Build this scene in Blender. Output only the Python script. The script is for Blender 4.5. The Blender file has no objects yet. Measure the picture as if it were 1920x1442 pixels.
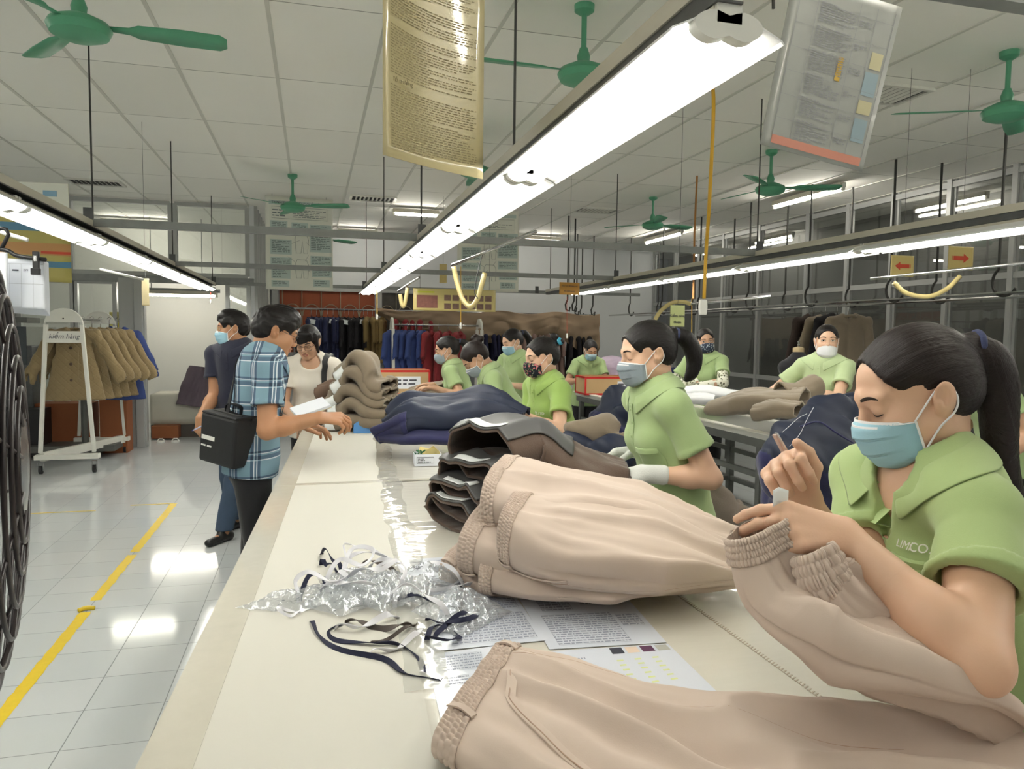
import bpy, bmesh, math, random
import numpy as np
from mathutils import Vector, Matrix
random.seed(7); RNG = np.random.RandomState(11)
sc = bpy.context.scene; COL = sc.collection
PI = math.pi
def V(*a): return np.array(a[0] if len(a) == 1 else a, float)
def unit(v): v = np.asarray(v, float); return v / max(1e-12, np.linalg.norm(v))

# ------------------------------------------------------------------ camera
FPX, CX, CY = 1390.0, 960.0, 721.0
dY = unit([587 - CX, -(623 - CY), -FPX]); dX = unit([6080 - CX, -(690 - CY), -FPX])
dX = unit(dX - dX.dot(dY) * dY); dZ = np.cross(dX, dY)
RW = np.array([dX, dY, dZ]); CAM = np.array([0, 0, 1.5])
cd = bpy.data.cameras.new('camera'); cd.sensor_width = 36; cd.sensor_fit = 'HORIZONTAL'
cd.lens = FPX / 1920 * 36; cd.clip_start = .02; cd.clip_end = 60
cam = bpy.data.objects.new('camera', cd); COL.objects.link(cam)
cam.matrix_world = Matrix(np.block([[RW, CAM[:, None]], [np.zeros((1, 3)), np.ones((1, 1))]]).tolist())
sc.camera = cam
# ------------------------------------------------------------------ world, exposure
w = bpy.data.worlds.new('world'); sc.world = w; w.use_nodes = True
w.node_tree.nodes['Background'].inputs[0].default_value = (.05, .055, .06, 1)
w.node_tree.nodes['Background'].inputs[1].default_value = .25
sc.view_settings.view_transform = 'Standard'; sc.view_settings.look = 'None'
sc.view_settings.gamma = 1; sc.view_settings.use_curve_mapping = False
sc.view_settings.exposure = 0.17
sc.cycles.diffuse_bounces = 8; sc.cycles.max_bounces = 14; sc.cycles.transparent_max_bounces = 24
TUBE_POWER = 17      # emission of the fluorescent tubes

# measured rays of the camera, used to read sizes off the photo in metres
def ray(x, y): return RW @ np.array([(x - CX) / FPX, -(y - CY) / FPX, -1.])
def onz(x, y, z): r = ray(x, y); return CAM + r * ((z - 1.5) / r[2])
def ony(x, y, Y): r = ray(x, y); return CAM + r * (Y / r[1])
def onx(x, y, X): r = ray(x, y); return CAM + r * (X / r[0])
def ond(x, y, d): return CAM + ray(x, y) * d
def proj(p):
    c = RW.T @ (np.array(p, float) - CAM); return CX + FPX * c[0] / -c[2], CY - FPX * c[1] / -c[2]

# ------------------------------------------------------------------ materials
def srgb(r, g=None, b=None):
    c = np.array(r if g is None else (r, g, b), float) / 255
    return tuple(np.where(c <= .04045, c / 12.92, ((c + .055) / 1.055) ** 2.4)) + (1.,)
MATS = {}
def mat(name, col=(200, 200, 200), rough=.6, metal=0., var=.06, vscale=6., bump=0., bscale=60., emit=0., alpha=1.,
        sheen=0., coat=0., spec=.5, sss=0., stretch=(1, 1, 1), trans=0.):
    if name in MATS: return MATS[name]
    m = bpy.data.materials.new(name); m.use_nodes = True; nt = m.node_tree; N = nt.nodes; L = nt.links
    P = N['Principled BSDF']; c = srgb(col)
    P.inputs['Roughness'].default_value = rough; P.inputs['Metallic'].default_value = metal
    P.inputs['Specular IOR Level'].default_value = spec
    tc = N.new('ShaderNodeTexCoord'); mp = N.new('ShaderNodeMapping'); L.new(tc.outputs['Object'], mp.inputs[0])
    mp.inputs['Scale'].default_value = stretch
    no = N.new('ShaderNodeTexNoise'); no.inputs['Scale'].default_value = vscale; no.inputs['Detail'].default_value = 4
    L.new(mp.outputs[0], no.inputs['Vector'])
    mx = N.new('ShaderNodeMix'); mx.data_type = 'RGBA'
    mx.inputs[6].default_value = tuple(min(1, v * (1 - var)) for v in c[:3]) + (1,)
    mx.inputs[7].default_value = tuple(min(1, v * (1 + var)) for v in c[:3]) + (1,)
    L.new(no.outputs[0], mx.inputs[0]); L.new(mx.outputs[2], P.inputs['Base Color'])
    if bump:
        n2 = N.new('ShaderNodeTexNoise'); n2.inputs['Scale'].default_value = bscale; n2.inputs['Detail'].default_value = 3
        L.new(mp.outputs[0], n2.inputs['Vector']); b = N.new('ShaderNodeBump'); b.inputs['Strength'].default_value = bump
        b.inputs['Distance'].default_value = .004
        L.new(n2.outputs[0], b.inputs['Height']); L.new(b.outputs[0], P.inputs['Normal'])
    if emit: P.inputs['Emission Color'].default_value = c; P.inputs['Emission Strength'].default_value = emit
    if alpha < 1: P.inputs['Alpha'].default_value = alpha
    if sheen: P.inputs['Sheen Weight'].default_value = sheen; P.inputs['Sheen Roughness'].default_value = .5
    if coat: P.inputs['Coat Weight'].default_value = coat; P.inputs['Coat Roughness'].default_value = .03
    if trans: P.inputs['Transmission Weight'].default_value = trans
    if sss:
        P.inputs['Subsurface Weight'].default_value = sss; P.inputs['Subsurface Scale'].default_value = .01
        P.inputs['Subsurface Radius'].default_value = (1, .35, .2)
    MATS[name] = m; return m
def nodes_of(m): return m.node_tree.nodes, m.node_tree.links, m.node_tree.nodes['Principled BSDF']

# ------------------------------------------------------------------ objects
def tag(o, label=None, cat=None, group=None, kind=None):
    for k, v in (('label', label), ('category', cat), ('group', group), ('kind', kind)):
        if v: o[k] = v
    return o
def empty(name, loc=(0, 0, 0), label=None, cat=None, group=None):
    o = bpy.data.objects.new(name, None); COL.objects.link(o); o.location = tuple(float(v) for v in loc); o.empty_display_size = .05
    return tag(o, label, cat, group)
def base_of(p):
    t = np.zeros(3)
    while p: t += np.array(p.location); p = p.parent
    return t
def link_mesh(name, verts, faces, m, parent=None, smooth=True, mats=None, fm=None):
    me = bpy.data.meshes.new(name); verts = np.asarray(verts, float) - base_of(parent)
    if isinstance(faces, np.ndarray) and faces.ndim == 2:
        k = faces.shape[1]; nf = len(faces)
        me.vertices.add(len(verts)); me.vertices.foreach_set('co', verts.astype(np.float32).ravel())
        me.loops.add(nf * k); me.loops.foreach_set('vertex_index', faces.astype(np.int32).ravel())
        me.polygons.add(nf); me.polygons.foreach_set('loop_start', np.arange(0, nf * k, k, dtype=np.int32))
        me.update(calc_edges=True); me.validate()
    else:
        me.from_pydata([tuple(v) for v in verts], [], [tuple(f) for f in faces]); me.update()
    for mm in (mats or [m]):
        if mm: me.materials.append(mm)
    if fm is not None: me.polygons.foreach_set('material_index', np.asarray(fm, np.int32))
    if smooth is True: me.polygons.foreach_set('use_smooth', np.ones(len(me.polygons), bool))
    o = bpy.data.objects.new(name, me); COL.objects.link(o); o.parent = parent
    if smooth == 'auto':
        me.polygons.foreach_set('use_smooth', np.ones(len(me.polygons), bool))
        e = o.modifiers.new('edge', 'EDGE_SPLIT'); e.split_angle = math.radians(40)
    return o
def frame(d, up=(0, 0, 1)):
    d = unit(d); up = np.asarray(up, float)
    if abs(d.dot(unit(up))) > .98: up = np.array([0, 1., 0]) if abs(d[1]) < .9 else np.array([1., 0, 0])
    s = unit(np.cross(d, up)); return s, np.cross(s, d), d      # side, up, dir
class MB:
    def __init__(s): s.v = []; s.f = []; s.m = []; s.cur = 0
    def add(s, v, f):
        o = len(s.v); s.v += [tuple(map(float, p)) for p in v]; s.f += [tuple(i + o for i in q) for q in f]; s.m += [s.cur] * len(f); return s
    def box(s, c, size, R=None, bev=0):
        hx, hy, hz = [.5 * k for k in size]
        p = np.array([(x, y, z) for x in (-hx, hx) for y in (-hy, hy) for z in (-hz, hz)])
        if R is not None: p = p @ np.asarray(R).T
        return s.add(p + np.asarray(c, float), [(0, 1, 3, 2), (4, 6, 7, 5), (0, 4, 5, 1), (2, 3, 7, 6), (0, 2, 6, 4), (1, 5, 7, 3)])
    def bar(s, a, b, wd, ht, up=(0, 0, 1)):
        a = V(a); b = V(b); sd, u, d = frame(b - a, up)
        return s.box((a + b) / 2, (wd, ht, np.linalg.norm(b - a)), np.array([sd, u, d]).T)
    def tube(s, path, r, n=8, cap=True, closed=False):
        path = [V(p) for p in path]; k = len(path); rr = r if hasattr(r, '__len__') else [r] * k; vs = []; u0 = None
        for i, p in enumerate(path):
            d = path[(i + 1) % k if closed else min(i + 1, k - 1)] - path[(i - 1) % k if closed else max(i - 1, 0)]
            d = unit(d)
            if u0 is None: sd, u, _ = frame(d)
            else: u = unit(u0 - u0.dot(d) * d); sd = np.cross(d, u)
            u0 = u
            for j in range(n):
                a = 2 * PI * j / n; vs.append(p + rr[i] * (math.cos(a) * sd + math.sin(a) * u))
        fs = []
        for i in range(k if closed else k - 1):
            for j in range(n):
                a = i * n + j; b = i * n + (j + 1) % n; c = ((i + 1) % k) * n + (j + 1) % n; d2 = ((i + 1) % k) * n + j
                fs.append((a, b, c, d2))
        if cap and not closed: fs += [tuple(range(n))[::-1], tuple(range((k - 1) * n, k * n))]
        return s.add(vs, fs)
    def lathe(s, c, prof, n=20, axis=(0, 0, 1)):
        sd, u, d = frame(axis); c = V(c); vs = []
        for r, h in prof:
            for j in range(n): a = 2 * PI * j / n; vs.append(c + d * h + r * (math.cos(a) * sd + math.sin(a) * u))
        fs = [(i * n + j, i * n + (j + 1) % n, (i + 1) * n + (j + 1) % n, (i + 1) * n + j) for i in range(len(prof) - 1) for j in range(n)]
        return s.add(vs, fs + [tuple(range(n))[::-1], tuple(range((len(prof) - 1) * n, len(prof) * n))])
    def prism(s, pts, depth):          # pts: 3-D outline, depth: extrusion vector
        n = len(pts); p = [V(q) for q in pts]; q = [a + V(depth) for a in p]
        return s.add(p + q, [tuple(range(n))[::-1], tuple(range(n, 2 * n))] + [(i, (i + 1) % n, n + (i + 1) % n, n + i) for i in range(n)])
    def grid(s, P):                    # P: (a,b,3) array of points
        a, b = P.shape[:2]
        return s.add(P.reshape(-1, 3), [(i * b + j, i * b + j + 1, (i + 1) * b + j + 1, (i + 1) * b + j) for i in range(a - 1) for j in range(b - 1)])
    def ribbon(s, path, wd, nrm, th=.002):   # flat band along a path; nrm: normals (one or per point)
        path = [V(p) for p in path]; k = len(path); nr = [V(q) for q in nrm] if hasattr(nrm[0], '__len__') else [V(nrm)] * k; P = []
        ww = wd if hasattr(wd, '__len__') else [wd] * k
        for i, p in enumerate(path):
            d = unit(path[min(i + 1, k - 1)] - path[max(i - 1, 0)]); sd = unit(np.cross(d, nr[i])); n = unit(nr[i])
            P.append([p - sd * ww[i] / 2 + n * th / 2, p + sd * ww[i] / 2 + n * th / 2, p + sd * ww[i] / 2 - n * th / 2, p - sd * ww[i] / 2 - n * th / 2, p - sd * ww[i] / 2 + n * th / 2])
        s.grid(np.array(P)); s.add(P[0][:4], [(0, 1, 2, 3)]); return s.add(P[-1][:4], [(3, 2, 1, 0)])
    def build(s, name, m, parent=None, smooth=False, bev=0, sub=0, solid=0):
        ms = m if isinstance(m, (list, tuple)) else [m]
        o = link_mesh(name, s.v, s.f, None, parent, smooth, mats=ms, fm=s.m)
        if solid: q = o.modifiers.new('thick', 'SOLIDIFY'); q.thickness = solid; q.offset = 0
        if bev:
            q = o.modifiers.new('bevel', 'BEVEL'); q.width = bev; q.segments = 2; q.limit_method = 'ANGLE'
        if sub: q = o.modifiers.new('sub', 'SUBSURF'); q.levels = sub; q.render_levels = sub
        return o
def copy_tree(o, parent=None):
    c = o.copy(); COL.objects.link(c); c.parent = parent
    for ch in list(o.children): copy_tree(ch, c)
    return c
def curve(pts, n=40):                  # Catmull-Rom through points
    P = [V(p) for p in pts]; P = [2 * P[0] - P[1]] + P + [2 * P[-1] - P[-2]]; out = []; k = len(P) - 3
    for i in range(k):
        m = max(2, n // k)
        for j in range(m):
            t = j / m; a, b, c, d = P[i:i + 4]
            out.append(.5 * (2 * b + (c - a) * t + (2 * a - 5 * b + 4 * c - d) * t * t + (-a + 3 * b - 3 * c + d) * t ** 3))
    return out + [P[-2]]
def text(body, name, m, parent, origin, right, up, size, align='CENTER', depth=.0006, shear=0):
    cu = bpy.data.curves.new('lettering', 'FONT'); cu.body = body; cu.size = size; cu.align_x = align; cu.align_y = 'CENTER'
    cu.extrude = depth; cu.shear = shear; cu.resolution_u = 3
    t = bpy.data.objects.new('lettering', cu); COL.objects.link(t)
    dg = bpy.context.evaluated_depsgraph_get(); me = bpy.data.meshes.new_from_object(t.evaluated_get(dg))
    bpy.data.objects.remove(t); bpy.data.curves.remove(cu)
    r = unit(right); u = unit(V(up) - V(up).dot(r) * r); n = np.cross(r, u)
    off = V(origin) - base_of(parent)
    for v in me.vertices: v.co = tuple(off + r * v.co.x + u * v.co.y + n * v.co.z)
    me.materials.clear(); me.materials.append(m); me.name = name
    o = bpy.data.objects.new(name, me); COL.objects.link(o); o.parent = parent; return o
def words_on(mb, o, r, u, wdt, rows, h, seed, fill=.9, gap=.18, n=None, ragged=True):
    """rows of word-sized dark dashes, the unreadable small print of a sheet; o: top left corner"""
    rg = random.Random(seed); r = unit(r); u = unit(u); nn = np.cross(r, u) if n is None else unit(n); sx = 0; pitch = h / rows
    for i in range(rows):
        x = 0; end = wdt * (fill if not ragged else fill * rg.choice([1, 1, .95, .9, .55]))
        while x < end:
            L = min(end - x, pitch * rg.uniform(.9, 3.2))
            if L > pitch * .3:
                p = V(o) + r * x - u * (i + .3) * pitch + nn * .0007
                q = pitch * .42
                mb.add([p, p + r * L, p + r * L - u * q, p - u * q], [(3, 2, 1, 0)])
            x += L + pitch * .45
    return mb
# ------------------------------------------------------------------ shared materials
ALU = mat('aluminium', (172, 174, 173), .4, .35, .12, 3, stretch=(1, 1, .2))
GALV = mat('galvanised steel', (140, 143, 142), .45, .4, .22, 14)
GALVD = mat('dull galvanised steel', (92, 94, 95), .5, .5, .3, 20)
CREAMT = mat('cream painted trunking', (190, 186, 172), .5, 0, .08, 4)
WPAINT = mat('white enamel', (214, 214, 206), .4, 0, .06, 8)
STEELD = mat('dark steel rod', (62, 62, 60), .5, .4, .2, 10)
BLACKP = mat('black plastic', (26, 26, 28), .4, 0, .1)
CHROME = mat('bright steel', (190, 190, 190), .22, 1, .05)
WPLAS = mat('white plastic', (224, 224, 218), .4, 0, .03)
GREENM = mat('green enamel', (84, 156, 122), .4, 0, .08, 5)
YELW = mat('yellow cord', (206, 160, 40), .5, 0, .06)
PAPER = mat('white paper', (226, 230, 238), .6, 0, .015, 3)
YPAPER = mat('yellowed paper', (198, 186, 142), .3, 0, .05, 3, coat=.4)
INK = mat('print ink', (70, 72, 84), .7, 0, .02)
INKF = mat('faded print ink', (146, 136, 102), .7, 0, .02)
INKL = mat('light print ink', (150, 152, 158), .7, 0, .02)
REDINK = mat('red print', (196, 70, 44), .6, 0, .04)
CARD = mat('brown cardboard', (186, 156, 114), .8, 0, .06, 6)
CARDD = mat('dark brown cardboard', (140, 82, 48), .8, 0, .06, 6)
ZC = 3.16; YB = 13.3; XR = 6.4
# ------------------------------------------------------------------ floor
m = mat('floor tiles', (202, 206, 207), .09, 0, .02, 1.2, spec=.55); N, L, P = nodes_of(m)
br = N.new('ShaderNodeTexBrick'); br.offset = 0; br.inputs['Scale'].default_value = 1
br.inputs['Brick Width'].default_value = .294; br.inputs['Row Height'].default_value = .294; br.inputs['Mortar Size'].default_value = .0022
br.inputs['Mortar Smooth'].default_value = .3
tc = N.new('ShaderNodeTexCoord'); mp = N.new('ShaderNodeMapping'); mp.inputs['Location'].default_value = (.0, -.233 + .006, 0)
L.new(tc.outputs['Object'], mp.inputs[0]); L.new(mp.outputs[0], br.inputs['Vector'])
br.inputs['Color1'].default_value = (1, 1, 1, 1); br.inputs['Color2'].default_value = (.94, .955, .96, 1); br.inputs['Mortar'].default_value = (.3, .31, .31, 1)
mul = N.new('ShaderNodeMix'); mul.data_type = 'RGBA'; mul.blend_type = 'MULTIPLY'; mul.inputs[0].default_value = 1
src = P.inputs['Base Color'].links[0].from_socket; L.new(src, mul.inputs[6]); L.new(br.outputs[0], mul.inputs[7]); L.new(mul.outputs[2], P.inputs['Base Color'])
ad = N.new('ShaderNodeMath'); ad.operation = 'MULTIPLY_ADD'; ad.inputs[1].default_value = .5; ad.inputs[2].default_value = .085
L.new(br.outputs['Fac'], ad.inputs[0]); L.new(ad.outputs[0], P.inputs['Roughness'])
bp = N.new('ShaderNodeBump'); bp.inputs['Strength'].default_value = .4; bp.inputs['Distance'].default_value = .002; bp.invert = True
L.new(br.outputs['Fac'], bp.inputs['Height']); L.new(bp.outputs[0], P.inputs['Normal'])
FLOORM = m
tag(MB().box((.8, 6.4, -.06), (13.4, 16.6, .12)).build('floor', m), kind='structure')
# ------------------------------------------------------------------ ceiling: 0.6 x 1.2 m lay-in tiles
m = mat('ceiling tiles', (245, 244, 238), .85, 0, .03, 1.5); N, L, P = nodes_of(m)
tc = N.new('ShaderNodeTexCoord'); sep = N.new('ShaderNodeSeparateXYZ'); L.new(tc.outputs['Object'], sep.inputs[0])
cmb = N.new('ShaderNodeCombineXYZ')
def chain(sock, ops):
    for op, a in ops:
        k = N.new('ShaderNodeMath'); k.operation = op; L.new(sock, k.inputs[0]); k.inputs[1].default_value = a; sock = k.outputs[0]
    return sock
br = N.new('ShaderNodeTexBrick'); br.offset = 0; br.inputs['Scale'].default_value = 1; br.inputs['Brick Width'].default_value = .6; br.inputs['Row Height'].default_value = 1.19
br.inputs['Mortar Size'].default_value = .004; br.inputs['Mortar Smooth'].default_value = 0
mp = N.new('ShaderNodeMapping'); mp.inputs['Location'].default_value = (.216, -4.03, 0); L.new(tc.outputs['Object'], mp.inputs[0]); L.new(mp.outputs[0], br.inputs['Vector'])
br.inputs['Color1'].default_value = (1, 1, 1, 1); br.inputs['Color2'].default_value = (.93, .93, .92, 1); br.inputs['Mortar'].default_value = (.36, .36, .35, 1)
mul = N.new('ShaderNodeMix'); mul.data_type = 'RGBA'; mul.blend_type = 'MULTIPLY'; mul.inputs[0].default_value = 1
src = P.inputs['Base Color'].links[0].from_socket; L.new(src, mul.inputs[6]); L.new(br.outputs[0], mul.inputs[7]); L.new(mul.outputs[2], P.inputs['Base Color'])
tag(MB().box((.8, 6.4, ZC + .04), (13.4, 16.6, .08)).build('ceiling', m), kind='structure')
TBAR = mat('ceiling grid bar', (206, 206, 198), .6, 0, .04)
mb = MB()
for i in range(-9, 12):
    x = -.216 + .6 * i
    if -5.8 < x < XR: mb.box((x, 6.4, ZC - .003), (.022, 16.4, .008))
tag(mb.build('trim_1', TBAR), kind='structure')
# ------------------------------------------------------------------ walls
WALL = mat('white wall paint', (222, 225, 227), .75, 0, .03, 1.5)
WALLL = mat('cream wall paint', (214, 214, 208), .75, 0, .03, 1.5)
GREYW = mat('grey corridor wall', (120, 120, 117), .7, 0, .1, 1.2)
tag(MB().box((2.85, YB + .06, 1.58), (7.2, .12, 3.16)).build('wall_back', WALL), kind='structure')
tag(MB().box((-3.3, 15.4, 1.58), (5.2, .12, 3.16)).build('wall_back_left', WALL), kind='structure')
tag(MB().box((-5.85, 6.4, 1.58), (.1, 16.6, 3.16)).build('wall_left', WALL), kind='structure')
tag(MB().box((.8, -1.85, 1.58), (13.4, .1, 3.16)).build('wall_rear', WALL), kind='structure')
tag(MB().box((7.45, 6.4, 1.58), (.1, 16.6, 3.16)).build('wall_right', GREYW), kind='structure')
# side wall running back from the glass partition: ribbed aluminium screen
mb = MB(); mb.box((-.78, 12.0, 1.58), (.06, 3.0, 3.16)); tag(mb.build('wall_side', WALL), kind='structure')
mb = MB()
for i in range(9): mb.box((-.735, 10.55 + i * .33, 1.58), (.05, .07, 3.16))
tag(mb.build('trim_2', ALU), kind='structure')
# glazing on the right: aluminium mullions, transom, dark panes
GLASS = bpy.data.materials.new('dark window glass'); GLASS.use_nodes = True; nt = GLASS.node_tree; N = nt.nodes; L = nt.links
for k in list(N): N.remove(k)
ou = N.new('ShaderNodeOutputMaterial'); mx = N.new('ShaderNodeMixShader'); tr = N.new('ShaderNodeBsdfTransparent'); gl = N.new('ShaderNodeBsdfGlossy')
tr.inputs[0].default_value = (.86, .87, .86, 1); gl.inputs['Roughness'].default_value = .015; fr = N.new('ShaderNodeFresnel'); ge = N.new('ShaderNodeNewGeometry'); io = N.new('ShaderNodeMath'); io.operation = 'MULTIPLY_ADD'; io.inputs[1].default_value = 1 / 1.55 - 1.55; io.inputs[2].default_value = 1.55; L.new(ge.outputs['Backfacing'], io.inputs[0]); L.new(io.outputs[0], fr.inputs[0])
k = N.new('ShaderNodeMath'); k.operation = 'MULTIPLY_ADD'; k.inputs[1].default_value = .9; k.inputs[2].default_value = .05; L.new(fr.outputs[0], k.inputs[0])
L.new(k.outputs[0], mx.inputs[0]); L.new(tr.outputs[0], mx.inputs[1]); L.new(gl.outputs[0], mx.inputs[2]); L.new(mx.outputs[0], ou.inputs[0])
GLASSC = GLASS.copy(); GLASSC.name = 'clear window glass'
for k in GLASSC.node_tree.nodes:
    if k.type == 'BSDF_TRANSPARENT': k.inputs[0].default_value = (.93, .95, .94, 1)
ys = [13.28, 12.4, 11.55, 10.75, 9.75, 8.65, 7.87, 7.13, 6.36, 5.61, 4.86, 4.1, 3.35, 2.6, 1.85, 1.1, .35, -.4, -1.15, -1.8]
n = 0
for a, b in zip(ys[1:], ys[:-1]):
    n += 1; wn = empty('window_%d' % n, (XR, a, 0)); wn['kind'] = 'structure'
    mb = MB(); mb.box((XR, b, 1.58), (.07, .055, 3.16)); mb.box((XR + .01, b - .045, 1.58), (.03, .03, 3.16))
    for z in (.04, .92, 2.12, 3.1): mb.box((XR, (a + b) / 2, z), (.05, b - a, .06))
    mb.build('window_frame', ALU, wn)
    for z0, z1 in ((.07, .89), (.95, 2.09), (2.15, 3.07)):
        MB().box((XR, (a + b) / 2 - .012, (z0 + z1) / 2), (.008, b - a - .085, z1 - z0)).build('pane', GLASS, wn)
# glass partition at the left back
YP = 10.42
def partition(n, x0, x1, z0, z1, pm, glass=True, t=.05):
    wn = empty('window_%d' % n, (x0, YP, 0)); wn['kind'] = 'structure'; mb = MB()
    for x in (x0, x1): mb.box((x, YP, (z0 + z1) / 2), (t, .07, z1 - z0))
    for z in (z0, z1): mb.box(((x0 + x1) / 2, YP, z), (x1 - x0, .065, t))
    mb.build('window_frame', ALU, wn)
    if glass: MB().box(((x0 + x1) / 2, YP, (z0 + z1) / 2), (x1 - x0 - t, .008, z1 - z0 - t)).build('pane', pm, wn)
xs = [-5.7, -4.4, -3.72, -2.93, -1.73, -.8]
for i in range(5): partition(31 + i, xs[i] + .03, xs[i + 1] - .03, 2.22, 3.12, GLASSC)
tag(MB().box((-3.25, YP, 2.15), (5.0, .1, .09)).build('trim_3', GALV), kind='structure')
for i, (a, b) in enumerate(((-5.7, -4.5), (-4.44, -3.55), (-3.49, -2.9), (-2.86, -2.42))): partition(41 + i, a, b, .06 if i else .7, 2.1, GLASSC)
# wide aluminium column beside the doorway and the door frame at the right of the opening
tag(MB().box((-2.22, YP, 1.08), (.3, .12, 2.16)).box((-2.14, YP - .07, 1.08), (.1, .03, 2.16)).build('trim_4', ALU, bev=.006), kind='structure')
partition(51, -1.08, -.82, .06, 2.1, GLASSC)
tag(MB().box((-3.3, 13.2, 1.58), (5.2, .1, 3.16)).build('wall_store', WALLL), kind='structure')
# window with brick-red wall and curled grille in the back wall
wb = empty('window_61', (-.5, YB - .02, 1.1)); wb['kind'] = 'structure'
mb = MB()
for x in (-.62, 1.12, 2.2): mb.box((x, YB - .04, 1.65), (.1, .09, 1.1))
for z in (1.1, 2.26): mb.box((.8, YB - .04, z), (3.0, .09, .11))
mb.build('window_frame', ALU, wb)
MB().box((.25, YB - .012, 1.7), (1.6, .02, 1.1)).build('pane', mat('brick red board', (150, 78, 50), .7, 0, .12, 3), wb)
MB().box((1.66, YB - .012, 1.7), (1.0, .02, 1.1)).build('pane', mat('dark pane', (60, 56, 50), .3, 0, .4, 9), wb)
mb = MB()
for k in range(9):
    x = -.5 + k * .32
    mb.tube([(x, YB - .06, 1.1), (x, YB - .06, 2.22)], .008, 6)
    mb.tube([(x + .16 + .15 * math.cos(t), YB - .06, 1.78 + .2 * math.sin(t)) for t in np.linspace(0, PI, 10)], .008, 6)
mb.build('grille', mat('grille paint', (150, 140, 118), .6, .2), wb)
# ------------------------------------------------------------------ light beams, fixtures
TUBE = mat('lit fluorescent tube', (255, 252, 244), .4, 0, 0, emit=TUBE_POWER)
TUBEW = mat('lit warm tube', (255, 249, 236), .4, 0, 0, emit=TUBE_POWER * 4); TUBED = mat('added dim tube', (255, 250, 240), .4, 0, 0, emit=TUBE_POWER * 2)
REFL = mat('white reflector', (236, 238, 238), .25, 0, .02)
ORDN = ['nearest', 'second nearest', 'third', 'fourth', 'fifth', 'sixth', 'seventh', 'eighth', 'ninth']
def fixture(x, y, z, label, group):
    t = empty('tube_light', (x, y, z), label, 'lamp', group)
    MB().box((x, y, z + .03), (.05, 1.19, .014)).build('batten', CREAMT, t)
    mb = MB(); P = []
    for yy in (y - .6, y + .6): P.append([(x + a, yy, z + b) for a, b in ((-.105, -.014), (-.1, -.008), (-.035, .022), (.035, .022), (.1, -.008), (.105, -.014))])
    mb.grid(np.array(P)); mb.build('reflector', REFL, t, solid=.003)
    for s in (-1, 1): MB().tube([(x + s * .037, y - .575, z), (x + s * .037, y + .575, z)], .014, 12).build('fluorescent_tube', TUBE, t, smooth='auto')
    for s in (-1, 1):
        mb = MB(); yy = y + s * .592; prof = []
        for a in np.linspace(0, 2 * PI, 28, endpoint=False):
            c, q = math.cos(a), math.sin(a); prof.append((x + (.062 * c), yy - .012, z + .0 + (.027 + .016 * math.cos(2 * a) * 0) * q * (1 - .42 * math.exp(-(c / .28) ** 2)) + .004))
        mb.prism(prof, (0, .024, 0)); mb.box((x, yy, z + .028), (.045, .024, .04)); mb.build('tube_holder', WPLAS, t, smooth='auto')
    return t
def beam(x, y0, y1, z, label):
    t = empty('light_beam', (x, y0, z), label, 'beam', 'channel beams carrying the tube lights')
    P = []
    for yy in (y0, y1): P.append([(x + a, yy, z + b) for a, b in ((.02, .0), (-.026, .0), (-.026, .03), (.02, .03))])
    MB().grid(np.array(P)).build('channel', GALVD, t, solid=.004)
    MB().box((x - .004, (y0 + y1) / 2, z + .049), (.056, y1 - y0, .034)).build('trunking', CREAMT, t)
    return t
BEAMS = [(-1.2, -.12, 10.05, 'left'), (.655, 1.1, 9.66, 'middle'), (3.03, -1.3, 9.5, 'right')]
where = {'left': 'over the white tiled aisle', 'middle': 'over the cutting table', 'right': 'over the table with the taupe coats'}
for x, y0, y1, nm in BEAMS:
    beam(x, y0, y1, 2.04, {'left': 'galvanised channel beam of the row of tube lights over the tiled aisle', 'middle': 'galvanised channel beam of the brightest tube lights above the long table', 'right': 'galvanised channel beam of the tube lights above the right table'}[nm])
    k = 0; y = y0 + .61
    while y + .6 <= y1 + .05:
        k += 1
        ordn = ['nearest', 'second nearest', 'third', 'fourth', 'fifth', 'sixth', 'seventh', 'eighth', 'ninth'][k - 1]
        fixture(x, y, 2.0, f'white twin tube light, {ordn} in the row {where[nm]}', 'hanging twin tube lights'); y += 1.222
# ceiling-mounted single lights
def ceil_light(a, b, label, tm=None):
    a = V(a); b = V(b); t = empty('ceiling_light', (a + b) / 2, label, 'lamp', 'single tubes on the ceiling')
    MB().bar(a + [0, 0, .045], b + [0, 0, .045], .07, .05).build('batten', CREAMT, t)
    d = unit(b - a); MB().tube([a + d * .03, b - d * .03], .016, 10).build('fluorescent_tube', tm or TUBEW, t, smooth='auto')
    for q in (a, b): MB().box(q + [0, 0, .02], (.03, .03, .07)).build('tube_holder', WPLAS, t)
ceil_light((1.02, 9.9, 3.06), (1.62, 9.9, 3.06), 'short lit ceiling tube beside the slotted vent above the long table')
ceil_light((.38, 12.1, 3.06), (1.0, 12.1, 3.06), 'lit ceiling tube near the back wall behind the green fan')
ceil_light((3.38, 11.9, 3.06), (4.0, 11.9, 3.06), 'lit ceiling tube close to the white back wall, above the draped cloth')
ceil_light((5.35, 6.7, 3.06), (5.35, 7.9, 3.06), 'lit ceiling tube behind the right poster, beside the window wall')
ceil_light((5.42, 10.35, 3.06), (5.42, 11.6, 3.06), 'lit ceiling tube in the far right corner of the ceiling')
ceil_light((5.4, 2.9, 3.06), (5.4, 4.1, 3.06), 'lit ceiling tube near the windows, closest to the camera')
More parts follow.
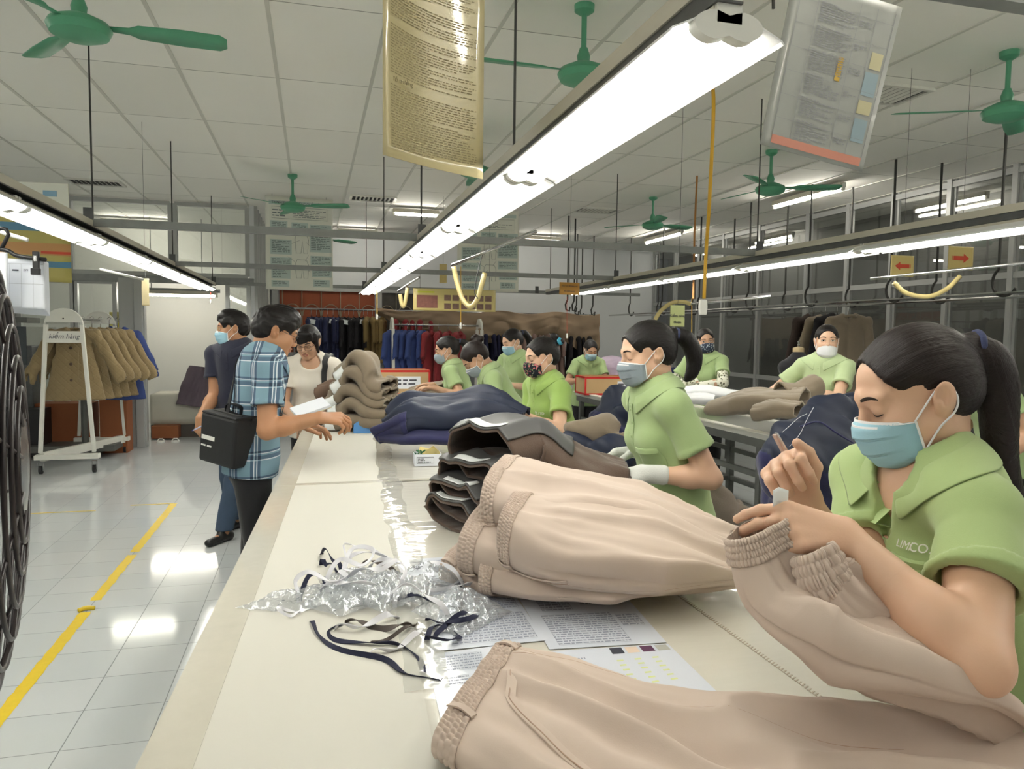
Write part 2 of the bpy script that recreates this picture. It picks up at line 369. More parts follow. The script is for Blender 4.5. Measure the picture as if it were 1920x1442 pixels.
for q_, lb in (((-2.9, 1.6, 3.06), 'added unseen ceiling tube above the aisle left of the camera'), ((2.1, .6, 3.06), 'added unseen ceiling tube above the nearest woman, over the frame'), ((-.6, -.9, 3.06), 'added unseen ceiling tube behind the camera over the aisle'), ((3.6, -.9, 3.06), 'added unseen ceiling tube behind the camera near the windows'), ((-4.4, 5.2, 3.06), 'added unseen ceiling tube at the far left wall')): ceil_light(q_, V(q_) + V(0, 1.2, 0), lb)  # extra tubes out of view, added to brighten the room
ceil_light((-3.0, 12.2, 3.06), (-1.95, 12.2, 3.06), 'lit ceiling tube seen through the glass above the left partition')
ceil_light((-2.5, 12.0, 2.02), (-1.4, 12.0, 2.02), 'lit wall tube in the store room behind the doorway')
for i, y in enumerate((.6, 3.6, 6.6, 10.0, 12.0)): ceil_light((7.12, y, 3.06), (7.12, y + 1.0, 3.06), ORDN[i] + ' added corridor tube from the camera, lighting the wall behind the dark windows', TUBED)  # tubes added to light the grey wall behind the panes
MB_ = MB().bar((-2.55, 12.0, 2.1), (-1.35, 12.0, 2.1), .03, .05); 
for x in (-2.3, -1.6): MB_.tube([(x, 12.0, 2.1), (x, 12.0, 3.16)], .006, 6)
tag(MB_.build('light_hanger', GALV), 'thin metal hanger holding the store room tube light', 'hanger')
# ------------------------------------------------------------------ cross channels
def cross(y, x0, x1, z, label):
    t = empty('cross_channel', (x0, y, z), label, 'beam')
    P = [[(x, y + a, z + b) for a, b in ((.018, -.02), (-.018, -.02), (-.018, .02), (.018, .02))] for x in (x0, x1)]
    MB().grid(np.array(P)).build('channel', GALV, t, solid=.003)
    for x in (-1.2, .655, 3.03):
        if x0 - .1 <= x <= x1 + .1: MB().box((x, y - .02, z + .03), (.05, .006, .1)).build('bracket', GALVD, t)
cross(4.65, -1.2, 3.03, 2.095, 'nearer galvanised cross channel joining the light beams')
cross(7.2, -1.2, 3.03, 2.095, 'farther galvanised cross channel joining the light beams')
cross(10.02, -1.2, 4.6, 2.1, 'dull cross channel at the far ends of the light beams')
cross(1.1, .69, 3.03, 2.12, 'nearest galvanised cross channel at the upper right corner')
# hanging rods
def rod(p, q, r, label, grp='thin hanging rods', m=None): tag(MB().tube([p, q], r, 6).build('hanging_rod', m or STEELD), label, 'rod', grp)
rod((-1.2, 4.72, ZC), (-1.2, 4.72, 2.1), .005, 'tall dark rod holding the left light beam, below the blurred fan'); 
for i, (x, y) in enumerate(((-1.2, 7.2), (-1.2, 9.9))): rod((x, y, ZC), (x, y, 2.1), .005, ['dark rod with a knot, second along the left light beam', 'dark rod at the far end of the left light beam'][i])
for i, y in enumerate((2.45, 4.66, 7.2, 9.6)): rod((.655, y, ZC), (.655, y, 2.1), .0045, ['nearest', 'second', 'third', 'farthest'][i] + ' thin rod holding the middle light beam')
for i, y in enumerate((4.66, 7.2, 9.4)): rod((3.03, y, ZC), (3.03, y, 2.1), .005, ['nearest', 'second', 'farthest'][i] + ' thin rod holding the right light beam')
rod((1.72, 2.62, ZC), (1.74, 2.62, 2.78), .007, 'short dark rod with an arrow tip hanging beside the nearest tube light')
rod((2.55, 10.6, ZC), (2.55, 10.6, 2.25), .02, 'grey steel post hanging from the ceiling behind the middle beam', m=GALVD)
# ------------------------------------------------------------------ ceiling fans
def make_fan():
    t = empty('ceiling_fan', (0, 0, 0))
    MB().tube([(0, 0, .07), (0, 0, .34)], .014, 10).lathe((0, 0, .29), [(.02, 0), (.05, .02), (.052, .05)], 16).lathe((0, 0, .06), [(.03, 0), (.034, .03), (.02, .07)], 14).build('downrod', GREENM, t, smooth='auto')
    MB().lathe((0, 0, 0), [(.01, -.055), (.07, -.05), (.118, -.03), (.132, 0), (.12, .022), (.06, .05), (.02, .065)], 28).build('motor_housing', GREENM, t, smooth='auto')
    for k in range(3):
        a = k * 2 * PI / 3; c, s = math.cos(a), math.sin(a); d = V(c, s, 0); q = V(-s, c, 0); P = []
        for r, wd in ((.12, .035), (.2, .05), (.24, .1), (.42, .125), (.58, .12), (.61, .07)):
            P.append([d * r + q * wd * j + V(0, 0, .012 - .11 * wd * j * 2) for j in (-.5, 0, .5)])
        MB().grid(np.array(P)).build('blade', GREENM, t, smooth=True, solid=.004)
    return t
fan0 = make_fan()
fans = [(-.99, 3.76, 2.83, 4, 'green ceiling fan in the upper left corner, above the tall dark rod'), (1.33, 3.634, 2.82, 62, 'green ceiling fan between the yellow hanging sheet and the nearest tube light'),
        (3.88, 3.5, 2.82, 35, 'green ceiling fan at the right edge, nearest the windows'), (3.94, 5.885, 2.82, 100, 'green ceiling fan just below the white hanging poster'),
        (3.94, 8.26, 2.83, 15, 'farthest green ceiling fan on the right'), (-.2, 8.3, 2.82, 100, 'green ceiling fan in front of the garment poster'),
        (.15, 11.0, 2.82, 40, 'small far green fan right of the garment poster'), (1.28, 6.0, 2.82, 80, 'green ceiling fan mostly hidden behind the yellow hanging sheet')]
for i, (x, y, z, a, lb) in enumerate(fans):
    f = fan0 if i == 0 else copy_tree(fan0); f.location = (x, y, z); f.rotation_euler.z = math.radians(a); tag(f, lb, 'fan', 'green ceiling fans')
# ceiling vents
VENTD = mat('vent shadow', (40, 40, 38), .8)
for x, y, lb in ((-2.35, 9.4, 'slotted ceiling vent at the far left, over the coat rack'), (.72, 9.4, 'slotted ceiling vent left of the middle tube lights'), (3.62, 9.3, 'slotted ceiling vent right of the middle tube lights'), (3.7, 4.3, 'slotted ceiling vent behind the white hanging poster')):
    t = empty('ceiling_vent', (x, y, ZC - .01), lb, 'vent', 'slotted ceiling vents')
    MB().box((x, y, ZC - .004), (.5, .3, .008)).build('backing', VENTD, t)
    mb = MB(); mb.box((x, y - .16, ZC - .01), (.56, .03, .02)); mb.box((x, y + .16, ZC - .01), (.56, .03, .02)); mb.box((x - .265, y, ZC - .01), (.03, .3, .02)); mb.box((x + .265, y, ZC - .01), (.03, .3, .02)); mb.build('frame', WPAINT, t)
    mb = MB()
    for k in range(9): mb.box((x - .2 + .05 * k, y, ZC - .012), (.022, .29, .004), np.array(Matrix.Rotation(.6, 3, 'Y')))
    mb.build('slats', WPAINT, t)
# rails with hooks at the right
for x, lb in ((5.2, 'nearer of the two steel rails along the windows'), (5.72, 'farther of the two steel rails, next to the window frames')):
    tag(MB().tube([(x, 1.0, 1.87), (x, 12.6, 1.87)], .013, 8).build('hanging_rail', CHROME, smooth='auto'), lb, 'rail', 'steel rails along the windows')
    for i, y in enumerate((3.6, 4.68, 5.81, 7.0, 8.15, 9.36, 10.5, 11.7)):
        pts = [(x, y, ZC), (x, y, 2.12)] + [(x + .0, y - .06 + .11 * math.cos(t) * 1.0 - .0, 1.96 + .115 * math.sin(t)) for t in np.linspace(1.0, -2.6, 12)]
        o = MB().tube(pts, .011, 8).build('rail_hook', STEELD, smooth='auto')
        tag(o, ('nearest', 'second', 'third', 'fourth', 'fifth', 'sixth', 'seventh', 'eighth')[i] + ' dark hook pole from the camera along the ' + ('nearer' if x < 5.5 else 'window side') + ' rail', 'hook', 'hook poles of the window rails')
for i, (x, y) in enumerate(((3.45, 9.9), (3.62, 10.1), (4.55, 11.76), (4.2, 11.6), (4.66, 12.6))):
    o = MB().tube([(x, y, ZC), (x, y, 2.0), (x - .03, y, 1.93), (x - .02, y, 1.86), (x + .03, y, 1.84), (x + .04, y, 1.9)], .012, 8).build('rail_hook', STEELD, smooth='auto')
    tag(o, ('first', 'second', 'third', 'fourth', 'fifth')[i] + ' dark hook pole from the left over the draped rail at the back', 'hook', 'hook poles of the back rail')
# ------------------------------------------------------------------ implicit modelling: smooth unions meshed with surface nets
def vnoise(P, s=0):
    P = np.asarray(P, np.float64); i = np.floor(P).astype(np.int64); f = P - i; f = f * f * (3 - 2 * f)
    def h(a, b, c):
        n = (a * 374761393 + b * 668265263 + c * 1274126177 + s * 982451653) & 0x7fffffff
        n = ((n ^ (n >> 13)) * 1274126177) & 0x7fffffff
        return ((n ^ (n >> 16)) & 0xffff) / 32767.5 - 1
    x, y, z = i[..., 0], i[..., 1], i[..., 2]; fx, fy, fz = f[..., 0], f[..., 1], f[..., 2]; r = 0
    for a in (0, 1):
        for b in (0, 1):
            for c in (0, 1): r = r + h(x + a, y + b, z + c) * (fx if a else 1 - fx) * (fy if b else 1 - fy) * (fz if c else 1 - fz)
    return r
def fbm(P, s=0, o=3): return sum(vnoise(np.asarray(P) * 2 ** k, s + k) * .5 ** k for k in range(o))
class SDF:
    def __init__(s): s.P = []; s.clips = []; s.disp = None
    def _put(s, fn, lo, hi, k, op): s.P.append((fn, np.asarray(lo, float), np.asarray(hi, float), k, op)); return s
    def cap(s, a, b, ra, rb=None, k=.02, op='u', clip=(), sq=None):
        """round cone a-b; sq=(n, q): thickness along unit n times q; clip: planes (point, outward normal)"""
        a = V(a); b = V(b); rb = ra if rb is None else rb; r = max(ra, rb); lo = np.minimum(a, b) - r; hi = np.maximum(a, b) + r
        if sq: n = unit(sq[0]).astype(np.float32); q = sq[1]
        A = a.astype(np.float32); D = (b - a).astype(np.float32)
        if sq: D2 = D + n * D.dot(n) * (1 / q - 1)
        else: D2 = D
        L2 = max(1e-9, float(D2.dot(D2)))
        def fn(P):
            p = P - A
            if sq: p = p + n * (p @ n)[..., None] * np.float32(1 / q - 1)
            t = np.clip((p @ D2) / L2, 0, 1); d = np.sqrt(((p - t[..., None] * D2) ** 2).sum(-1)) - (ra + (rb - ra) * t)
            if sq: d = d * ((1 + q) / 2)
            for c, m in clip: d = np.maximum(d, (P - V(c).astype(np.float32)) @ unit(m).astype(np.float32))
            return d
        return s._put(fn, lo, hi, k, op)
    def ell(s, c, r, R=None, k=.02, op='u', clip=()):
        c = V(c).astype(np.float32); r = V(r).astype(np.float32); m = float(max(r)); Q = None if R is None else np.asarray(R, np.float32)
        def fn(P):
            p = P - c
            if Q is not None: p = p @ Q
            k0 = np.sqrt(((p / r) ** 2).sum(-1)); k1 = np.sqrt(((p / (r * r)) ** 2).sum(-1)); d = k0 * (k0 - 1) / np.maximum(k1, 1e-6)
            for cc, mm in clip: d = np.maximum(d, (P - V(cc).astype(np.float32)) @ unit(mm).astype(np.float32))
            return d
        return s._put(fn, c - m, c + m, k, op)
    def box(s, c, h, R=None, rad=.005, k=.02, op='u'):
        c = V(c).astype(np.float32); h = V(h).astype(np.float32); Q = None if R is None else np.asarray(R, np.float32); m = float(np.linalg.norm(h)) + rad
        def fn(P):
            p = P - c
            if Q is not None: p = p @ Q
            q = np.abs(p) - (h - rad); return np.sqrt((np.maximum(q, 0) ** 2).sum(-1)) + np.minimum(q.max(-1), 0) - rad
        return s._put(fn, c - m, c + m, k, op)
    def off(s, other, r, k=.02, op='u'):
        lo = np.min([p[1] for p in other.P if p[4] == 'u'], 0) - r - .03; hi = np.max([p[2] for p in other.P if p[4] == 'u'], 0) + r + .03
        return s._put(lambda P: other.eval(P) - r, lo, hi, k, op)
    @staticmethod
    def _mix(d, e, k, op):
        if op == 's': d = -d
        if k > 0: h = np.maximum(k - np.abs(d - e), 0) / k; r = np.minimum(d, e) - h * h * k * .25
        else: r = np.minimum(d, e)
        return -r if op == 's' else r
    def eval(s, P):
        P = np.asarray(P, np.float32); d = np.ones(P.shape[:-1], np.float32)
        for fn, lo, hi, k, op in s.P: d = s._mix(d, fn(P), k, op)
        for c, n in s.clips: d = np.maximum(d, (P - V(c).astype(np.float32)) @ unit(n).astype(np.float32))
        return d
    def hit(s, o, d, far=.6):
        """first surface point along rays o + t d"""
        o = np.atleast_2d(np.asarray(o, float)); d = unit(d); t = np.zeros(len(o))
        for _ in range(60):
            v = s.eval(o + t[:, None] * d); t = np.minimum(far, t + np.clip(v, -.02, .05) * .8)
        return o + t[:, None] * d
    def mesh(s, h):
        lo = np.min([p[1] for p in s.P if p[4] == 'u'], 0) - 3 * h; hi = np.max([p[2] for p in s.P if p[4] == 'u'], 0) + 3 * h
        n = np.ceil((hi - lo) / h).astype(int) + 1; d = np.full(n, 1., np.float32); ax = [(lo[i] + h * np.arange(n[i])).astype(np.float32) for i in range(3)]
        for fn, plo, phi, k, op in s.P:
            a = np.clip(np.floor((plo - k - 2 * h - lo) / h).astype(int), 0, n); b = np.clip(np.ceil((phi + k + 2 * h - lo) / h).astype(int) + 1, 0, n)
            if (b <= a).any(): continue
            sl = tuple(slice(a[i], b[i]) for i in range(3)); P = np.stack(np.meshgrid(*[ax[i][sl[i]] for i in range(3)], indexing='ij'), -1)
            d[sl] = s._mix(d[sl], fn(P), k, op)
        if s.clips or s.disp:
            idx = np.nonzero(np.abs(d) < .06 if not s.clips else d < .06); P = np.stack([ax[i][idx[i]] for i in range(3)], -1); v = d[idx]
            if s.disp: v = v + s.disp(P).astype(np.float32)
            for c, m in s.clips: v = np.maximum(v, (P - V(c).astype(np.float32)) @ unit(m).astype(np.float32))
            d[idx] = v
        ins = d < 0; c = [(i, j, k) for i in (0, 1) for j in (0, 1) for k in (0, 1)]; m = np.array(d.shape) - 1
        cnt = sum(ins[i:i + m[0], j:j + m[1], k:k + m[2]].astype(np.int8) for i, j, k in c)
        act = np.nonzero((cnt > 0) & (cnt < 8)); ci = np.stack(act, -1); D = np.stack([d[act[0] + i, act[1] + j, act[2] + k] for i, j, k in c], -1)
        S = np.zeros((len(ci), 3)); W = np.zeros(len(ci))
        for a in range(8):
            for b in range(a + 1, 8):
                df = np.abs(np.subtract(c[a], c[b]))
                if df.sum() != 1: continue
                da, db = D[:, a], D[:, b]; cr = (da < 0) != (db < 0); t = np.where(cr, da / np.where(cr, da - db, 1), 0)
                S += np.where(cr[:, None], np.array(c[a]) + t[:, None] * (np.array(c[b]) - np.array(c[a])), 0); W += cr
        v = lo + h * (ci + S / W[:, None]); ids = np.full(m, -1, np.int32); ids[act] = np.arange(len(ci)); F = []
        for a in range(3):
            o1, o2 = (a + 1) % 3, (a + 2) % 3; sh = list(d.shape); q0 = ins.take(range(sh[a] - 1), a); q1 = ins.take(range(1, sh[a]), a)
            e = np.stack(np.nonzero(q0 != q1), -1); e = e[(e[:, o1] > 0) & (e[:, o2] > 0) & (e[:, o1] < m[o1]) & (e[:, o2] < m[o2])]
            g = q0[tuple(e.T)]; A = []
            for x, y in ((1, 1), (0, 1), (0, 0), (1, 0)):
                p = e.copy(); p[:, o1] -= x; p[:, o2] -= y; A.append(ids[tuple(p.T)])
            A = np.stack(A, -1); A[~g] = A[~g][:, ::-1]; F.append(A)
        F = np.concatenate(F); return v, F[(F >= 0).all(1)]
    def build(s, name, m, parent, h, smooth_it=0, extra=None):
        v, f = s.mesh(h)
        if extra:
            for v2, f2 in extra: f = np.concatenate([f, f2 + len(v)]); v = np.concatenate([v, v2])
        o = link_mesh(name, v, f, m, parent, True)
        if smooth_it: q = o.modifiers.new('soft', 'SMOOTH'); q.iterations = smooth_it; q.factor = .5
        return o
def rotz(a): c, s = math.cos(a), math.sin(a); return np.array([[c, -s, 0], [s, c, 0], [0, 0, 1.]])
def rotx(a): c, s = math.cos(a), math.sin(a); return np.array([[1., 0, 0], [0, c, -s], [0, s, c]])
def roty(a): c, s = math.cos(a), math.sin(a); return np.array([[c, 0, s], [0, 1., 0], [-s, 0, c]])
rad = math.radians
# ------------------------------------------------------------------ people
SKIN = mat('skin', (188, 148, 120), .5, 0, .05, 9, bump=.05, bscale=220, sss=.08)
SKINP = mat('fair skin', (210, 171, 144), .48, 0, .05, 9, bump=.05, bscale=220, sss=.08)
SKINT = mat('tan skin', (176, 128, 94), .5, 0, .05, 9, bump=.05, bscale=220, sss=.08)
LIP = mat('lips', (172, 104, 90), .4, 0, .05)
BROW = mat('eyebrow hair', (48, 36, 30), .8, 0, .1); LASH = mat('eyelash', (24, 18, 16), .6)
EYEW = mat('eye white', (226, 222, 216), .2, 0, .02); IRIS = mat('dark iris', (34, 22, 16), .15)
def hairmat(name, col):
    m = mat(name, col, .42, 0, .35, 5, spec=.32); N, L, P = nodes_of(m)
    at = N.new('ShaderNodeAttribute'); at.attribute_name = 'strand'; mp = N.new('ShaderNodeMapping'); L.new(at.outputs['Vector'], mp.inputs[0]); mp.inputs['Scale'].default_value = (1, .05, 1)
    no = N.new('ShaderNodeTexNoise'); no.inputs['Scale'].default_value = 55; no.inputs['Detail'].default_value = 6; L.new(mp.outputs[0], no.inputs['Vector'])
    b = N.new('ShaderNodeBump'); b.inputs['Strength'].default_value = .55; b.inputs['Distance'].default_value = .003; L.new(no.outputs[0], b.inputs['Height']); L.new(b.outputs[0], P.inputs['Normal'])
    cr = N.new('ShaderNodeMix'); cr.data_type = 'RGBA'; c = srgb(col); cr.inputs[6].default_value = tuple(v * .45 for v in c[:3]) + (1,); cr.inputs[7].default_value = tuple(v * 1.7 for v in c[:3]) + (1,)
    L.new(no.outputs[0], cr.inputs[0]); L.new(cr.outputs[2], P.inputs['Base Color']); return m
HAIR = hairmat('black hair', (20, 16, 16)); HAIRB = hairmat('dark brown hair', (27, 17, 16))
def knit(name, col, s=420): return mat(name, col, .85, 0, .045, 7, bump=.14, bscale=s, sheen=.15)
LIME = knit('light green pique cotton', (156, 177, 120), 700); LIMEV = knit('vivid green pique cotton', (148, 178, 94)); LIMEP = knit('pale green pique cotton', (178, 196, 150))
LIMES = knit('soft green pique cotton', (156, 178, 126))
NAVYK = knit('navy pique cotton', (17, 21, 44)); BLACKT = knit('black trouser cloth', (22, 22, 26)); NAVYT = knit('navy trouser cloth', (26, 27, 44))
JEAN = mat('blue denim', (58, 76, 98), .85, 0, .25, 8, bump=.2, bscale=300); WTOP = knit('off white knit', (222, 216, 204))
MBLUE = mat('light blue mask cloth', (150, 190, 206), .8, 0, .03, 20, bump=.1, bscale=500); MWHITE = mat('white mask cloth', (228, 230, 234), .8, 0, .02)
MGREY = mat('grey mask cloth', (140, 152, 160), .85, 0, .05, 30, bump=.2, bscale=300); MLOOP = mat('white elastic', (230, 230, 232), .8)
def printmat(name, base, cols, scale):
    m = mat(name, base, .85, 0, .03); N, L, P = nodes_of(m); tc = N.new('ShaderNodeTexCoord')
    v = N.new('ShaderNodeTexVoronoi'); v.inputs['Scale'].default_value = scale; no = N.new('ShaderNodeTexNoise'); no.inputs['Scale'].default_value = scale * .7
    ad = N.new('ShaderNodeMix'); ad.data_type = 'RGBA'; ad.blend_type = 'ADD'; ad.inputs[0].default_value = .02; L.new(tc.outputs['Object'], ad.inputs[6]); L.new(no.outputs[1], ad.inputs[7]); L.new(tc.outputs['Object'], no.inputs[0]); L.new(ad.outputs[2], v.inputs['Vector'])
    lt = N.new('ShaderNodeMath'); lt.operation = 'LESS_THAN'; lt.inputs[1].default_value = .42; L.new(v.outputs['Distance'], lt.inputs[0])
    cr = N.new('ShaderNodeValToRGB'); cr.color_ramp.interpolation = 'CONSTANT'; e = cr.color_ramp.elements; e[0].color = srgb(cols[0]); e[1].position = .4; e[1].color = srgb(cols[1]); k = e.new(.75); k.color = srgb(cols[2])
    L.new(v.outputs['Color'], cr.inputs[0]); mx = N.new('ShaderNodeMix'); mx.data_type = 'RGBA'; mx.inputs[6].default_value = srgb(base); L.new(lt.outputs[0], mx.inputs[0]); L.new(cr.outputs[0], mx.inputs[7]); L.new(mx.outputs[2], P.inputs['Base Color']); return m
MLEAF = printmat('leaf print cotton', (24, 28, 40), ((118, 132, 92), (198, 120, 120), (168, 176, 150)), 75)
MFLOW = printmat('white flower print cotton', (44, 52, 70), ((198, 204, 206), (150, 160, 170), (70, 84, 100)), 60)
SLEEVEP = printmat('heart print cotton', (216, 216, 200), ((88, 90, 72), (128, 132, 104), (216, 216, 200)), 42)
def strand_attr(o, fn):
    me = o.data; co = np.empty(len(me.vertices) * 3, np.float32); me.vertices.foreach_get('co', co)
    a = me.attributes.new('strand', 'FLOAT_VECTOR', 'POINT'); a.data.foreach_set('vector', fn(co.reshape(-1, 3) + base_of(o.parent)).astype(np.float32).ravel())
def ik(S, W, a, b, hint):
    S = V(S); W = V(W); d = W - S; L = min(np.linalg.norm(d), (a + b) * .995); u = unit(d); W = S + u * L
    x = (a * a - b * b + L * L) / (2 * L); y = math.sqrt(max(0, a * a - x * x)); h = V(hint); h = unit(h - h.dot(u) * u); return S + u * x + h * y, W
def hand_prims(s, W, d, n, ts, curls=(.35, .4, .45, .5), thumb=(.5, .35), sc=1., fat=1., spread=.05, tdir=None):
    d = unit(d); n = unit(V(n) - V(n).dot(d) * d); sd = np.cross(d, n) * ts; tips = []
    for i in range(4):
        l = (.030, .010, -.011, -.030)[i] * sc; f = (.088, .091, .086, .077)[i] * sc
        K = W + d * f + sd * l; s.cap(W + sd * l * .45, K, .0145 * sc * fat, .0112 * sc * fat, k=.014)
        c = curls[i]; c = c if hasattr(c, '__len__') else (c, c * 1.1, c * .7); a = 0; p = K; q = unit(d + sd * spread * (1.5 - i)); r = .0094 * sc * fat
        for j, Ls in enumerate(((.041, .025, .02), (.045, .028, .021), (.042, .026, .02), (.033, .02, .018))[i]):
            a += c[j]; p2 = p + (q * math.cos(a) - n * math.sin(a)) * Ls * sc; s.cap(p, p2, r, r * .9, k=.004); r *= .9; p = p2
        tips.append(p)
    p = W + d * .02 * sc + sd * .018 * sc - n * .006 * sc; q = unit(tdir) if tdir is not None else unit(d * .75 + sd * .75 - n * .35); r = .0135 * sc * fat
    for j, Ls in enumerate((.042, .033, .027)):
        p2 = p + q * Ls * sc; s.cap(p, p2, r, r * .86, k=.01 if j == 0 else .004); r *= .84; p = p2
        if tdir is None: q = unit(q + d * thumb[0] - n * thumb[1] * .5 - sd * thumb[0] * .5)
        elif j < 2: q = unit(q - sd * thumb[0] + d * thumb[1])
    tips.append(p); return tips
PRT = []
def person(label, heading, head=None, x=0, y=0, H=1.56, cover=None, vneck=.034, hairline=0, shf=.018, ak=1., pz=0., lean=4, twist=0, hyaw=0, hpitch=10, hroll=0, male=False, skin=SKIN, shirt=LIMES, trousers=BLACKT, hair=HAIR, style='pony', mask='surgical',
           maskm=MBLUE, armL=None, armR=None, hb=.011, hs=.011, hh=.0055, hm=.005, eyes='down', collar=True, placket=True, hem=.455, headscale=1., gloves=None, sleeve=.6, feet=((-.085, 0), (.085, .02)), shoe=BLACKP,
           z0=0, bend=0, tee=False, neckfwd=.0, belly=0., glass=None, pocket=False, fold=.004):
    h = rad(heading); RZ = rotz(h); tgt = ond(*head) if head is not None else None
    for it in range(4):
        f = H / 1.58
        Rb = rotz(rad(twist)) @ rotx(-rad(lean)); Rc = Rb @ rotx(-rad(bend)); up = Rb @ V(0, 0, 1); cup = Rc @ V(0, 0, 1)
        pel = V(0, 0, .525 * H); wai = pel + Rb @ V(0, 0, .095 * H); che = wai + Rc @ V(0, .006, .095 * H); uch = wai + Rc @ V(0, -.002, .165 * H); NB = wai + Rc @ V(0, -.012, .213 * H)
        sw = (.112 if male else .1) * H; SH = {'L': wai + Rc @ V(-sw, -.008 + shf, .178 * H + shf * .2), 'R': wai + Rc @ V(sw, -.008 + shf, .178 * H + shf * .2)}
        Rh = rotz(rad(hyaw)) @ rotx(-rad(hpitch)) @ roty(rad(hroll)); e = headscale * f ** .5 * (1.04 if male else 1)
        A = NB + unit(cup + Rh @ V(0, 0, 1)) * .045 * f + V(0, neckfwd, 0)
        HC = A + Rh @ V(0, .02, .088) * e
        if tgt is None: break
        H *= tgt[2] / HC[2]; x, y = tgt[:2] - (RZ @ HC)[:2]
    t = empty('person', (x, y, z0), label, 'person'); O = V(x, y, z0)
    w = lambda p: O + RZ @ V(p)
    RH = RZ @ Rh; hw = lambda p: w(HC) + RH @ (V(p) * e); RC = RZ @ Rc; RB = RZ @ Rb
    fy = RC @ V(0, 1, 0); fyb = RB @ V(0, 1, 0)
    wp = {k: w(p) for k, p in (('pel', pel), ('wai', wai), ('che', che), ('uch', uch), ('NB', NB), ('SL', SH['L']), ('SR', SH['R']))}
    # arms
    arms = {}
    for sd, spec in (('L', armL), ('R', armR)):
        S = wp['S' + sd]; sg = -1 if sd == 'L' else 1
        if spec is None: spec = dict(w=S + RZ @ V(sg * .06, .03, -.44 * f), hint=RZ @ V(sg * .4, -1, 0))
        E, W = ik(S, spec['w'], .178 * H, .152 * H, spec.get('hint', RZ @ V(sg * .7, -.4, -.8)))
        hd = spec.get('dir'); hd = unit(W - E) if hd is None else unit(hd); hn = spec.get('n'); hn = RZ @ V(0, 0, 1) if hn is None else V(hn)
        if spec.get('n') is None and abs(hd[2]) > .8: hn = RZ @ V(sg, .3, 0)
        arms[sd] = (S, E, W, hd, hn, spec)
    m = 1.12 if male else 1.
    b = SDF(); bt = SDF()
    bt.cap(wp['pel'], wp['wai'], .096 * H, (.080 if male else .072) * H, sq=(fyb, .72)); bt.cap(wp['wai'], wp['uch'], (.08 if male else .072) * H, .082 * H * m, sq=(fy, .7))
    bt.cap(wp['SL'], wp['SR'], .045 * f * m, k=.03)
    for sd in 'LR': bt.cap(wp['NB'] - RC @ V(0, .0, .005), wp['S' + sd], .047 * f, .04 * f * m, k=.03)
    if not male:
        for s_ in (-1, 1): bt.ell(w(che + Rc @ V(s_ * .058 * f, .062 * f, .012)), V(.056, .046, .055) * f, RC, .05)
    b.off(bt, 0)
    for sd in 'LR':
        S, E, W, hd, hn, sp = arms[sd]
        b.cap(S, E, .046 * f * m * ak, .037 * f * m * ak, k=.025); b.cap(E, E + (W - E) * .35, .037 * f * m * ak, .0385 * f * m * ak, k=.02); b.cap(E + (W - E) * .3, W, .038 * f * m * ak, .0245 * f * m, k=.02)
    b.cap(wp['NB'] - RC @ V(0, 0, .03), hw((0, -.022, -.03)), .05 * f * m, .05 * e * m, k=.03)
    legs = []
    for i, (fx, fyy) in enumerate(feet):
        sg = -1 if i == 0 else 1; hp = w(pel + V(sg * .055 * H, 0, -.03 * H)); an = w((fx, fyy, .06)); kn = (hp * .46 + an * .54) + RZ @ V(0, .02, 0); legs.append((hp, kn, an))
        b.cap(hp, kn, .08 * f, .05 * f, k=.03); b.cap(kn, an, .048 * f, .033 * f, k=.02); b.cap(an - V(0, 0, .02), an + RZ @ V(0, .12, -.035), .032, .024, k=.02)
    body = b.mesh(hb)
    # head at its own finer grid
    q = SDF(); c = lambda p, r, k=.02, op='u', R=None: q.ell(hw(p), V(r) * e, RH if R is None else RH @ R, k * e, op)
    c((0, -.014, .034), (.072, .091, .084)); c((0, .026, -.02), (.058, .059, .078), .02); c((0, .042, .045), (.055, .042, .04), .02)
    cran = SDF(); cran.P = list(q.P)
    for s_ in (-1, 1):
        q.cap(hw((s_ * .05, .004, -.05)), hw((s_ * .014, .066, -.09)), .02 * e, .017 * e, k=.035 * e); c((s_ * .036, .056, -.03), (.025, .026, .027), .03)
        c((s_ * .031, .1, .002), (.019, .016, .0115), .016, 's'); c((s_ * .031, .0745, .0015), (.0165, .0135, .0125), .006)
        q.cap(hw((s_ * .012, .086, .023)), hw((s_ * .044, .074, .024)), .009 * e, .007 * e, k=.022 * e)
        c((s_ * .0125, .09, -.033), (.0085, .011, .008), .008)
        R = roty(s_ * .22) @ rotx(.18); c((s_ * .0775, -.012, -.004), (.0085, .019, .031), .008, R=R); c((s_ * .0855, -.007, .004), (.0065, .0115, .019), .004, 's', R=R); c((s_ * .0805, -.002, -.009), (.004, .004, .006), .004)
    q.cap(hw((0, .087, .012)), hw((0, .103, -.027)), .0065 * e, .0105 * e, k=.014 * e)
    c((0, .089, -.054), (.021, .009, .006), .008); c((0, .088, -.064), (.018, .0095, .007), .008); c((0, .093, -.059), (.02, .006, .0012), .003, 's')
    q.cap(hw((0, .0, -.05)), w(NB - Rc @ V(0, 0, .02)), .05 * e * m, .051 * f * m, k=.03); q.cap(hw((0, -.03, -.03)), w(NB - Rc @ V(0, .01, .0)), .047 * e * m, .05 * f * m, k=.03)
    parts = [q.mesh(hh)]
    tips = {}
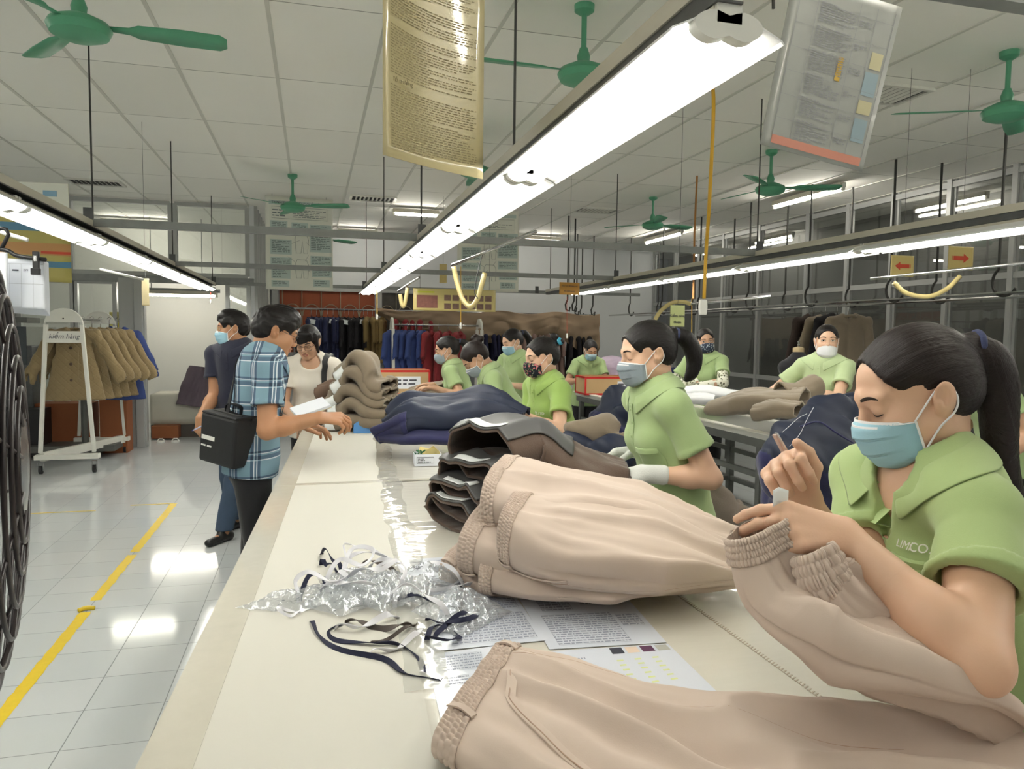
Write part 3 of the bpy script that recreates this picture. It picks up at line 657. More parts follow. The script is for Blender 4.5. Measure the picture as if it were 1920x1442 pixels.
    for sd in 'LR':
        S, E, W, hd, hn, sp = arms[sd]; g = SDF(); hsz = sp.get('sc', f * (1.08 if male else .97)); ts = 1 if sd == 'L' else -1
        if gloves and sd in gloves:
            g.cap(W - unit(W - E) * .07, W, .035 * f, .031 * f, k=.02); tips[sd] = hand_prims(g, W, hd, hn, ts, sp.get('curl', (.35, .4, .45, .5)), sc=hsz * 1.04, fat=1.22, tdir=sp.get('tdir'), thumb=sp.get('thumb', (.5, .35)))
            g.build('glove', mat('white cotton glove', (206, 208, 204), .9, 0, .05, 20, bump=.3, bscale=300), t, .0045)
        else:
            g.cap(E + (W - E) * .62, W, (.038 * ak * .543 + .0245 * .457) * f * m, .0245 * f * m, k=.02); g.cap(W, W + hd * .02, .0235 * f, .021 * f, sq=(hn, .8)); tips[sd] = hand_prims(g, W, hd, hn, ts, sp.get('curl', (.35, .4, .45, .5)), sc=hsz, tdir=sp.get('tdir'), thumb=sp.get('thumb', (.5, .35)), spread=sp.get('spread', .0))
            parts.append(g.mesh(hm))
    v, fa = body
    for v2, f2 in parts: fa = np.concatenate([fa, f2 + len(v)]); v = np.concatenate([v, v2])
    bo = link_mesh('body', v, fa, skin, t, True)
    if cover:
        for sd in 'LR':
            S, E, W, hd, hn, sp = arms[sd]; g = SDF(); g.cap(S + (E - S) * .55, E, .05 * f, .047 * f, k=.02); g.cap(E, W, .047 * f, .033 * f, k=.02); g.disp = lambda P: .004 * vnoise(np.asarray(P) * 28, 4)
            g.build('sleeve_cover', cover, t, .007)
    # brows, eyes, lips
    for s_ in (-1, 1):
        P = q.hit([hw((s_ * (.014 + .036 * u), .14, .0225 + .006 * math.sin(u * 2.6) - .003 * u)) for u in np.linspace(0, 1, 8)], RH @ V(0, -1, 0))
        MB().ribbon(P, [.004 * e, .006 * e, .0065 * e, .0065 * e, .006 * e, .005 * e, .004 * e, .002 * e], RH @ V(0, 1, .1), .0012).build('eyebrow', BROW, t, smooth=True)
        ev = -.0035 if eyes == 'down' else .0045
        P = q.hit([hw((s_ * (.016 + .030 * u), .14, ev + .0035 * math.sin(u * PI) * (-1 if eyes == 'down' else 1) - .001 * u)) for u in np.linspace(0, 1, 9)], RH @ V(0, -1, 0))
        MB().tube(P, [.0006 * e, .0011 * e, .0013 * e, .0014 * e, .0014 * e, .0015 * e, .0015 * e, .0013 * e, .0008 * e], 6).build('eyelashes', LASH, t, smooth=True)
        if eyes == 'open':
            pc = q.hit([hw((s_ * .031, .14, .001))], RH @ V(0, -1, 0))[0]; g = MB(); pts = []
            for a in np.linspace(0, 2 * PI, 18, endpoint=False): pts.append(hw((s_ * .031 + .0135 * math.cos(a), .14, .0012 + .0046 * math.sin(a))))
            P = q.hit(pts, RH @ V(0, -1, 0)); n = RH @ V(0, 1, 0) * .0012; g.add([p + n for p in P] + [pc + n * 1.6], [(i, (i + 1) % 18, 18) for i in range(18)])
            g.cur = 1; pts = q.hit([hw((s_ * .031 + .0052 * math.cos(a), .14, .0015 + .0048 * math.sin(a))) for a in np.linspace(0, 2 * PI, 14, endpoint=False)], RH @ V(0, -1, 0)); g.add([p + n * 2.2 for p in pts], [tuple(range(14))])
            g.build('eye', [EYEW, IRIS], t)
    if not mask or mask == 'chin':
        P = [q.hit([hw((.021 * u, .14, z + .0025 * (1 - u * u) * k)) for u in np.linspace(-1, 1, 9)], RH @ V(0, -1, 0)) + RH @ V(0, .0012, 0) for z, k in ((-.051, .6), (-.055, .8), (-.0585, 0), (-.063, -.6), (-.067, -1))]
        MB().grid(np.array(P)).build('lips', LIP, t, smooth=True)
    # hair
    hr = SDF(); cc = lambda p, r, k=.015, op='u', R=None: hr.ell(hw(p), V(r) * e, RH if R is None else RH @ R, k * e, op)
    if style == 'short':
        hr.off(cran, .009 * e); cc((0, .03, .085), (.062, .062, .048), .03); cc((0, -.05, .0), (.072, .066, .07), .02)
        cc((0, .128, -.03), (.085, .085, .098), .012, 's'); cc((-.085, .045, -.02), (.03, .05, .06), .012, 's'); cc((.085, .045, -.02), (.03, .05, .06), .012, 's')
        for s_ in (-1, 1): cc((s_ * .09, -.01, -.035), (.035, .026, .045), .01, 's')
        hr.box(hw((0, -.04, -.115)), V(.12, .12, .05) * e, RH, .01, .02, 's')
        hr.disp = lambda P: .0035 * vnoise(stf(P) * np.array([11, 2.5, 9]), 3) + .0025 * vnoise(P * 50, 4)
    else:
        hr.off(cran, .0075 * e); cc((0, -.05, -.0), (.070, .056, .064), .03)
        cc((0, .112, -.036), (.080 + hairline * .5, .092 + hairline, .114 + hairline), .01, 's')
        for s_ in (-1, 1):
            cc((s_ * .088, .036, -.012), (.028, .044, .062), .02, 's'); cc((s_ * .09, -.01, -.02), (.03, .028, .045), .01, 's')
        hr.box(hw((0, -.02, -.112)), V(.12, .12, .045) * e, RH, .01, .03, 's')
        if style == 'bangs':
            for i in range(9):
                u = -1 + i * .25; hr.cap(hw((u * .05, .07, .09)), hw((u * .064 + .004, .094 - .025 * u * u, .022 + .02 * abs(u - .3))), .015 * e, .006 * e, k=.012)
            for s_ in (-1, 1): hr.cap(hw((s_ * .075, .03, .06)), hw((s_ * .078, .035, -.06)), .016 * e, .008 * e, k=.02)
            hr.cap(hw((0, -.08, .0)), hw((0, -.07, -.12)), .055 * e, .03 * e, k=.03, sq=(RH @ V(0, 1, 0), .5))
        if style in ('pony', 'tail'):
            hr.ell(hw((0, -.118, .052)), V(.024, .024, .024) * e, k=.02)
            if style == 'pony': pts = curve([(0, -.118, .05), (0, -.152, .038), (.0, -.176, -.005), (0, -.18, -.055), (0, -.162, -.1), (0, -.135, -.122)], 16); rr = np.interp(np.linspace(0, 1, len(pts)), [0, .2, .5, .8, 1], [.019, .027, .029, .02, .006])
            else: r0 = V(0, -.112, .03); dn = Rh.T @ V(0, 0, -1); bk = V(0, -1, 0); pts = curve([r0, r0 + bk * .022 + dn * .005, r0 + bk * .042 + dn * .05, r0 + bk * .05 + dn * .13, r0 + bk * .06 + dn * .21, r0 + bk * .085 + dn * .29, r0 + bk * .12 + dn * .35], 20); rr = np.interp(np.linspace(0, 1, len(pts)), [0, .15, .4, .8, 1], [.02, .028, .03, .02, .004])
            for i in range(len(pts) - 1): hr.cap(hw(pts[i]), hw(pts[i + 1]), rr[i] * e, rr[i + 1] * e, k=.012)
        if style == 'bun':
            cc((0, -.098, .088), (.036, .036, .032), .012); cc((.016, -.112, .112), (.022, .02, .018), .01); cc((-.02, -.122, .078), (.02, .024, .02), .01); cc((-.006, -.088, .122), (.016, .02, .014), .01)
        hr.disp = lambda P: .0011 * vnoise(stf(P) * np.array([26, 3, 26.]), 5) + .0007 * vnoise(stf(P) * np.array([60, 5, 60.]), 6)
    def stf(P):       # strand coordinates: angle about the axis brow - knot, distance along it
        L = ((np.asarray(P, float) - w(HC)) @ RH) / e; px, py, pz = L[..., 0], L[..., 1], L[..., 2]
        if style == 'short': return np.stack([px * 8, py * 2 + pz * 3, pz * 8], -1)
        a = np.arctan2(px, pz + .015 + .25 * np.maximum(0, -py - .09)); tl = py < -.125
        return np.stack([np.where(tl, px * 24, a * 1.6), py * 6, np.where(tl, (py + .0) * 20, np.hypot(px, pz) * 2)], -1)
    ho = hr.build('hair', hair, t, hh * (1.0 if hh < .005 else 1.1)); strand_attr(ho, stf)
    if style in ('pony', 'tail', 'bun'):
        k = (0, -.122, .05) if style != 'bun' else (0, -.088, .066); P = [hw(V(k) + (rotx(.35) if style != 'bun' else rotx(1.0)) @ V(.0225 * math.cos(a), 0, .0225 * math.sin(a)) * (1.0 if style != 'bun' else 1.4)) for a in np.linspace(0, 2 * PI, 16, endpoint=False)]
        MB().tube(P, .0065 * e, 8, closed=True).build('hair_tie', mat('dark blue hair band', (58, 66, 100), .8, bump=.4, bscale=200), ho, smooth=True)
    # mask
    if mask:
        nu, nv = 31, 31 if hh < .0052 else 17; P = np.zeros((nv, nu, 3)); low = .022 if mask == 'chin' else 0; cl = mask != 'surgical'
        for j in range(nv):
            v_ = j / (nv - 1); zc = (-.012 - low) + (-.098 + .5 * low) * v_; zs = (-.028 - low * 1.2) + (-.054 + low * .9) * v_
            Y = np.interp(v_, [0, .12, .35, .7, .9, 1], [.107, .1185, .121, .111, .098, .078]) if not cl else np.interp(v_, [0, .12, .35, .6, .85, 1], [.106, .118, .122, .115, .099, .072])
            if mask == 'chin': Y = np.interp(v_, [0, .2, .5, .8, 1], [.106, .107, .106, .1, .078])
            for i in range(nu):
                u = -1 + 2 * i / (nu - 1); X = .066 * math.sin(u * 1.3) / math.sin(1.3); cu = math.cos(u * PI / 2)
                yy = .040 + (Y - .040) * (cu ** (.62 if not cl else .75)); zz = zs + (zc - zs) * (cu ** .8)
                if not cl: yy += .0042 * min(1, cu * 3) * ((((v_ + .03) * 2.9) % 1) - .5) * (.15 < v_ < .95)
                P[j, i] = hw((X, yy, zz))
        g = MB(); g.grid(P); mo = g.build('face_mask', maskm, t, smooth='auto' if not cl else True, solid=.0018)
        if not cl:
            g = MB()
            for ii in (0, nu - 1): g.ribbon([P[j, ii] for j in range(nv)], .006 * e, RH @ V(-1 if ii == 0 else 1, .35, 0), .0022)
            g.ribbon([P[0, i] + RH @ V(0, .0012, 0) for i in range(nu)], .005 * e, RH @ V(0, .95, .3), .0022)
            g.ribbon([P[2, i] + RH @ V(0, .002, -.001) for i in range(6, nu - 6)], .004 * e, RH @ V(0, .95, .3), .002); g.build('edge_binding', MLOOP, mo)
        for s_, ii in ((-1, 0), (1, nu - 1)):
            pts = curve([P[0, ii], hw((s_ * .077, -.0, .012)), hw((s_ * .081, -.018, .022)), hw((s_ * .0795, -.031, -.004)), hw((s_ * .078, -.022, -.028)), hw((s_ * .074, .008, -.048)), P[nv - 1, ii]], 36)
            MB().tube(pts, .0017 * e if hh > .004 else .0019, 6).build('ear_loop', MLOOP if maskm is not MBLUE else MWHITE, mo, smooth=True)
    if glass:
        gm = mat('black spectacle frame', (20, 20, 22), .3) if glass == 'dark' else mat('thin gilt frame', (170, 150, 110), .3, .8); r = .0014 if glass == 'dark' else .0009
        fr = None
        for s_ in (-1, 1):
            P = [hw((s_ * .034 + .027 * math.copysign(abs(math.cos(a)) ** .8, math.cos(a)), .103 - .006 * abs(math.cos(a)) - .004 * (s_ * math.cos(a) > 0), -.003 + .018 * math.copysign(abs(math.sin(a)) ** .8, math.sin(a)))) for a in np.linspace(0, 2 * PI, 28, endpoint=False)]
            o = MB().tube(P, r * e, 6, closed=True).build('glasses', gm, t, smooth=True) if fr is None else MB().tube(P, r * e, 6, closed=True).build('rim', gm, fr, smooth=True); fr = fr or o
            MB().tube([hw((s_ * .061, .096, .004)), hw((s_ * .077, .03, .008)), hw((s_ * .08, -.012, .012)), hw((s_ * .08, -.025, -.004))], r * e, 6).build('temple', gm, fr, smooth=True)
        MB().tube([hw((-.008, .1, .002)), hw((0, .104, .005)), hw((.008, .1, .002))], r * e, 6).build('bridge', gm, fr, smooth=True)
    # trousers and shoes
    R_ = SDF(); R_.cap(wp['pel'] + RB @ V(0, 0, .06 * H), wp['pel'] - V(0, 0, .02), .094 * H, .1 * H, sq=(fyb, .74))
    for hp2, kn, an in legs:
        u = unit(an - kn); R_.cap(hp2, kn, .09 * f, .066 * f, k=.03); R_.cap(kn, an + u * .03, .066 * f, .058 * f, k=.02, clip=[(an + V(0, 0, .015), (0, 0, -1))])
    R_.disp = lambda P: .006 * vnoise((np.asarray(P, float) - O) * [14, 14, 9.], 2); R_.build('trousers', trousers, t, max(.012, hs))
    # shirt
    T = SDF(); T.off(R_, .011 * f, .02); hp_ = wp['pel'] - RB @ V(0, 0, (.525 - hem) * H); rr = (.106 + belly) * H
    if tee: rr *= .96
    T.cap(hp_ - RB @ V(0, 0, .05), wp['wai'], rr * 1.0, (.093 + belly * .6) * H, sq=(fyb, .76)); T.cap(wp['wai'], wp['uch'], .091 * H, .091 * H * m, sq=(fy, .74), k=.03)
    T.off(bt, .010 * f + fold, .02)
    for sd in 'LR':
        S, E, W, hd, hn, sp = arms[sd]; u = unit(E - S); L = np.linalg.norm(E - S); cp = S + u * L * sleeve; r0 = .058 * f * m
        T.cap(S, cp + u * .05, r0, .066 * f * m * ak, k=.022, clip=[(cp, u)]); T.cap(cp - u * .02, cp + u * .05, .068 * f * m * ak, k=.002, clip=[(cp + u * .002, u), (cp - u * .02, -u)])
        T.cap(cp - u * .004, cp + u * .1, .046 * f * m * ak, .054 * f * m * ak, k=.003, op='s')
    T.cap(wp['NB'] - RC @ V(0, .0, .02), wp['NB'] + RC @ V(0, .03, .15), .056 * f * m, .064 * f * m, k=.01, op='s')
    if placket == 'open':
        pq = T.hit([w(NB + Rc @ V(.0, .3, -.03)), w(NB + Rc @ V(.004, .3, -.135))], -fy); T.cap(pq[0], pq[1], .026, .007, k=.006, op='s')
    if not tee and vneck: T.ell(w(NB + Rc @ V(0, .055 * f, -.012)), V(vneck, vneck * .9, vneck * 1.25) * f, RC, .012, 's')
    if tee: T.ell(w(NB + Rc @ V(0, .07, -.01)), V(.07, .06, .06) * f, RC, .02, 's')
    T.clips = [(hp_, -RB @ V(0, 0, 1))]
    rid = rotz(-h)
    def wr(P):
        Q = (np.asarray(P, float) - O) @ RZ; z = Q[..., 2]
        a = fold * fbm(Q * [9, 9, 3.2], 1, 2) + fold * .9 * vnoise(Q @ roty(.7) * [4, 9, 22], 8) * np.clip((1.25 * f - z) * 3, .15, 1)
        return a
    T.disp = wr
    so = T.build('polo_shirt' if not tee else 'knit_top', shirt, t, hs)
    neck_up = unit(cup * .75 + Rh @ V(0, 0, 1) * .25)
    if collar:
        a0 = .34 if placket != 'open' else .42; nu = 31; P = np.zeros((6, nu, 3)); up_ = unit(RZ @ neck_up); fw = unit(fy - fy.dot(up_) * up_); rt = np.cross(fw, up_); c0 = wp['NB'] + fw * .004
        for i in range(nu):
            th = -PI + a0 + (2 * PI - 2 * a0) * i / (nu - 1); fr_ = (1 + math.cos(th + PI)) / 2   # th = +-pi at the front
            ff = .5 - .5 * math.cos(th); bk = 1 - ff; tip = max(0, (abs(th) - 2.1) / (PI - a0 - 2.1)) ** 1.5
            dr = rt * math.sin(th) + fw * -math.cos(th)
            for j, (r, hgt) in enumerate(((.054, -.018 - .02 * ff), (.0555, .012 - .022 * ff), (.060, .032 - .042 * ff), (.068, .026 - .042 * ff), (.079, .002 - .045 * ff), (.087 + .012 * tip, -.016 - .040 * ff - .022 * tip))):
                P[j, i] = c0 + dr * r * f * m + up_ * hgt * f + fw * .022 * ff * (j > 0)
        for _ in range(8):
            for j, off_ in ((3, .004), (4, .0045), (5, .003)): P[j] += (unit(up_ * .6) * .6 + (P[j] - c0) / np.linalg.norm(P[j] - c0, axis=1)[:, None] * .8) * np.clip(off_ - T.eval(P[j]), 0, .02)[:, None]
        P[2, :, :] += up_ * np.clip((P[3] - P[2]) @ up_ + .003, 0, .05)[:, None]
        MB().grid(P).build('collar', shirt, so, smooth=True, solid=.0025, sub=1)
    if placket:
        us = np.linspace(-.03, -.19, 12) if placket != 'open' else np.linspace(-.03, -.25, 14); fo = .004 if placket != 'open' else .014
        for s_ in ((0,) if placket != 'open' else (1,)):
            P = T.hit([w(NB + Rc @ V(s_ * fo, .3, z * f)) for z in us], -fy); MB().ribbon(P + fy * .0022, .03 * f, fy, .0025).build('placket', shirt, so, smooth='auto')
        g = MB()
        for z in ((-.05, -.1, -.15) if placket != 'open' else (-.045, -.235)):
            p = T.hit([w(NB + Rc @ V(.014 if placket == 'open' else 0, .3, z * f))], -fy)[0]; MB().lathe(p + fy * .0036, [(.0055 * f, 0), (.0055 * f, .0014), (.0035 * f, .002)], 14, fy).build('button', shirt if placket != 'open' else WPLAS, so, smooth='auto')
    if pocket:
        pw = .105 * f; ph = .115 * f; P = np.array([T.hit([w(NB + Rc @ V(-.075 * f + (u - .5) * pw, .3, (-.185 + pz) * f - v_ * ph)) for u in np.linspace(0, 1, 8)], -fy) + fy * .0022 for v_ in np.linspace(0, 1, 8)])
        po = MB().grid(P).build('pocket', shirt, so, smooth=True, solid=.0022)
        Q = np.array(P[0:2]) + fy * .0012; MB().ribbon(Q[1] * .7 + Q[0] * .3, .018 * f, fy, .002).build('pocket_hem', shirt, po, smooth='auto')
    # shoes
    for hp2, kn, an in legs:
        s2 = SDF(); a = V(an[0], an[1], z0 + .03); s2.cap(a - RZ @ V(0, .05, 0), a + RZ @ V(0, .15, -.005), .04, .036, k=.01, sq=((0, 0, 1), .75)); s2.cap(a - RZ @ V(0, .035, 0), a + RZ @ V(0, .03, .03), .04, .03); s2.clips = [((0, 0, z0 + .001), (0, 0, -1))]; s2.build('shoe', shoe, t, .01)
    PRT.append((label[:30], 'H %.2f x %.2f y %.2f' % (H, x, y), 'head', proj(hw((0, 0, 0))), 'top', proj(hw((0, 0, .125))), 'nose', proj(hw((0, .1, -.02))), 'SL', proj(wp['SL']), 'SR', proj(wp['SR']), 'E', [proj(a[1]) for a in arms.values()], 'W', [proj(a[2]) for a in arms.values()]))
    return dict(root=t, T=T, w=w, hw=hw, RC=RC, RH=RH, NB=NB, Rc=Rc, fy=fy, f=f, e=e, shirt=so, hair=ho, arms=arms, tips=tips, q=q, wp=wp, RZ=RZ, body=bo)
def shirt_text(p, body, name, m, x, z, size, shear=0, align='CENTER'):
    c = p['w'](p['NB'] + p['Rc'] @ V(x, .3, z)); r = p['RC'] @ V(-1, 0, 0); u = p['RC'] @ V(0, 0, 1)
    o = text(body, name, m, p['shirt'], c, r, u, size, align, .0003, shear); me = o.data; b = base_of(p['shirt']); n = len(me.vertices); co = np.empty(n * 3, np.float32); me.vertices.foreach_get('co', co)
    co = co.reshape(-1, 3) + b; dpt = (co - c) @ p['fy']; co = co - dpt[:, None] * p['fy']; H = p['T'].hit(co, -p['fy']) + p['fy'] * (.003 + np.clip(dpt, -.0005, .0005)[:, None]); me.vertices.foreach_set('co', (H - b).astype(np.float32).ravel()); me.update(); return o
# ------------------------------------------------------------------ the workers along the long table
w1 = person('nearest woman in green polo and blue surgical mask, snipping threads on beige trousers', 82, (1717, 741, 1.36), lean=14, bend=2, neckfwd=-.03, shf=.045, headscale=1.05, hyaw=-12, hpitch=20, skin=SKINP, shirt=LIME, trousers=NAVYT, hair=HAIRB, style='tail', hb=.007, hs=.0055, hh=.003, hm=.0022, placket='open', pocket=True, pz=.055, vneck=.058, fold=.007, hairline=.016, ak=1.16, sleeve=.54,
   armL=dict(w=ond(1584, 1006, 1.16), hint=(1, -.5, -.28), dir=(-.95, .1, .2), n=(-.1, -.75, .62), curl=((.55, .5, .3), (.7, .6, .4), (.8, .8, .5), (.9, .9, .5)), tdir=(-.85, .25, .3), sc=1.04),
   armR=dict(w=ond(1506, 935, 1.31), hint=(1, .3, -.6), dir=(-.6, -.15, .75), n=(.35, .9, .35), curl=((1.15, 1.5, .6), (1.2, 1.5, .7), (1.25, 1.5, .7), (1.3, 1.5, .7)), tdir=(-.1, -.45, 1), sc=1.04))
shirt_text(w1, 'LIMI', 'chest_lettering', WPLAS, -.052, -.108, .02, .35, 'CENTER'); shirt_text(w1, 'CO.,LTD', 'chest_lettering', WPLAS, -.107, -.108, .021, 0, 'CENTER')
w2 = person('woman in green polo, grey mask and white gloves, black ponytail, shaking out brown jackets', 88, (1214, 664, 2.74), lean=11, bend=2, hyaw=-2, hpitch=10, skin=SKINP, shirt=LIMES, style='pony', maskm=MGREY, hb=.008, hs=.007, hh=.004, hm=.003, gloves='LR', vneck=.03, pocket=True, fold=.006,
   armL=dict(w=ond(1205, 888, 2.6), hint=(.9, -.3, -.6), dir=(-1, -.1, -.15), n=(-.2, -.5, .8), curl=(.4, .5, .6, .7), sc=1.0), armR=dict(w=ond(1192, 845, 2.95), hint=(.8, .5, -.6), dir=(-1, 0, -.05), n=(-.1, .3, .9), curl=(.4, .5, .6, .7), sc=1.0))
w3 = person('woman with bun and blue clip, vivid green polo, dark leaf print mask', 104, (1016, 671, 4.25), lean=10, bend=4, hyaw=-6, hpitch=8, skin=SKINP, shirt=LIMEV, style='bun', mask='cloth', maskm=MLEAF, hb=.009, hs=.008, hh=.0045, hm=.004, vneck=.04, fold=.006,
   armL=dict(w=ond(978, 778, 3.95), hint=(.9, -.3, -.7), dir=(-1, .1, -.05)), armR=dict(w=ond(972, 775, 4.2), hint=(.6, .8, -.7), dir=(-1, -.1, -.05)))
shirt_text(w3, 'CO.,LTD', 'chest_lettering', WPLAS, -.06, -.16, .022)
clip = MB(); c = w3['hw']((-.034, -.112, .083)); clip.lathe(c, [(.004, -.006), (.02, -.003), (.022, .003), (.006, .006)], 16, w3['RH'] @ V(-.85, -.3, .25)); clip.build('hair_clip', mat('turquoise plastic', (60, 160, 190), .3), w3['hair'], smooth=True)
w4 = person('woman with her back half turned, grey mask, handling a coat by a red edged box', 72, (838, 657, 6.2), lean=14, bend=8, hyaw=14, hpitch=12, style='pony', mask='cloth', maskm=MGREY, shirt=LIMES, armL=dict(w=ond(815, 728, 5.9), hint=(.8, -.4, -.6), dir=(-1, .1, .1)), armR=dict(w=ond(812, 722, 6.3), hint=(.6, .8, -.6), dir=(-1, 0, .1)))
w5 = person('woman bending low over the table, brown bun, white edged grey mask, green polo', 84, (892, 672, 5.3), lean=16, bend=14, hyaw=8, hpitch=44, hair=HAIRB, style='bun', maskm=MGREY, shirt=LIMES, armL=dict(w=ond(868, 775, 5.0), hint=(.8, -.4, -.6), dir=(-1, .1, -.2)), armR=dict(w=ond(862, 765, 5.4), hint=(.6, .8, -.6), dir=(-1, 0, -.2)))
w6 = person('woman in green polo and light blue mask standing behind the bending woman with the bun', 118, (961, 641, 7.0), lean=5, hyaw=-12, hpitch=18, skin=SKINP, style='pony', shirt=LIMES, armL=dict(w=ond(958, 722, 6.8), hint=(.8, -.4, -.8)), armR=dict(w=ond(930, 725, 6.9), hint=(-.6, .6, -.8)))
w7 = person('woman in green polo and blue mask facing forward behind the red edged box', 178, (1107, 656, 8.7), lean=14, bend=6, hpitch=24, style='bare', shirt=LIMES, armL=dict(w=ond(1128, 712, 8.5)), armR=dict(w=ond(1088, 712, 8.5)))
w8 = person('woman in flower print mask and heart patterned sleeve covers, green polo, looking at camera', 128, (1323, 640, 7.0), lean=8, hyaw=32, hpitch=2, hroll=6, style='bare', mask='cloth', maskm=MFLOW, shirt=LIMES, cover=SLEEVEP, eyes='open', hb=.01, hs=.009, hh=.005, hm=.0045, armL=dict(w=ond(1308, 724, 6.7), hint=(.8, -.6, -.3), dir=(-.9, -.1, -.5)), armR=dict(w=ond(1306, 715, 7.0), hint=(-.6, .2, -.8), dir=(.2, -.3, -.8)))
w9 = person('older woman in pale green polo, white mask pulled below her nose, turning a taupe sleeve', 118, (1550, 640, 5.4), lean=4, hyaw=30, hpitch=-2, skin=SKINP, style='bare', mask='chin', maskm=MWHITE, shirt=LIMEP, eyes='open', vneck=.04, hb=.01, hs=.009, hh=.0045, hm=.004, armL=dict(w=ond(1505, 738, 5.15), hint=(.9, -.5, -.4), dir=(-1, -.05, .05)), armR=dict(w=ond(1492, 736, 5.4), hint=(-.5, .8, -.6), dir=(-1, -.3, 0)))
w10 = person('worker in green polo bending at the far right, head hidden by the long ponytail', 80, (1815, 672, 4.3), lean=16, bend=10, hpitch=40, hyaw=6, style='bare', shirt=LIMES, mask='cloth', maskm=MWHITE)
w11 = person('worker in green polo and black trousers at the right edge, behind the nearest woman', 66, None, 1.86, 1.32, H=1.58, lean=6, style='pony', shirt=LIMES, hem=.485, fold=.006)
# ------------------------------------------------------------------ the visitors
m = mat('blue plaid shirt cloth', (112, 146, 164), .85, 0, .03, bump=.1, bscale=400); N, L, P = nodes_of(m)
tc = N.new('ShaderNodeTexCoord'); mp = N.new('ShaderNodeMapping'); L.new(tc.outputs['Object'], mp.inputs[0]); sep = N.new('ShaderNodeSeparateXYZ'); L.new(mp.outputs[0], sep.inputs[0]); mp.inputs['Rotation'].default_value = (0, 0, .15)
def bands(axis, per, spec):
    k = N.new('ShaderNodeMath'); k.operation = 'MULTIPLY'; L.new(sep.outputs[axis], k.inputs[0]); k.inputs[1].default_value = 1 / per
    fr = N.new('ShaderNodeMath'); fr.operation = 'FRACT'; L.new(k.outputs[0], fr.inputs[0]); cr = N.new('ShaderNodeValToRGB'); cr.color_ramp.interpolation = 'CONSTANT'; e = cr.color_ramp.elements
    e[0].position = 0; e[0].color = (.5, .5, .5, 1); e[1].position = spec[0][0]; e[1].color = (spec[0][1],) * 3 + (1,)
    for p_, v_ in spec[1:]: q_ = e.new(p_); q_.color = (v_,) * 3 + (1,)
    L.new(fr.outputs[0], cr.inputs[0]); return cr.outputs[0]
hx = bands('X', .105, [(.36, .08), (.5, .95), (.54, .2), (.62, .95), (.66, .08), (.78, .5)]); hz = bands('Z', .12, [(.3, .95), (.34, .15), (.5, .5), (.56, .95), (.6, .12), (.68, .5)])
sm = N.new('ShaderNodeMix'); sm.data_type = 'RGBA'; sm.inputs[0].default_value = .5; L.new(hx, sm.inputs[6]); L.new(hz, sm.inputs[7])
cr = N.new('ShaderNodeValToRGB'); e = cr.color_ramp.elements; e[0].position = .05; e[0].color = srgb(26, 36, 58); e[1].position = .5; e[1].color = srgb(120, 152, 168); q = e.new(.3); q.color = srgb(74, 98, 122); q = e.new(.74); q.color = srgb(206, 214, 220); L.new(sm.outputs[2], cr.inputs[0]); L.new(cr.outputs[0], P.inputs['Base Color'])
PLAID = m
pm = person('man in a blue plaid shirt and dark glasses reaching to the coat pile', -84, (517, 622, 3.75), lean=4, bend=6, hyaw=4, hpitch=20, male=True, skin=SKINT, shirt=PLAID, style='short', mask=None, eyes='down', glass='dark', hb=.008, hs=.007, hh=.004, hm=.0032, belly=.006, vneck=.03, hem=.475,
   armR=dict(w=ond(600, 783, 3.6), hint=(-.6, -.3, -.9), dir=(1, .1, -.08), n=(0, -.5, .8), curl=(.5, .6, .7, .8)), armL=dict(w=ond(556, 797, 3.95), hint=(-.4, .6, -.8), dir=(1, .1, -.1), n=(0, .2, 1)))
nm = person('man in navy polo and blue mask walking on the tiles, head turned left', 148, (437, 616, 5.45), lean=2, hyaw=-52, hpitch=4, male=True, skin=SKINT, shirt=NAVYK, trousers=JEAN, style='short', eyes='open', glass='gilt', hb=.009, hs=.008, hh=.0045, hm=.0035, vneck=.036, feet=((-.05, .25), (.1, -.06)), hem=.47,
   armR=dict(w=ond(375, 785, 5.3), hint=(.3, .3, -1), dir=(-.1, -.1, -1), n=(-.7, -.6, 0), curl=((.7, .8, .5), (.7, .8, .5), (.8, .9, .5), (.9, 1, .5))), armL=dict(w=ond(455, 800, 5.7)))
gw = person('woman with black fringe and glasses in an off white top by the coat pile', 172, (578, 642, 5.45), lean=6, bend=6, hyaw=-14, hpitch=22, skin=SKIN, shirt=WTOP, tee=True, collar=False, placket=None, style='bangs', mask=None, eyes='down', glass='dark', hb=.009, hs=.008, hh=.0045, hm=.004, headscale=1.04, armL=dict(w=ond(600, 780, 5.4)), armR=dict(w=ond(556, 792, 5.3)))
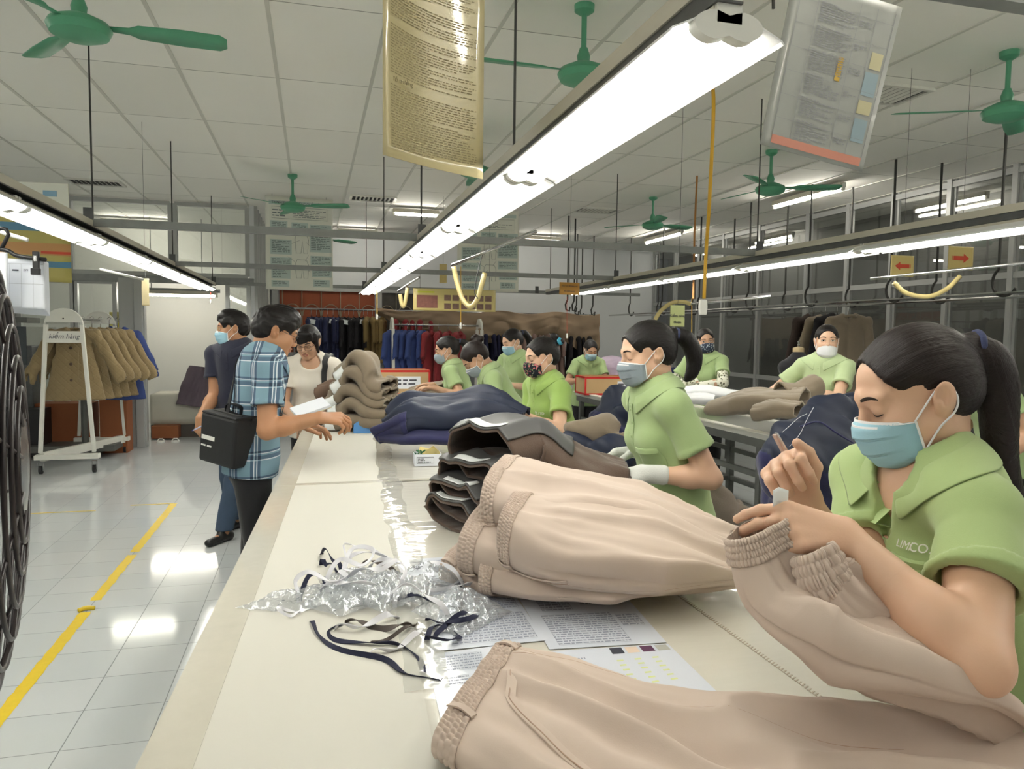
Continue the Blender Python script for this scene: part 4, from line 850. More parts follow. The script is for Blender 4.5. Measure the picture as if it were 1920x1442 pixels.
# ------------------------------------------------------------------ cloth forms: a flattened tube along a path
class Tube:
    def __init__(s, path, side, w, h, seed=0, amp=.008, fr=9., fold=.01, nf=5., p=.62, base=None, up=None, q=.8, m=60, calm=0, raw=False):
        s.calm = calm; s.raw = raw
        s.C = np.array(curve(path, m)); k = len(s.C); s.S = np.linspace(0, 1, k); s.sd = side; s.w = w; s.h = h
        D = np.gradient(s.C, axis=0); s.D = D / np.linalg.norm(D, axis=1)[:, None]; s.seed, s.amp, s.fr, s.fold, s.nf, s.p, s.base, s.q = seed, amp, fr, fold, nf, p, base, q; s.up = V(up) if up is not None else None
        s.L = np.linalg.norm(np.diff(s.C, axis=0), axis=1).sum()
    def it(s, t, a):
        a = np.asarray(a, float)
        if a.ndim == 0: return np.full(np.shape(t), float(a))
        g = np.linspace(0, 1, len(a)); return np.interp(t, g, a) if a.ndim == 1 else np.stack([np.interp(t, g, a[:, i]) for i in range(a.shape[1])], -1)
    def at(s, t, f, off=0.):
        t = np.asarray(t, float); f = np.asarray(f, float); t, f = np.broadcast_arrays(t, f)
        C = s.it(t, s.C); D = s.it(t, s.D); D = D / np.linalg.norm(D, axis=-1)[..., None]
        sd = np.asarray(s.sd, float); sd = np.broadcast_to(sd, C.shape) if sd.ndim == 1 else s.it(t, sd)
        sd = sd if s.raw else sd - (sd * D).sum(-1)[..., None] * D; sd = sd / np.linalg.norm(sd, axis=-1)[..., None]; up = np.cross(sd, D); up = up / np.linalg.norm(up, axis=-1)[..., None]
        ref = s.up if s.up is not None else V(0, 0, 1); up = up * np.where((up @ ref) < 0, -1, 1)[..., None]
        c, z = np.cos(f), np.sin(f); cx = np.sign(c) * np.abs(c) ** s.p; cz = np.sign(z) * np.abs(z) ** s.q; w = s.it(t, s.w); h = s.it(t, s.h)
        n = sd * (c / np.maximum(w, .01))[..., None] + up * (z / np.maximum(h, .01))[..., None]; n /= np.linalg.norm(n, axis=-1)[..., None]
        P = C + sd * (w / 2 * cx)[..., None] + up * (h / 2 * cz)[..., None]
        Q = np.stack([cx * s.nf * .5 + .15 * t * s.nf, np.sign(z) * 3. + 0 * t, t * s.L * 2.2], -1)
        d = s.amp * fbm(P * s.fr, s.seed, 2) + s.fold * (1 - 2 * np.abs(vnoise(Q, s.seed + 7))) * np.minimum(1, np.abs(z) * 1.6) + s.fold * .5 * vnoise(Q * [2.3, 1, 2.2] + 9, s.seed + 3)
        if s.calm: d = d * (.12 + .88 * np.clip((t - .06) / s.calm, 0, 1))
        P = P + n * (d + off)[..., None]
        if s.base is not None: P[..., 2] = np.maximum(P[..., 2], s.base + np.maximum(0, off) + .0012 * np.abs(cz))
        return P
    def shell(s, name, m, parent, t0=0, t1=1, nt=50, nf=64, off=0., th=.004, ruch=0., rows=3, cyc=90, close=True, f0=0, f1=2 * PI, sub=0):
        t = np.linspace(t0, t1, nt)[:, None]; o = off; ff = np.linspace(f0, f1, 1500); tm = .5 * (t0 + min(t1, t0 + .3))
        c_, z_ = np.cos(ff), np.sin(ff); W_, H_ = float(s.it(tm, s.w)), float(s.it(tm, s.h)); q_ = np.stack([np.sign(c_) * np.abs(c_) ** s.p * W_, np.sign(z_) * np.abs(z_) ** s.q * H_], -1)
        al = np.concatenate([[0], np.cumsum(np.linalg.norm(np.diff(q_, axis=0), axis=1))]); al /= al[-1]; sa = np.linspace(0, 1, nf, endpoint=not close); f = np.interp(sa, al, ff)[None, :]; sa = sa[None, :]
        if ruch:
            v = np.linspace(0, 1, nt)[:, None]; ph = sa * cyc * PI + 2.0 * vnoise(np.stack(np.broadcast_arrays(sa * 30, np.floor(v * rows) * 7.3 + .3 * v, 0 * sa), -1), 5)
            o = off + ruch * np.sin(ph * 2) * np.abs(np.sin(v * PI * rows)) ** .6 + ruch * 1.1 * (np.abs(np.sin(v * PI * rows)) ** .5 - .5)
        P = s.at(t, f, o); a, b = P.shape[:2]
        idx = np.arange(a * b).reshape(a, b)
        if close: F = np.stack([idx[:-1], np.roll(idx, -1, 1)[:-1], np.roll(idx, -1, 1)[1:], idx[1:]], -1).reshape(-1, 4)
        else: F = np.stack([idx[:-1, :-1], idx[:-1, 1:], idx[1:, 1:], idx[1:, :-1]], -1).reshape(-1, 4)
        o_ = link_mesh(name, P.reshape(-1, 3), F, m, parent, True)
        if th: q = o_.modifiers.new('thick', 'SOLIDIFY'); q.thickness = th; q.offset = 0
        if sub: q = o_.modifiers.new('sub', 'SUBSURF'); q.levels = q.render_levels = sub
        return o_
    def line(s, name, m, parent, tf, r=.0012, off=.0006):
        return MB().tube(s.at([a for a, b in tf], [b for a, b in tf], off), r, 6).build(name, m, parent, smooth=True)
BEIGE = mat('beige crepe cloth', (192, 175, 162), .8, 0, .025, 5, bump=.05, bscale=500, sheen=.1); BEIGED = mat('beige seam thread', (172, 148, 130), .8, 0, .05)
TAUPE = mat('taupe wool cloth', (128, 115, 97), .9, 0, .07, 30, bump=.25, bscale=250, sheen=.2); BROWN = mat('brown fleece', (86, 68, 56), .9, 0, .08, 25, bump=.3, bscale=220, sheen=.25)
GREYL = mat('grey satin lining', (88, 88, 88), .48, 0, .06, 12, bump=.05, bscale=40); NAVYC = mat('navy fleece', (38, 40, 84), .85, 0, .06, 20, bump=.2, bscale=260, sheen=.2); NAVYL = mat('dark navy lining', (24, 34, 58), .6, 0, .05, 8)
LABELW = mat('white cloth label', (226, 230, 230), .7, 0, .02); WHITEC = mat('white folded cloth', (212, 214, 216), .85, 0, .03, 10, bump=.1, bscale=200)
STRAPW = mat('white cotton tape', (226, 226, 232), .85, 0, .02); STRAPN = mat('navy cotton tape', (28, 32, 58), .85, 0, .05); STRAPG = mat('grey brown tape', (82, 74, 70), .8, 0, .05)
def trousers(label, path, side, w, h, seed, base, group=None, fine=1, loops=(.9, 2.2), wb=.1, fold=.014, amp=.008, mouth=1., pockets=(), seams=(), up=None, nf=6, p=.62, raw=False):
    T = Tube(path, side, w, h, seed, amp, 7., fold, nf, p, base, up, calm=.25, raw=raw); t = empty('trousers', T.C[0], label, 'trousers', group)
    T.shell('cloth', BEIGE, t, wb * .9, 1, 90 * fine, 110 * fine, th=.003)
    T.shell('waistband', BEIGE, t, 0, wb, 30, 520 * fine, off=.004, th=.002, ruch=.0024 * mouth, rows=4, cyc=75)
    for f in loops:
        ts = np.linspace(.0, wb * 1.12, 9); pts = T.at(ts, np.full(9, f), .006 + .007 * np.sin(np.linspace(0, PI, 9))); n = T.at(ts, np.full(9, f), .03) - pts
        MB().ribbon(pts, .012, [v for v in n], .003).build('belt_loop', BEIGE, t, smooth='auto')
    for sm in seams: T.line('seam', BEIGED, t, sm)
    for (ta, fa), (tb, fb) in pockets:
        k = 14; ts = np.linspace(ta, tb, k); fs = np.linspace(fa, fb, k) + .08 * np.sin(np.linspace(0, PI, k)); pts = T.at(ts, fs, .003); n = T.at(ts, fs, .03) - pts
        MB().ribbon(pts, .017, [v for v in n], .003).build('pocket_welt', BEIGE, t, smooth='auto'); T.line('seam', BEIGED, t, list(zip(ts, fs + .02)), .0011, .005)
    return T, t
# ------------------------------------------------------------------ the long cutting table
def tl(y): return -.30 + .047 * (y - 1) + .047 * .9
VINYL = mat('clear vinyl over cream board', (208, 205, 194), .5, 0, .03, 3, coat=1.0); N, L, P = nodes_of(VINYL); P.inputs['Coat Roughness'].default_value = .05
no = N.new('ShaderNodeTexNoise'); no.inputs['Scale'].default_value = 7; tc = N.new('ShaderNodeTexCoord'); mp = N.new('ShaderNodeMapping'); mp.inputs['Scale'].default_value = (1, 3, 1); L.new(tc.outputs['Object'], mp.inputs[0]); L.new(mp.outputs[0], no.inputs[0])
b = N.new('ShaderNodeBump'); b.inputs['Strength'].default_value = .12; b.inputs['Distance'].default_value = .01; L.new(no.outputs[0], b.inputs['Height']); L.new(b.outputs[0], P.inputs['Coat Normal'])
BOARD = mat('cream card board', (206, 204, 195), .62, 0, .02, 2.5); TAPE = mat('clear packing tape', (204, 200, 187), .25, 0, .06, 30, coat=.5)
RG = rotz(.047)[:, :2]
TZ = .85
def tp(u, y, z): return V(-.257 + .047 * (y - 1.17) * 1.0 + u, y, z)          # u: metres from the left edge
t = empty('cutting_table', tp(0, .4, 0), 'long cream topped cutting table covered with board and clear vinyl', 'table')
W_ = 1.345
MB().prism([tp(0, .3, TZ - .03), tp(W_, .3, TZ - .03), tp(W_, 5.32, TZ - .03), tp(0, 5.32, TZ - .03)], (0, 0, .03)).build('tabletop', VINYL, t, bev=.006)
LEGM = mat('grey painted steel', (96, 98, 94), .5, .3, .2, 10)
for y in (.45, 2.7, 5.15):
    for u in (.1, W_ - .1): MB().bar(tp(u, y, 0), tp(u, y, TZ - .03), .05, .05).build('leg', LEGM, t)
    MB().bar(tp(.1, y, .2), tp(W_ - .1, y, .2), .04, .04).build('stretcher', LEGM, t)
for u in (.1, W_ - .1): MB().bar(tp(u, .45, .77), tp(u, 5.15, .77), .04, .06).build('rail', LEGM, t)
for i, (ya, yb, ub) in enumerate(((.32, 3.235, .46), (3.255, 5.28, .47))):
    MB().prism([tp(.075, ya, TZ), tp(ub - .03, ya, TZ), tp(ub, yb, TZ), tp(.08, yb, TZ)], (0, 0, .003)).build('card_board', BOARD, t)
mb = MB(); rg = random.Random(4)
mb.prism([tp(.0, .32, TZ + .0002), tp(.082, .32, TZ + .0002), tp(.086, 5.28, TZ + .0002), tp(.0, 5.28, TZ + .0002)], (0, 0, .004)); mb.build('edge_tape', TAPE, t)
MB().prism([tp(.0, 3.225, TZ + .003), tp(.9, 3.235, TZ + .003), tp(.9, 3.27, TZ + .003), tp(.0, 3.262, TZ + .003)], (0, 0, .0015)).build('seam_tape', TAPE, t)
# crinkled edge of the vinyl along the board
VCL = mat('crinkled clear vinyl', (232, 232, 226), .08, 0, .02, alpha=.45, coat=1)
P = []
for y in np.linspace(1.3, 5.2, 260):
    u0 = .46 - .012 * (3.2 - y) + .012 * vnoise(np.array([y * 9., 0, 0])); r = []
    for k in range(7): r.append(tp(u0 - .02 + k * .014, y, TZ + .004 + .0032 * math.sin(k / 6 * PI) * (1 + vnoise(np.array([y * 42., k * .7, 0])))))
    P.append(r)
MB().grid(np.array(P)).build('vinyl_edge', VCL, t, smooth=True)
mb = MB()
for k in range(120):
    y = 1.0 + k * .0095; x = .885; mb.box((x, y, TZ + .0008), (.012, .003, .0008), rotz(.5))
mb.tube([(.88, .9, TZ + .0006), (.885, 2.2, TZ + .0006)], .0008, 4); mb.build('stitched_line', mat('faded stitch line', (176, 166, 150), .7), t)
# sheets under the vinyl
PAPERV = mat('paper under vinyl', (214, 220, 232), .5, 0, .015, 3, coat=1.0); nodes_of(PAPERV)[2].inputs['Coat Roughness'].default_value = .06
INKB = mat('blue grey print', (138, 144, 160), .7)
def sheet_px(label, c, z, blocks, seed, extra=None, ink=None):
    q = [onz(x, y, z) for x, y in c]; o0 = MB().prism(q[::-1], (0, 0, .0006)); t_ = o0.build('paper_sheet', PAPERV); tag(t_, label, 'paper', 'printed sheets under the vinyl')
    def pt(u, v): return (q[0] * (1 - u) + q[1] * u) * (1 - v) + (q[3] * (1 - u) + q[2] * u) * v + V(0, 0, .0009)
    mb = MB(); rg = random.Random(seed)
    for u0, v0, u1, v1, n, kind in blocks:
        for i in range(n):
            v = v0 + (v1 - v0) * (i + .3) / n; hgt = (v1 - v0) / n * .42; u = u0; end = u1 if kind != 'r' else u0 + (u1 - u0) * rg.uniform(.4, 1)
            while u < end:
                L_ = min(end - u, rg.uniform(.012, .06)); mb.add([pt(u, v), pt(u + L_, v), pt(u + L_, v + hgt), pt(u, v + hgt)], [(3, 2, 1, 0)]); u += L_ + .01
        if kind in 'tb':
            for i in range(n + 1):
                if kind == 'b' and i not in (0, n): continue
                v = v0 + (v1 - v0) * i / n; mb.add([pt(u0, v), pt(u1, v), pt(u1, v + .003), pt(u0, v + .003)], [(3, 2, 1, 0)])
            for i in range(4 if kind == 't' else 2):
                u = u0 + (u1 - u0) * i / (3 if kind == 't' else 1); mb.add([pt(u, v0), pt(u + .003, v0), pt(u + .003, v1), pt(u, v1)], [(3, 2, 1, 0)])
    mb.build('print', ink or INKB, t_)
    if extra: extra(pt, t_)
    return t_
z = TZ + .001
sheet_px('printed sheet half under the beige trousers stack, behind the white straps', [(757, 1050), (905, 1040), (964, 1104), (800, 1116)], z, [(.05, .08, .95, .45, 7, 't'), (.05, .52, .95, .95, 7, 'r')], 1)
sheet_px('printed sheet with dense lines right of the straps, touching the trousers stack', [(900, 1060), (1118, 1066), (1147, 1102), (968, 1114)], z + .0008, [(.05, .1, .95, .92, 12, 't')], 2)
sheet_px('printed table sheet beside the silver bags, left of the central sheet', [(835, 1112), (957, 1104), (1023, 1201), (800, 1223)], z + .0016, [(.3, .06, .95, .4, 8, 't'), (.2, .48, .95, .94, 11, 't')], 3)
sheet_px('large printed order sheet in the middle, with small table at its top left', [(968, 1114), (1160, 1104), (1250, 1205), (1030, 1218)], z + .0008, [(.14, .1, .42, .38, 6, 't'), (.52, .04, .8, .3, 5, 'b'), (.1, .45, .72, .95, 14, 'b'), (.76, .5, .95, .7, 5, 't')], 4)
sheet_px('shiny printed sheet at the near left, under the lighting reflection', [(798, 1228), (925, 1212), (950, 1352), (830, 1366)], z, [(.1, .06, .8, .3, 6, 't'), (.12, .38, .55, .5, 3, 'b'), (.2, .8, .6, .9, 2, 'r')], 5)
def swatches(pt, par):
    for i, c in enumerate(((50, 52, 64), (214, 194, 178), (88, 50, 80), (172, 172, 164))):
        u = .5 + .125 * i; MB().add([pt(u, .015), pt(u + .1, .015), pt(u + .1, .1), pt(u, .1)], [(3, 2, 1, 0)]).build('colour_swatch', mat('swatch %d' % i, c, .7), par)
    mb = MB()
    for i in range(26):
        u = .36 + .005 * i; mb.add([pt(u, .36), pt(u + .003 * (1 + i % 3) / 3, .36), pt(u + .003 * (1 + i % 3) / 3, .5), pt(u, .5)], [(3, 2, 1, 0)])
    mb.build('barcode', INK, par)
    for i in range(3):
        mb = MB()
        for k in range(6): u = .5 + .14 * i; v = .18 + .06 * k; mb.add([pt(u, v), pt(u + .05, v), pt(u + .05, v + .02), pt(u, v + .02)], [(3, 2, 1, 0)])
        mb.build('highlighted_words', mat('yellow green marker', (204, 212, 150), .6), par)
sheet_px('sheet with four colour swatches in a row, above the near trousers', [(1025, 1222), (1252, 1207), (1390, 1342), (1090, 1420)], z, [(.1, .1, .3, .14, 1, 'r'), (.2, .2, .3, .24, 1, 'r'), (.36, .56, .8, .8, 7, 'r'), (.48, .84, .6, .93, 4, 'r')], 6, swatches)
# ------------------------------------------------------------------ second table behind, right table, red edged boxes
def steel_table(label, x0, x1, y0, y1, zt, top, legs):
    t = empty('work_table', (x0, y0, 0), label, 'table'); MB().box(((x0 + x1) / 2, (y0 + y1) / 2, zt - .02), (x1 - x0, y1 - y0, .04)).build('tabletop', top, t, bev=.006)
    for y in legs:
        for x in (x0 + .05, x1 - .05): MB().bar((x, y, 0), (x, y, zt - .04), .05, .05, (0, 1, 0)).build('leg', LEGM, t)
    for z in (.3, .55):
        for x in (x0 + .05, x1 - .05): MB().bar((x, legs[0], z), (x, legs[-1], z), .03, .04).build('side_rail', LEGM, t)
    for y in legs: MB().bar((x0 + .05, y, .3), (x1 - .05, y, .3), .03, .04).build('stretcher', LEGM, t)
    for x in (x0 + .03, x1 - .03): MB().bar((x, y0 + .02, zt - .07), (x, y1 - .02, zt - .07), .03, .06).build('apron', LEGM, t)
    return t
steel_table('work table behind the glasses woman, under the taupe coats and red edged box', .22, 1.1, 6.1, 8.6, TZ, BOARD, (6.2, 7.4, 8.5))
GVIN = mat('grey vinyl top', (186, 186, 178), .3, 0, .08, 4, coat=1.)
rt_ = steel_table('long white edged work table on the right, with white cloth and taupe coats', 2.93, 3.5, 3.0, 8.1, TZ, GVIN, (3.1, 4.45, 5.6, 6.8, 8.0))
mb = MB()
for x in (2.95, 3.48): mb.box((x, 5.55, TZ + .004), (.07, 5.1, .008))
mb.build('edge_strip', mat('worn white strip', (214, 212, 202), .6, 0, .12, 20), rt_)
REDT = mat('red packing tape', (196, 38, 36), .35, 0, .05)
def red_box(label, c, w_, d_, h_, rot, seed):
    R = rotz(rot); t = empty('cardboard_box', c, label, 'box', 'red edged boxes'); c = V(c); th = .006; F = lambda x, y, z: c + R @ V(x, y, z)
    mb = MB()
    for s_ in (-1, 1): mb.box(F(0, s_ * d_ / 2, h_ / 2), (w_, th, h_), R); mb.box(F(s_ * w_ / 2, 0, h_ / 2), (th, d_, h_), R)
    mb.box(F(0, 0, .004), (w_, d_, .008), R); mb.build('carton', CARD, t)
    mb = MB(); e = .02
    for s_ in (-1, 1):
        for z in (e / 2, h_ - e / 2): mb.box(F(0, s_ * (d_ / 2 + .003), z), (w_ + .012, .003, e), R); mb.box(F(s_ * (w_ / 2 + .003), 0, z), (.003, d_ + .012, e), R)
        for q in (-1, 1): mb.box(F(q * w_ / 2, s_ * (d_ / 2 + .003), h_ / 2), (e, .003, h_), R)
        mb.box(F(0, s_ * d_ / 2, h_ + .001), (w_ + .01, .012, .003), R); mb.box(F(s_ * w_ / 2, 0, h_ + .001), (.012, d_, .003), R)
    mb.build('red_edging', REDT, t)
    l0 = MB().box(F(w_ * .22, -d_ / 2 - .005, h_ * .5), (w_ * .36, .002, h_ * .5), R).build('label', PAPER, t)
    mb = MB(); words_on(mb, F(w_ * .05, -d_ / 2 - .0062, h_ * .68), R @ V(1, 0, 0), (0, 0, 1), w_ * .34, 2, h_ * .3, seed); mb.build('print', INK, l0)
    return t
red_box('red edged cardboard box on the right table, in front of the masked woman', (3.22, 7.75, TZ), .68, .34, .2, -.05, 1)
red_box('wide red edged cardboard box left of the woman with her back turned', (.72, 8.05, TZ), .95, .4, .26, 0, 2)
# ------------------------------------------------------------------ beige trousers
L3 = lambda *q: [ond(*a) for a in q]
z1 = TZ + .003
ST = 'beige trousers in the stack'
trousers('beige trousers lying lowest in the stack, waistband at far left', L3((858, 1042, 2.05), (960, 1062, 2.0), (1120, 1068, 1.97), (1290, 1062, 1.95)), (.15, 1, .1), [.24, .34, .34, .12], [.07, .05, .04, .012], 11, z1, ST, fold=.008, loops=(.6, 1.4, 2.4), nf=7, p=.5)
trousers('beige trousers second lowest in the stack, crumpled waistband nearest the papers', L3((918, 1060, 1.9), (1010, 1064, 1.87), (1150, 1068, 1.84), (1340, 1066, 1.82)), (.15, 1, .1), [.2, .32, .34, .12], [.08, .055, .04, .012], 12, z1, ST, fold=.009, loops=(.9, 2.0), nf=7, p=.5)
trousers('beige trousers in the middle of the stack with two open belt loops', L3((892, 998, 1.98), (1010, 1018, 1.93), (1160, 1030, 1.9), (1392, 1050, 1.88)), (.2, 1, .25), [.26, .36, .38, .2], [.13, .1, .08, .02], 13, z1, ST, fold=.014, loops=(3.6, 5.3), seams=[[(t_, 5.0) for t_ in np.linspace(.1, .8, 20)]], nf=6, p=.55)
trousers('beige trousers wide in front of the stack with a pocket slit', L3((952, 990, 1.84), (1060, 1008, 1.8), (1230, 1022, 1.79), (1396, 1062, 1.79)), (.1, 1, .35), [.16, .3, .32, .1], [.15, .12, .09, .012], 14, z1, ST, fold=.022, loops=(3.5, 4.6), pockets=[((.12, 3.9), (.36, 3.3))], seams=[[(t_, 3.5 - .1 * t_) for t_ in np.linspace(.3, .95, 20)]], nf=5, p=.5)
trousers('beige trousers topmost on the stack, waistband standing open', L3((934, 930, 2.04), (1030, 935, 2.0), (1200, 965, 1.96), (1396, 1012, 1.92)), (.1, 1, .1), [.3, .36, .36, .16], [.18, .115, .08, .02], 15, z1, ST, fold=.028, loops=(.5, 3.3, 4.2), seams=[[(t_, 3.3 - .3 * t_) for t_ in np.linspace(.1, .5, 20)]], nf=5, p=.6)
# nearest trousers, spread at the front edge of the table
sd0 = [unit(V(*q, 0)) for q in ((.52, .855), (.48, .88), (.45, .89), (.4, .92), (.4, .92), (.42, .9), (.42, .9))]
trousers('beige trousers spread out nearest the camera, ruched waistband with belt loops', [V(x, y, TZ + z) for x, y, z in ((.264, 1.22, .034), (.33, 1.127, .032), (.4625, .883, .03), (.592, .782, .03), (.732, .727, .03), (.94, .6, .03), (1.35, .45, .03))], sd0, [.365, .41, .49, .53, .53, .53, .5], [.056, .058, .056, .056, .06, .05, .05], 21, z1, fine=2, loops=(.95, 2.05, 5.2), wb=.08, fold=.03, amp=.012, pockets=[((.12, 1.5), (.26, 1.85))], seams=[[(t_, 1.2 - .2 * t_) for t_ in np.linspace(.09, .7, 30)], [(t_, .7 - .2 * t_) for t_ in np.linspace(.09, .28, 20)]], nf=5, p=.6, raw=True)
# trousers held up by the nearest woman
_, held = trousers('beige trousers held up by the nearest woman, leg trailing over the table edge', L3((1432, 978, 1.17), (1474, 1075, 1.17), (1540, 1140, 1.15), (1660, 1195, 1.12), (1775, 1245, 1.12), (1858, 1322, 1.14)), [unit(V(.75, .15, .6)), unit(V(.8, .35, .3)), unit(V(.4, .85, .2)), unit(V(.1, 1, .15)), unit(V(.1, 1, .1)), unit(V(.1, 1, 0))], [.125, .19, .23, .24, .22, .15], [.06, .08, .085, .08, .065, .04], 31, z1, fine=2, loops=(1.2, 4.3), wb=.085, fold=.026, amp=.012, pockets=[((.3, 4.5), (.42, 4.1))], seams=[[(t_, 3.9) for t_ in np.linspace(.1, .8, 24)]], up=(.3, -.8, .5), nf=6, p=.7)
T = Tube(L3((1525, 1030, 1.12), (1552, 1085, 1.11), (1590, 1120, 1.11), (1650, 1150, 1.11)), unit(V(.7, .3, .5)), [.07, .085, .1, .1], [.045, .05, .04, .03], 33, .006, 9, .008, 5, .8, z1, up=(.3, -.8, .5)); T.shell('waistband_fold', BEIGE, held, 0, .42, 40, 500, th=.002, ruch=.0024, rows=4, cyc=36); T.shell('cloth_fold', BEIGE, held, .4, 1, 30, 60, th=.003)
T = Tube(L3((1412, 1010, 1.165), (1418, 1075, 1.16), (1432, 1132, 1.155)), unit(V(.8, .3, .1)), [.03, .055, .07], [.02, .02, .012], 34, .004, 9, .006, 4, .7, z1, up=(.3, -.8, .3)); T.shell('cloth_corner', BEIGE, held, 0, 1, 30, 50, th=.003)
lp = ond(1464, 928, 1.165); P = np.array([[lp + V(.034 * (u - .5), .01 * (u - .5), .026 * (v_ - .5) - .012 * abs(u - .35)) for u in np.linspace(0, 1, 9)] for v_ in np.linspace(0, 1, 5)])
o = MB().grid(P).build('care_label', LABELW, smooth='auto', solid=.001); tag(o, 'small white care label pinched in the nearest woman\'s fingers', 'label')
# thread snips in her far hand
sn = empty('thread_snips', ond(1462, 850, 1.25), 'slim metal thread snips held in the nearest woman\'s raised hand', 'snips')
a, b = ond(1452, 815, 1.28), ond(1500, 905, 1.295); MB().bar(a, b, .011, .004, (1, 0, 0)).build('blade', mat('pinkish steel', (190, 166, 156), .3, .5), sn, bev=.001); MB().bar(a + V(.006, .004, .002), b + V(.012, .006, .0), .008, .003, (1, 0, 0)).build('blade', CHROME, sn)
# ------------------------------------------------------------------ brown jackets shaken out by the second woman
KS = [unit(V(-.75, .6, .1)), unit(V(-.4, .9, .1)), V(.1, 1, .1), V(.1, 1, .1)]
for i, (pth, w_, h_, lb) in enumerate((
    (L3((842, 972, 2.45), (905, 955, 2.55), (1040, 950, 2.58), (1150, 952, 2.62)), [.26, .34, .36, .3], [.085, .08, .07, .05], 'brown jacket lowest in the bundle, touching the vinyl'),
    (L3((856, 940, 2.43), (920, 922, 2.53), (1050, 925, 2.58), (1160, 925, 2.62)), [.27, .34, .36, .3], [.1, .1, .09, .07], 'brown jacket second from below in the bundle'),
    (L3((876, 898, 2.42), (940, 880, 2.53), (1065, 900, 2.58), (1170, 905, 2.6)), [.27, .36, .36, .24], [.13, .13, .11, .08], 'brown jacket third in the bundle, with dark open collar'),
    (L3((902, 850, 2.42), (972, 832, 2.55), (1070, 872, 2.58), (1172, 893, 2.58)), [.3, .38, .36, .2], [.16, .15, .12, .07], 'brown jacket on top of the bundle, small gold print, half covered by grey lining'))):
    T = Tube(pth, KS, w_, h_, 40 + i, .01, 8., .016, 2.6, .8, TZ + .003, q=.9); t = empty('jacket', T.C[0], lb, 'jacket', 'brown jackets in the bundle')
    T.shell('shell', BROWN, t, 0, 1, 60, 80, th=.008); T.shell('lining', GREYL, t, -.0, .22 if i < 3 else .62, 40, 60, off=.01, th=.006, close=False, f0=.3, f1=2.3)
    T.shell('label', LABELW, t, .005, .09, 8, 14, off=.017, th=.002, close=False, f0=1.1, f1=1.9)
    if i == 3:
        c = T.at(.8, 4.6, .004); n = unit(T.at(.8, 4.6, .03) - c); GOLD = mat('gold print', (190, 160, 80), .4); mb = MB(); r = unit(V(1, -.1, 0)); u = unit(np.cross(n, r)); u = u if u[2] > 0 else -u
        for k in range(3): mb.ribbon([c + r * (.022 * v_) + u * (.012 * v_ * v_ * .3 + .006 * k - .008 * abs(v_) + .01) + n * .004 for v_ in np.linspace(-1, 1, 9)], .002, n, .001)
        mb.build('gold_motif', GOLD, t)
# ------------------------------------------------------------------ navy jacket bundle further along the table
T = Tube(L3((722, 812, 4.0), (790, 806, 3.95), (870, 812, 3.9), (960, 818, 3.9)), (0, 1, .1), [.2, .4, .4, .3], [.06, .07, .06, .05], 51, .008, 7, .01, 5, .6, TZ + .003); t = empty('jacket', T.C[0], 'navy fleece jacket lying flat under the dark navy lining, beside the blue tape holder', 'jacket'); T.shell('shell', NAVYC, t, th=.006)
T = Tube(L3((705, 806, 4.0), (765, 775, 3.98), (830, 772, 3.95), (905, 765, 3.9), (985, 785, 3.85)), (0, 1, .1), [.18, .36, .4, .38, .2], [.06, .13, .11, .12, .05], 52, .012, 8, .03, 5, .65, TZ + .01); t = empty('jacket', T.C[0], 'navy jacket turned inside out, its lining bulging over the table middle', 'jacket'); T.shell('lining', NAVYL, t, .1, 1, th=.006); T.shell('hem_facing', NAVYC, t, 0, .3, 30, 60, off=.006, th=.006, close=False, f0=2.4, f1=5.6)
T.shell('label', LABELW, t, .62, .74, 8, 8, off=.012, th=.002, close=False, f0=4.9, f1=5.5)
# ------------------------------------------------------------------ taupe coats folded at the end of the table
for i, (y_, lb) in enumerate(((790, 'lowest'), (768, 'second from below'), (745, 'middle one'), (722, 'second from the top'), (702, 'topmost'))):
    s_ = (0, 4, -4, 6, 12)[i]; T = Tube(L3((632 + s_, y_ - 2, 5.05), (668 + s_, y_ - 8 - 4 * i, 5.02), (705, y_ - 4 + 5 * i, 4.98), (738 - 2 * i, y_ + 5 * i, 4.96)), (.1, 1, .05), [.4, .44, .42, .3], [.085, .1, .08, .05], 60 + i, .006, 8, .012, 4, .6, TZ + .003)
    t = empty('coat', T.C[0], 'folded taupe coat, %s in the pile by the plaid man' % lb, 'coat', 'taupe coats in the pile'); T.shell('shell', TAUPE, t, 0, 1, 44, 60, th=.014); T.shell('label', LABELW, t, .02, .16, 6, 10, off=.011, th=.003, close=False, f0=2.5, f1=3.5)
for i, (px, py) in enumerate(((612, 735), (602, 760), (600, 782))):
    T = Tube(L3((px - 8, py, 5.22), (px + 30, py - 10, 5.2), (px + 70, py - 4, 5.18)), (.1, 1, 0), [.3, .3, .3], [.08, .09, .07], 70 + i, .008, 9, .012, 4, .6, TZ + .003); t = empty('coat', T.C[0], ('upper', 'middle', 'lower')[i] + ' brown coat tucked behind the taupe pile, next to the glasses woman', 'coat', 'brown coats behind the pile'); T.shell('shell', mat('dark taupe wool', (112, 90, 76), .9, 0, .07, 30, bump=.25, bscale=250), t, 0, 1, 30, 50, th=.01)
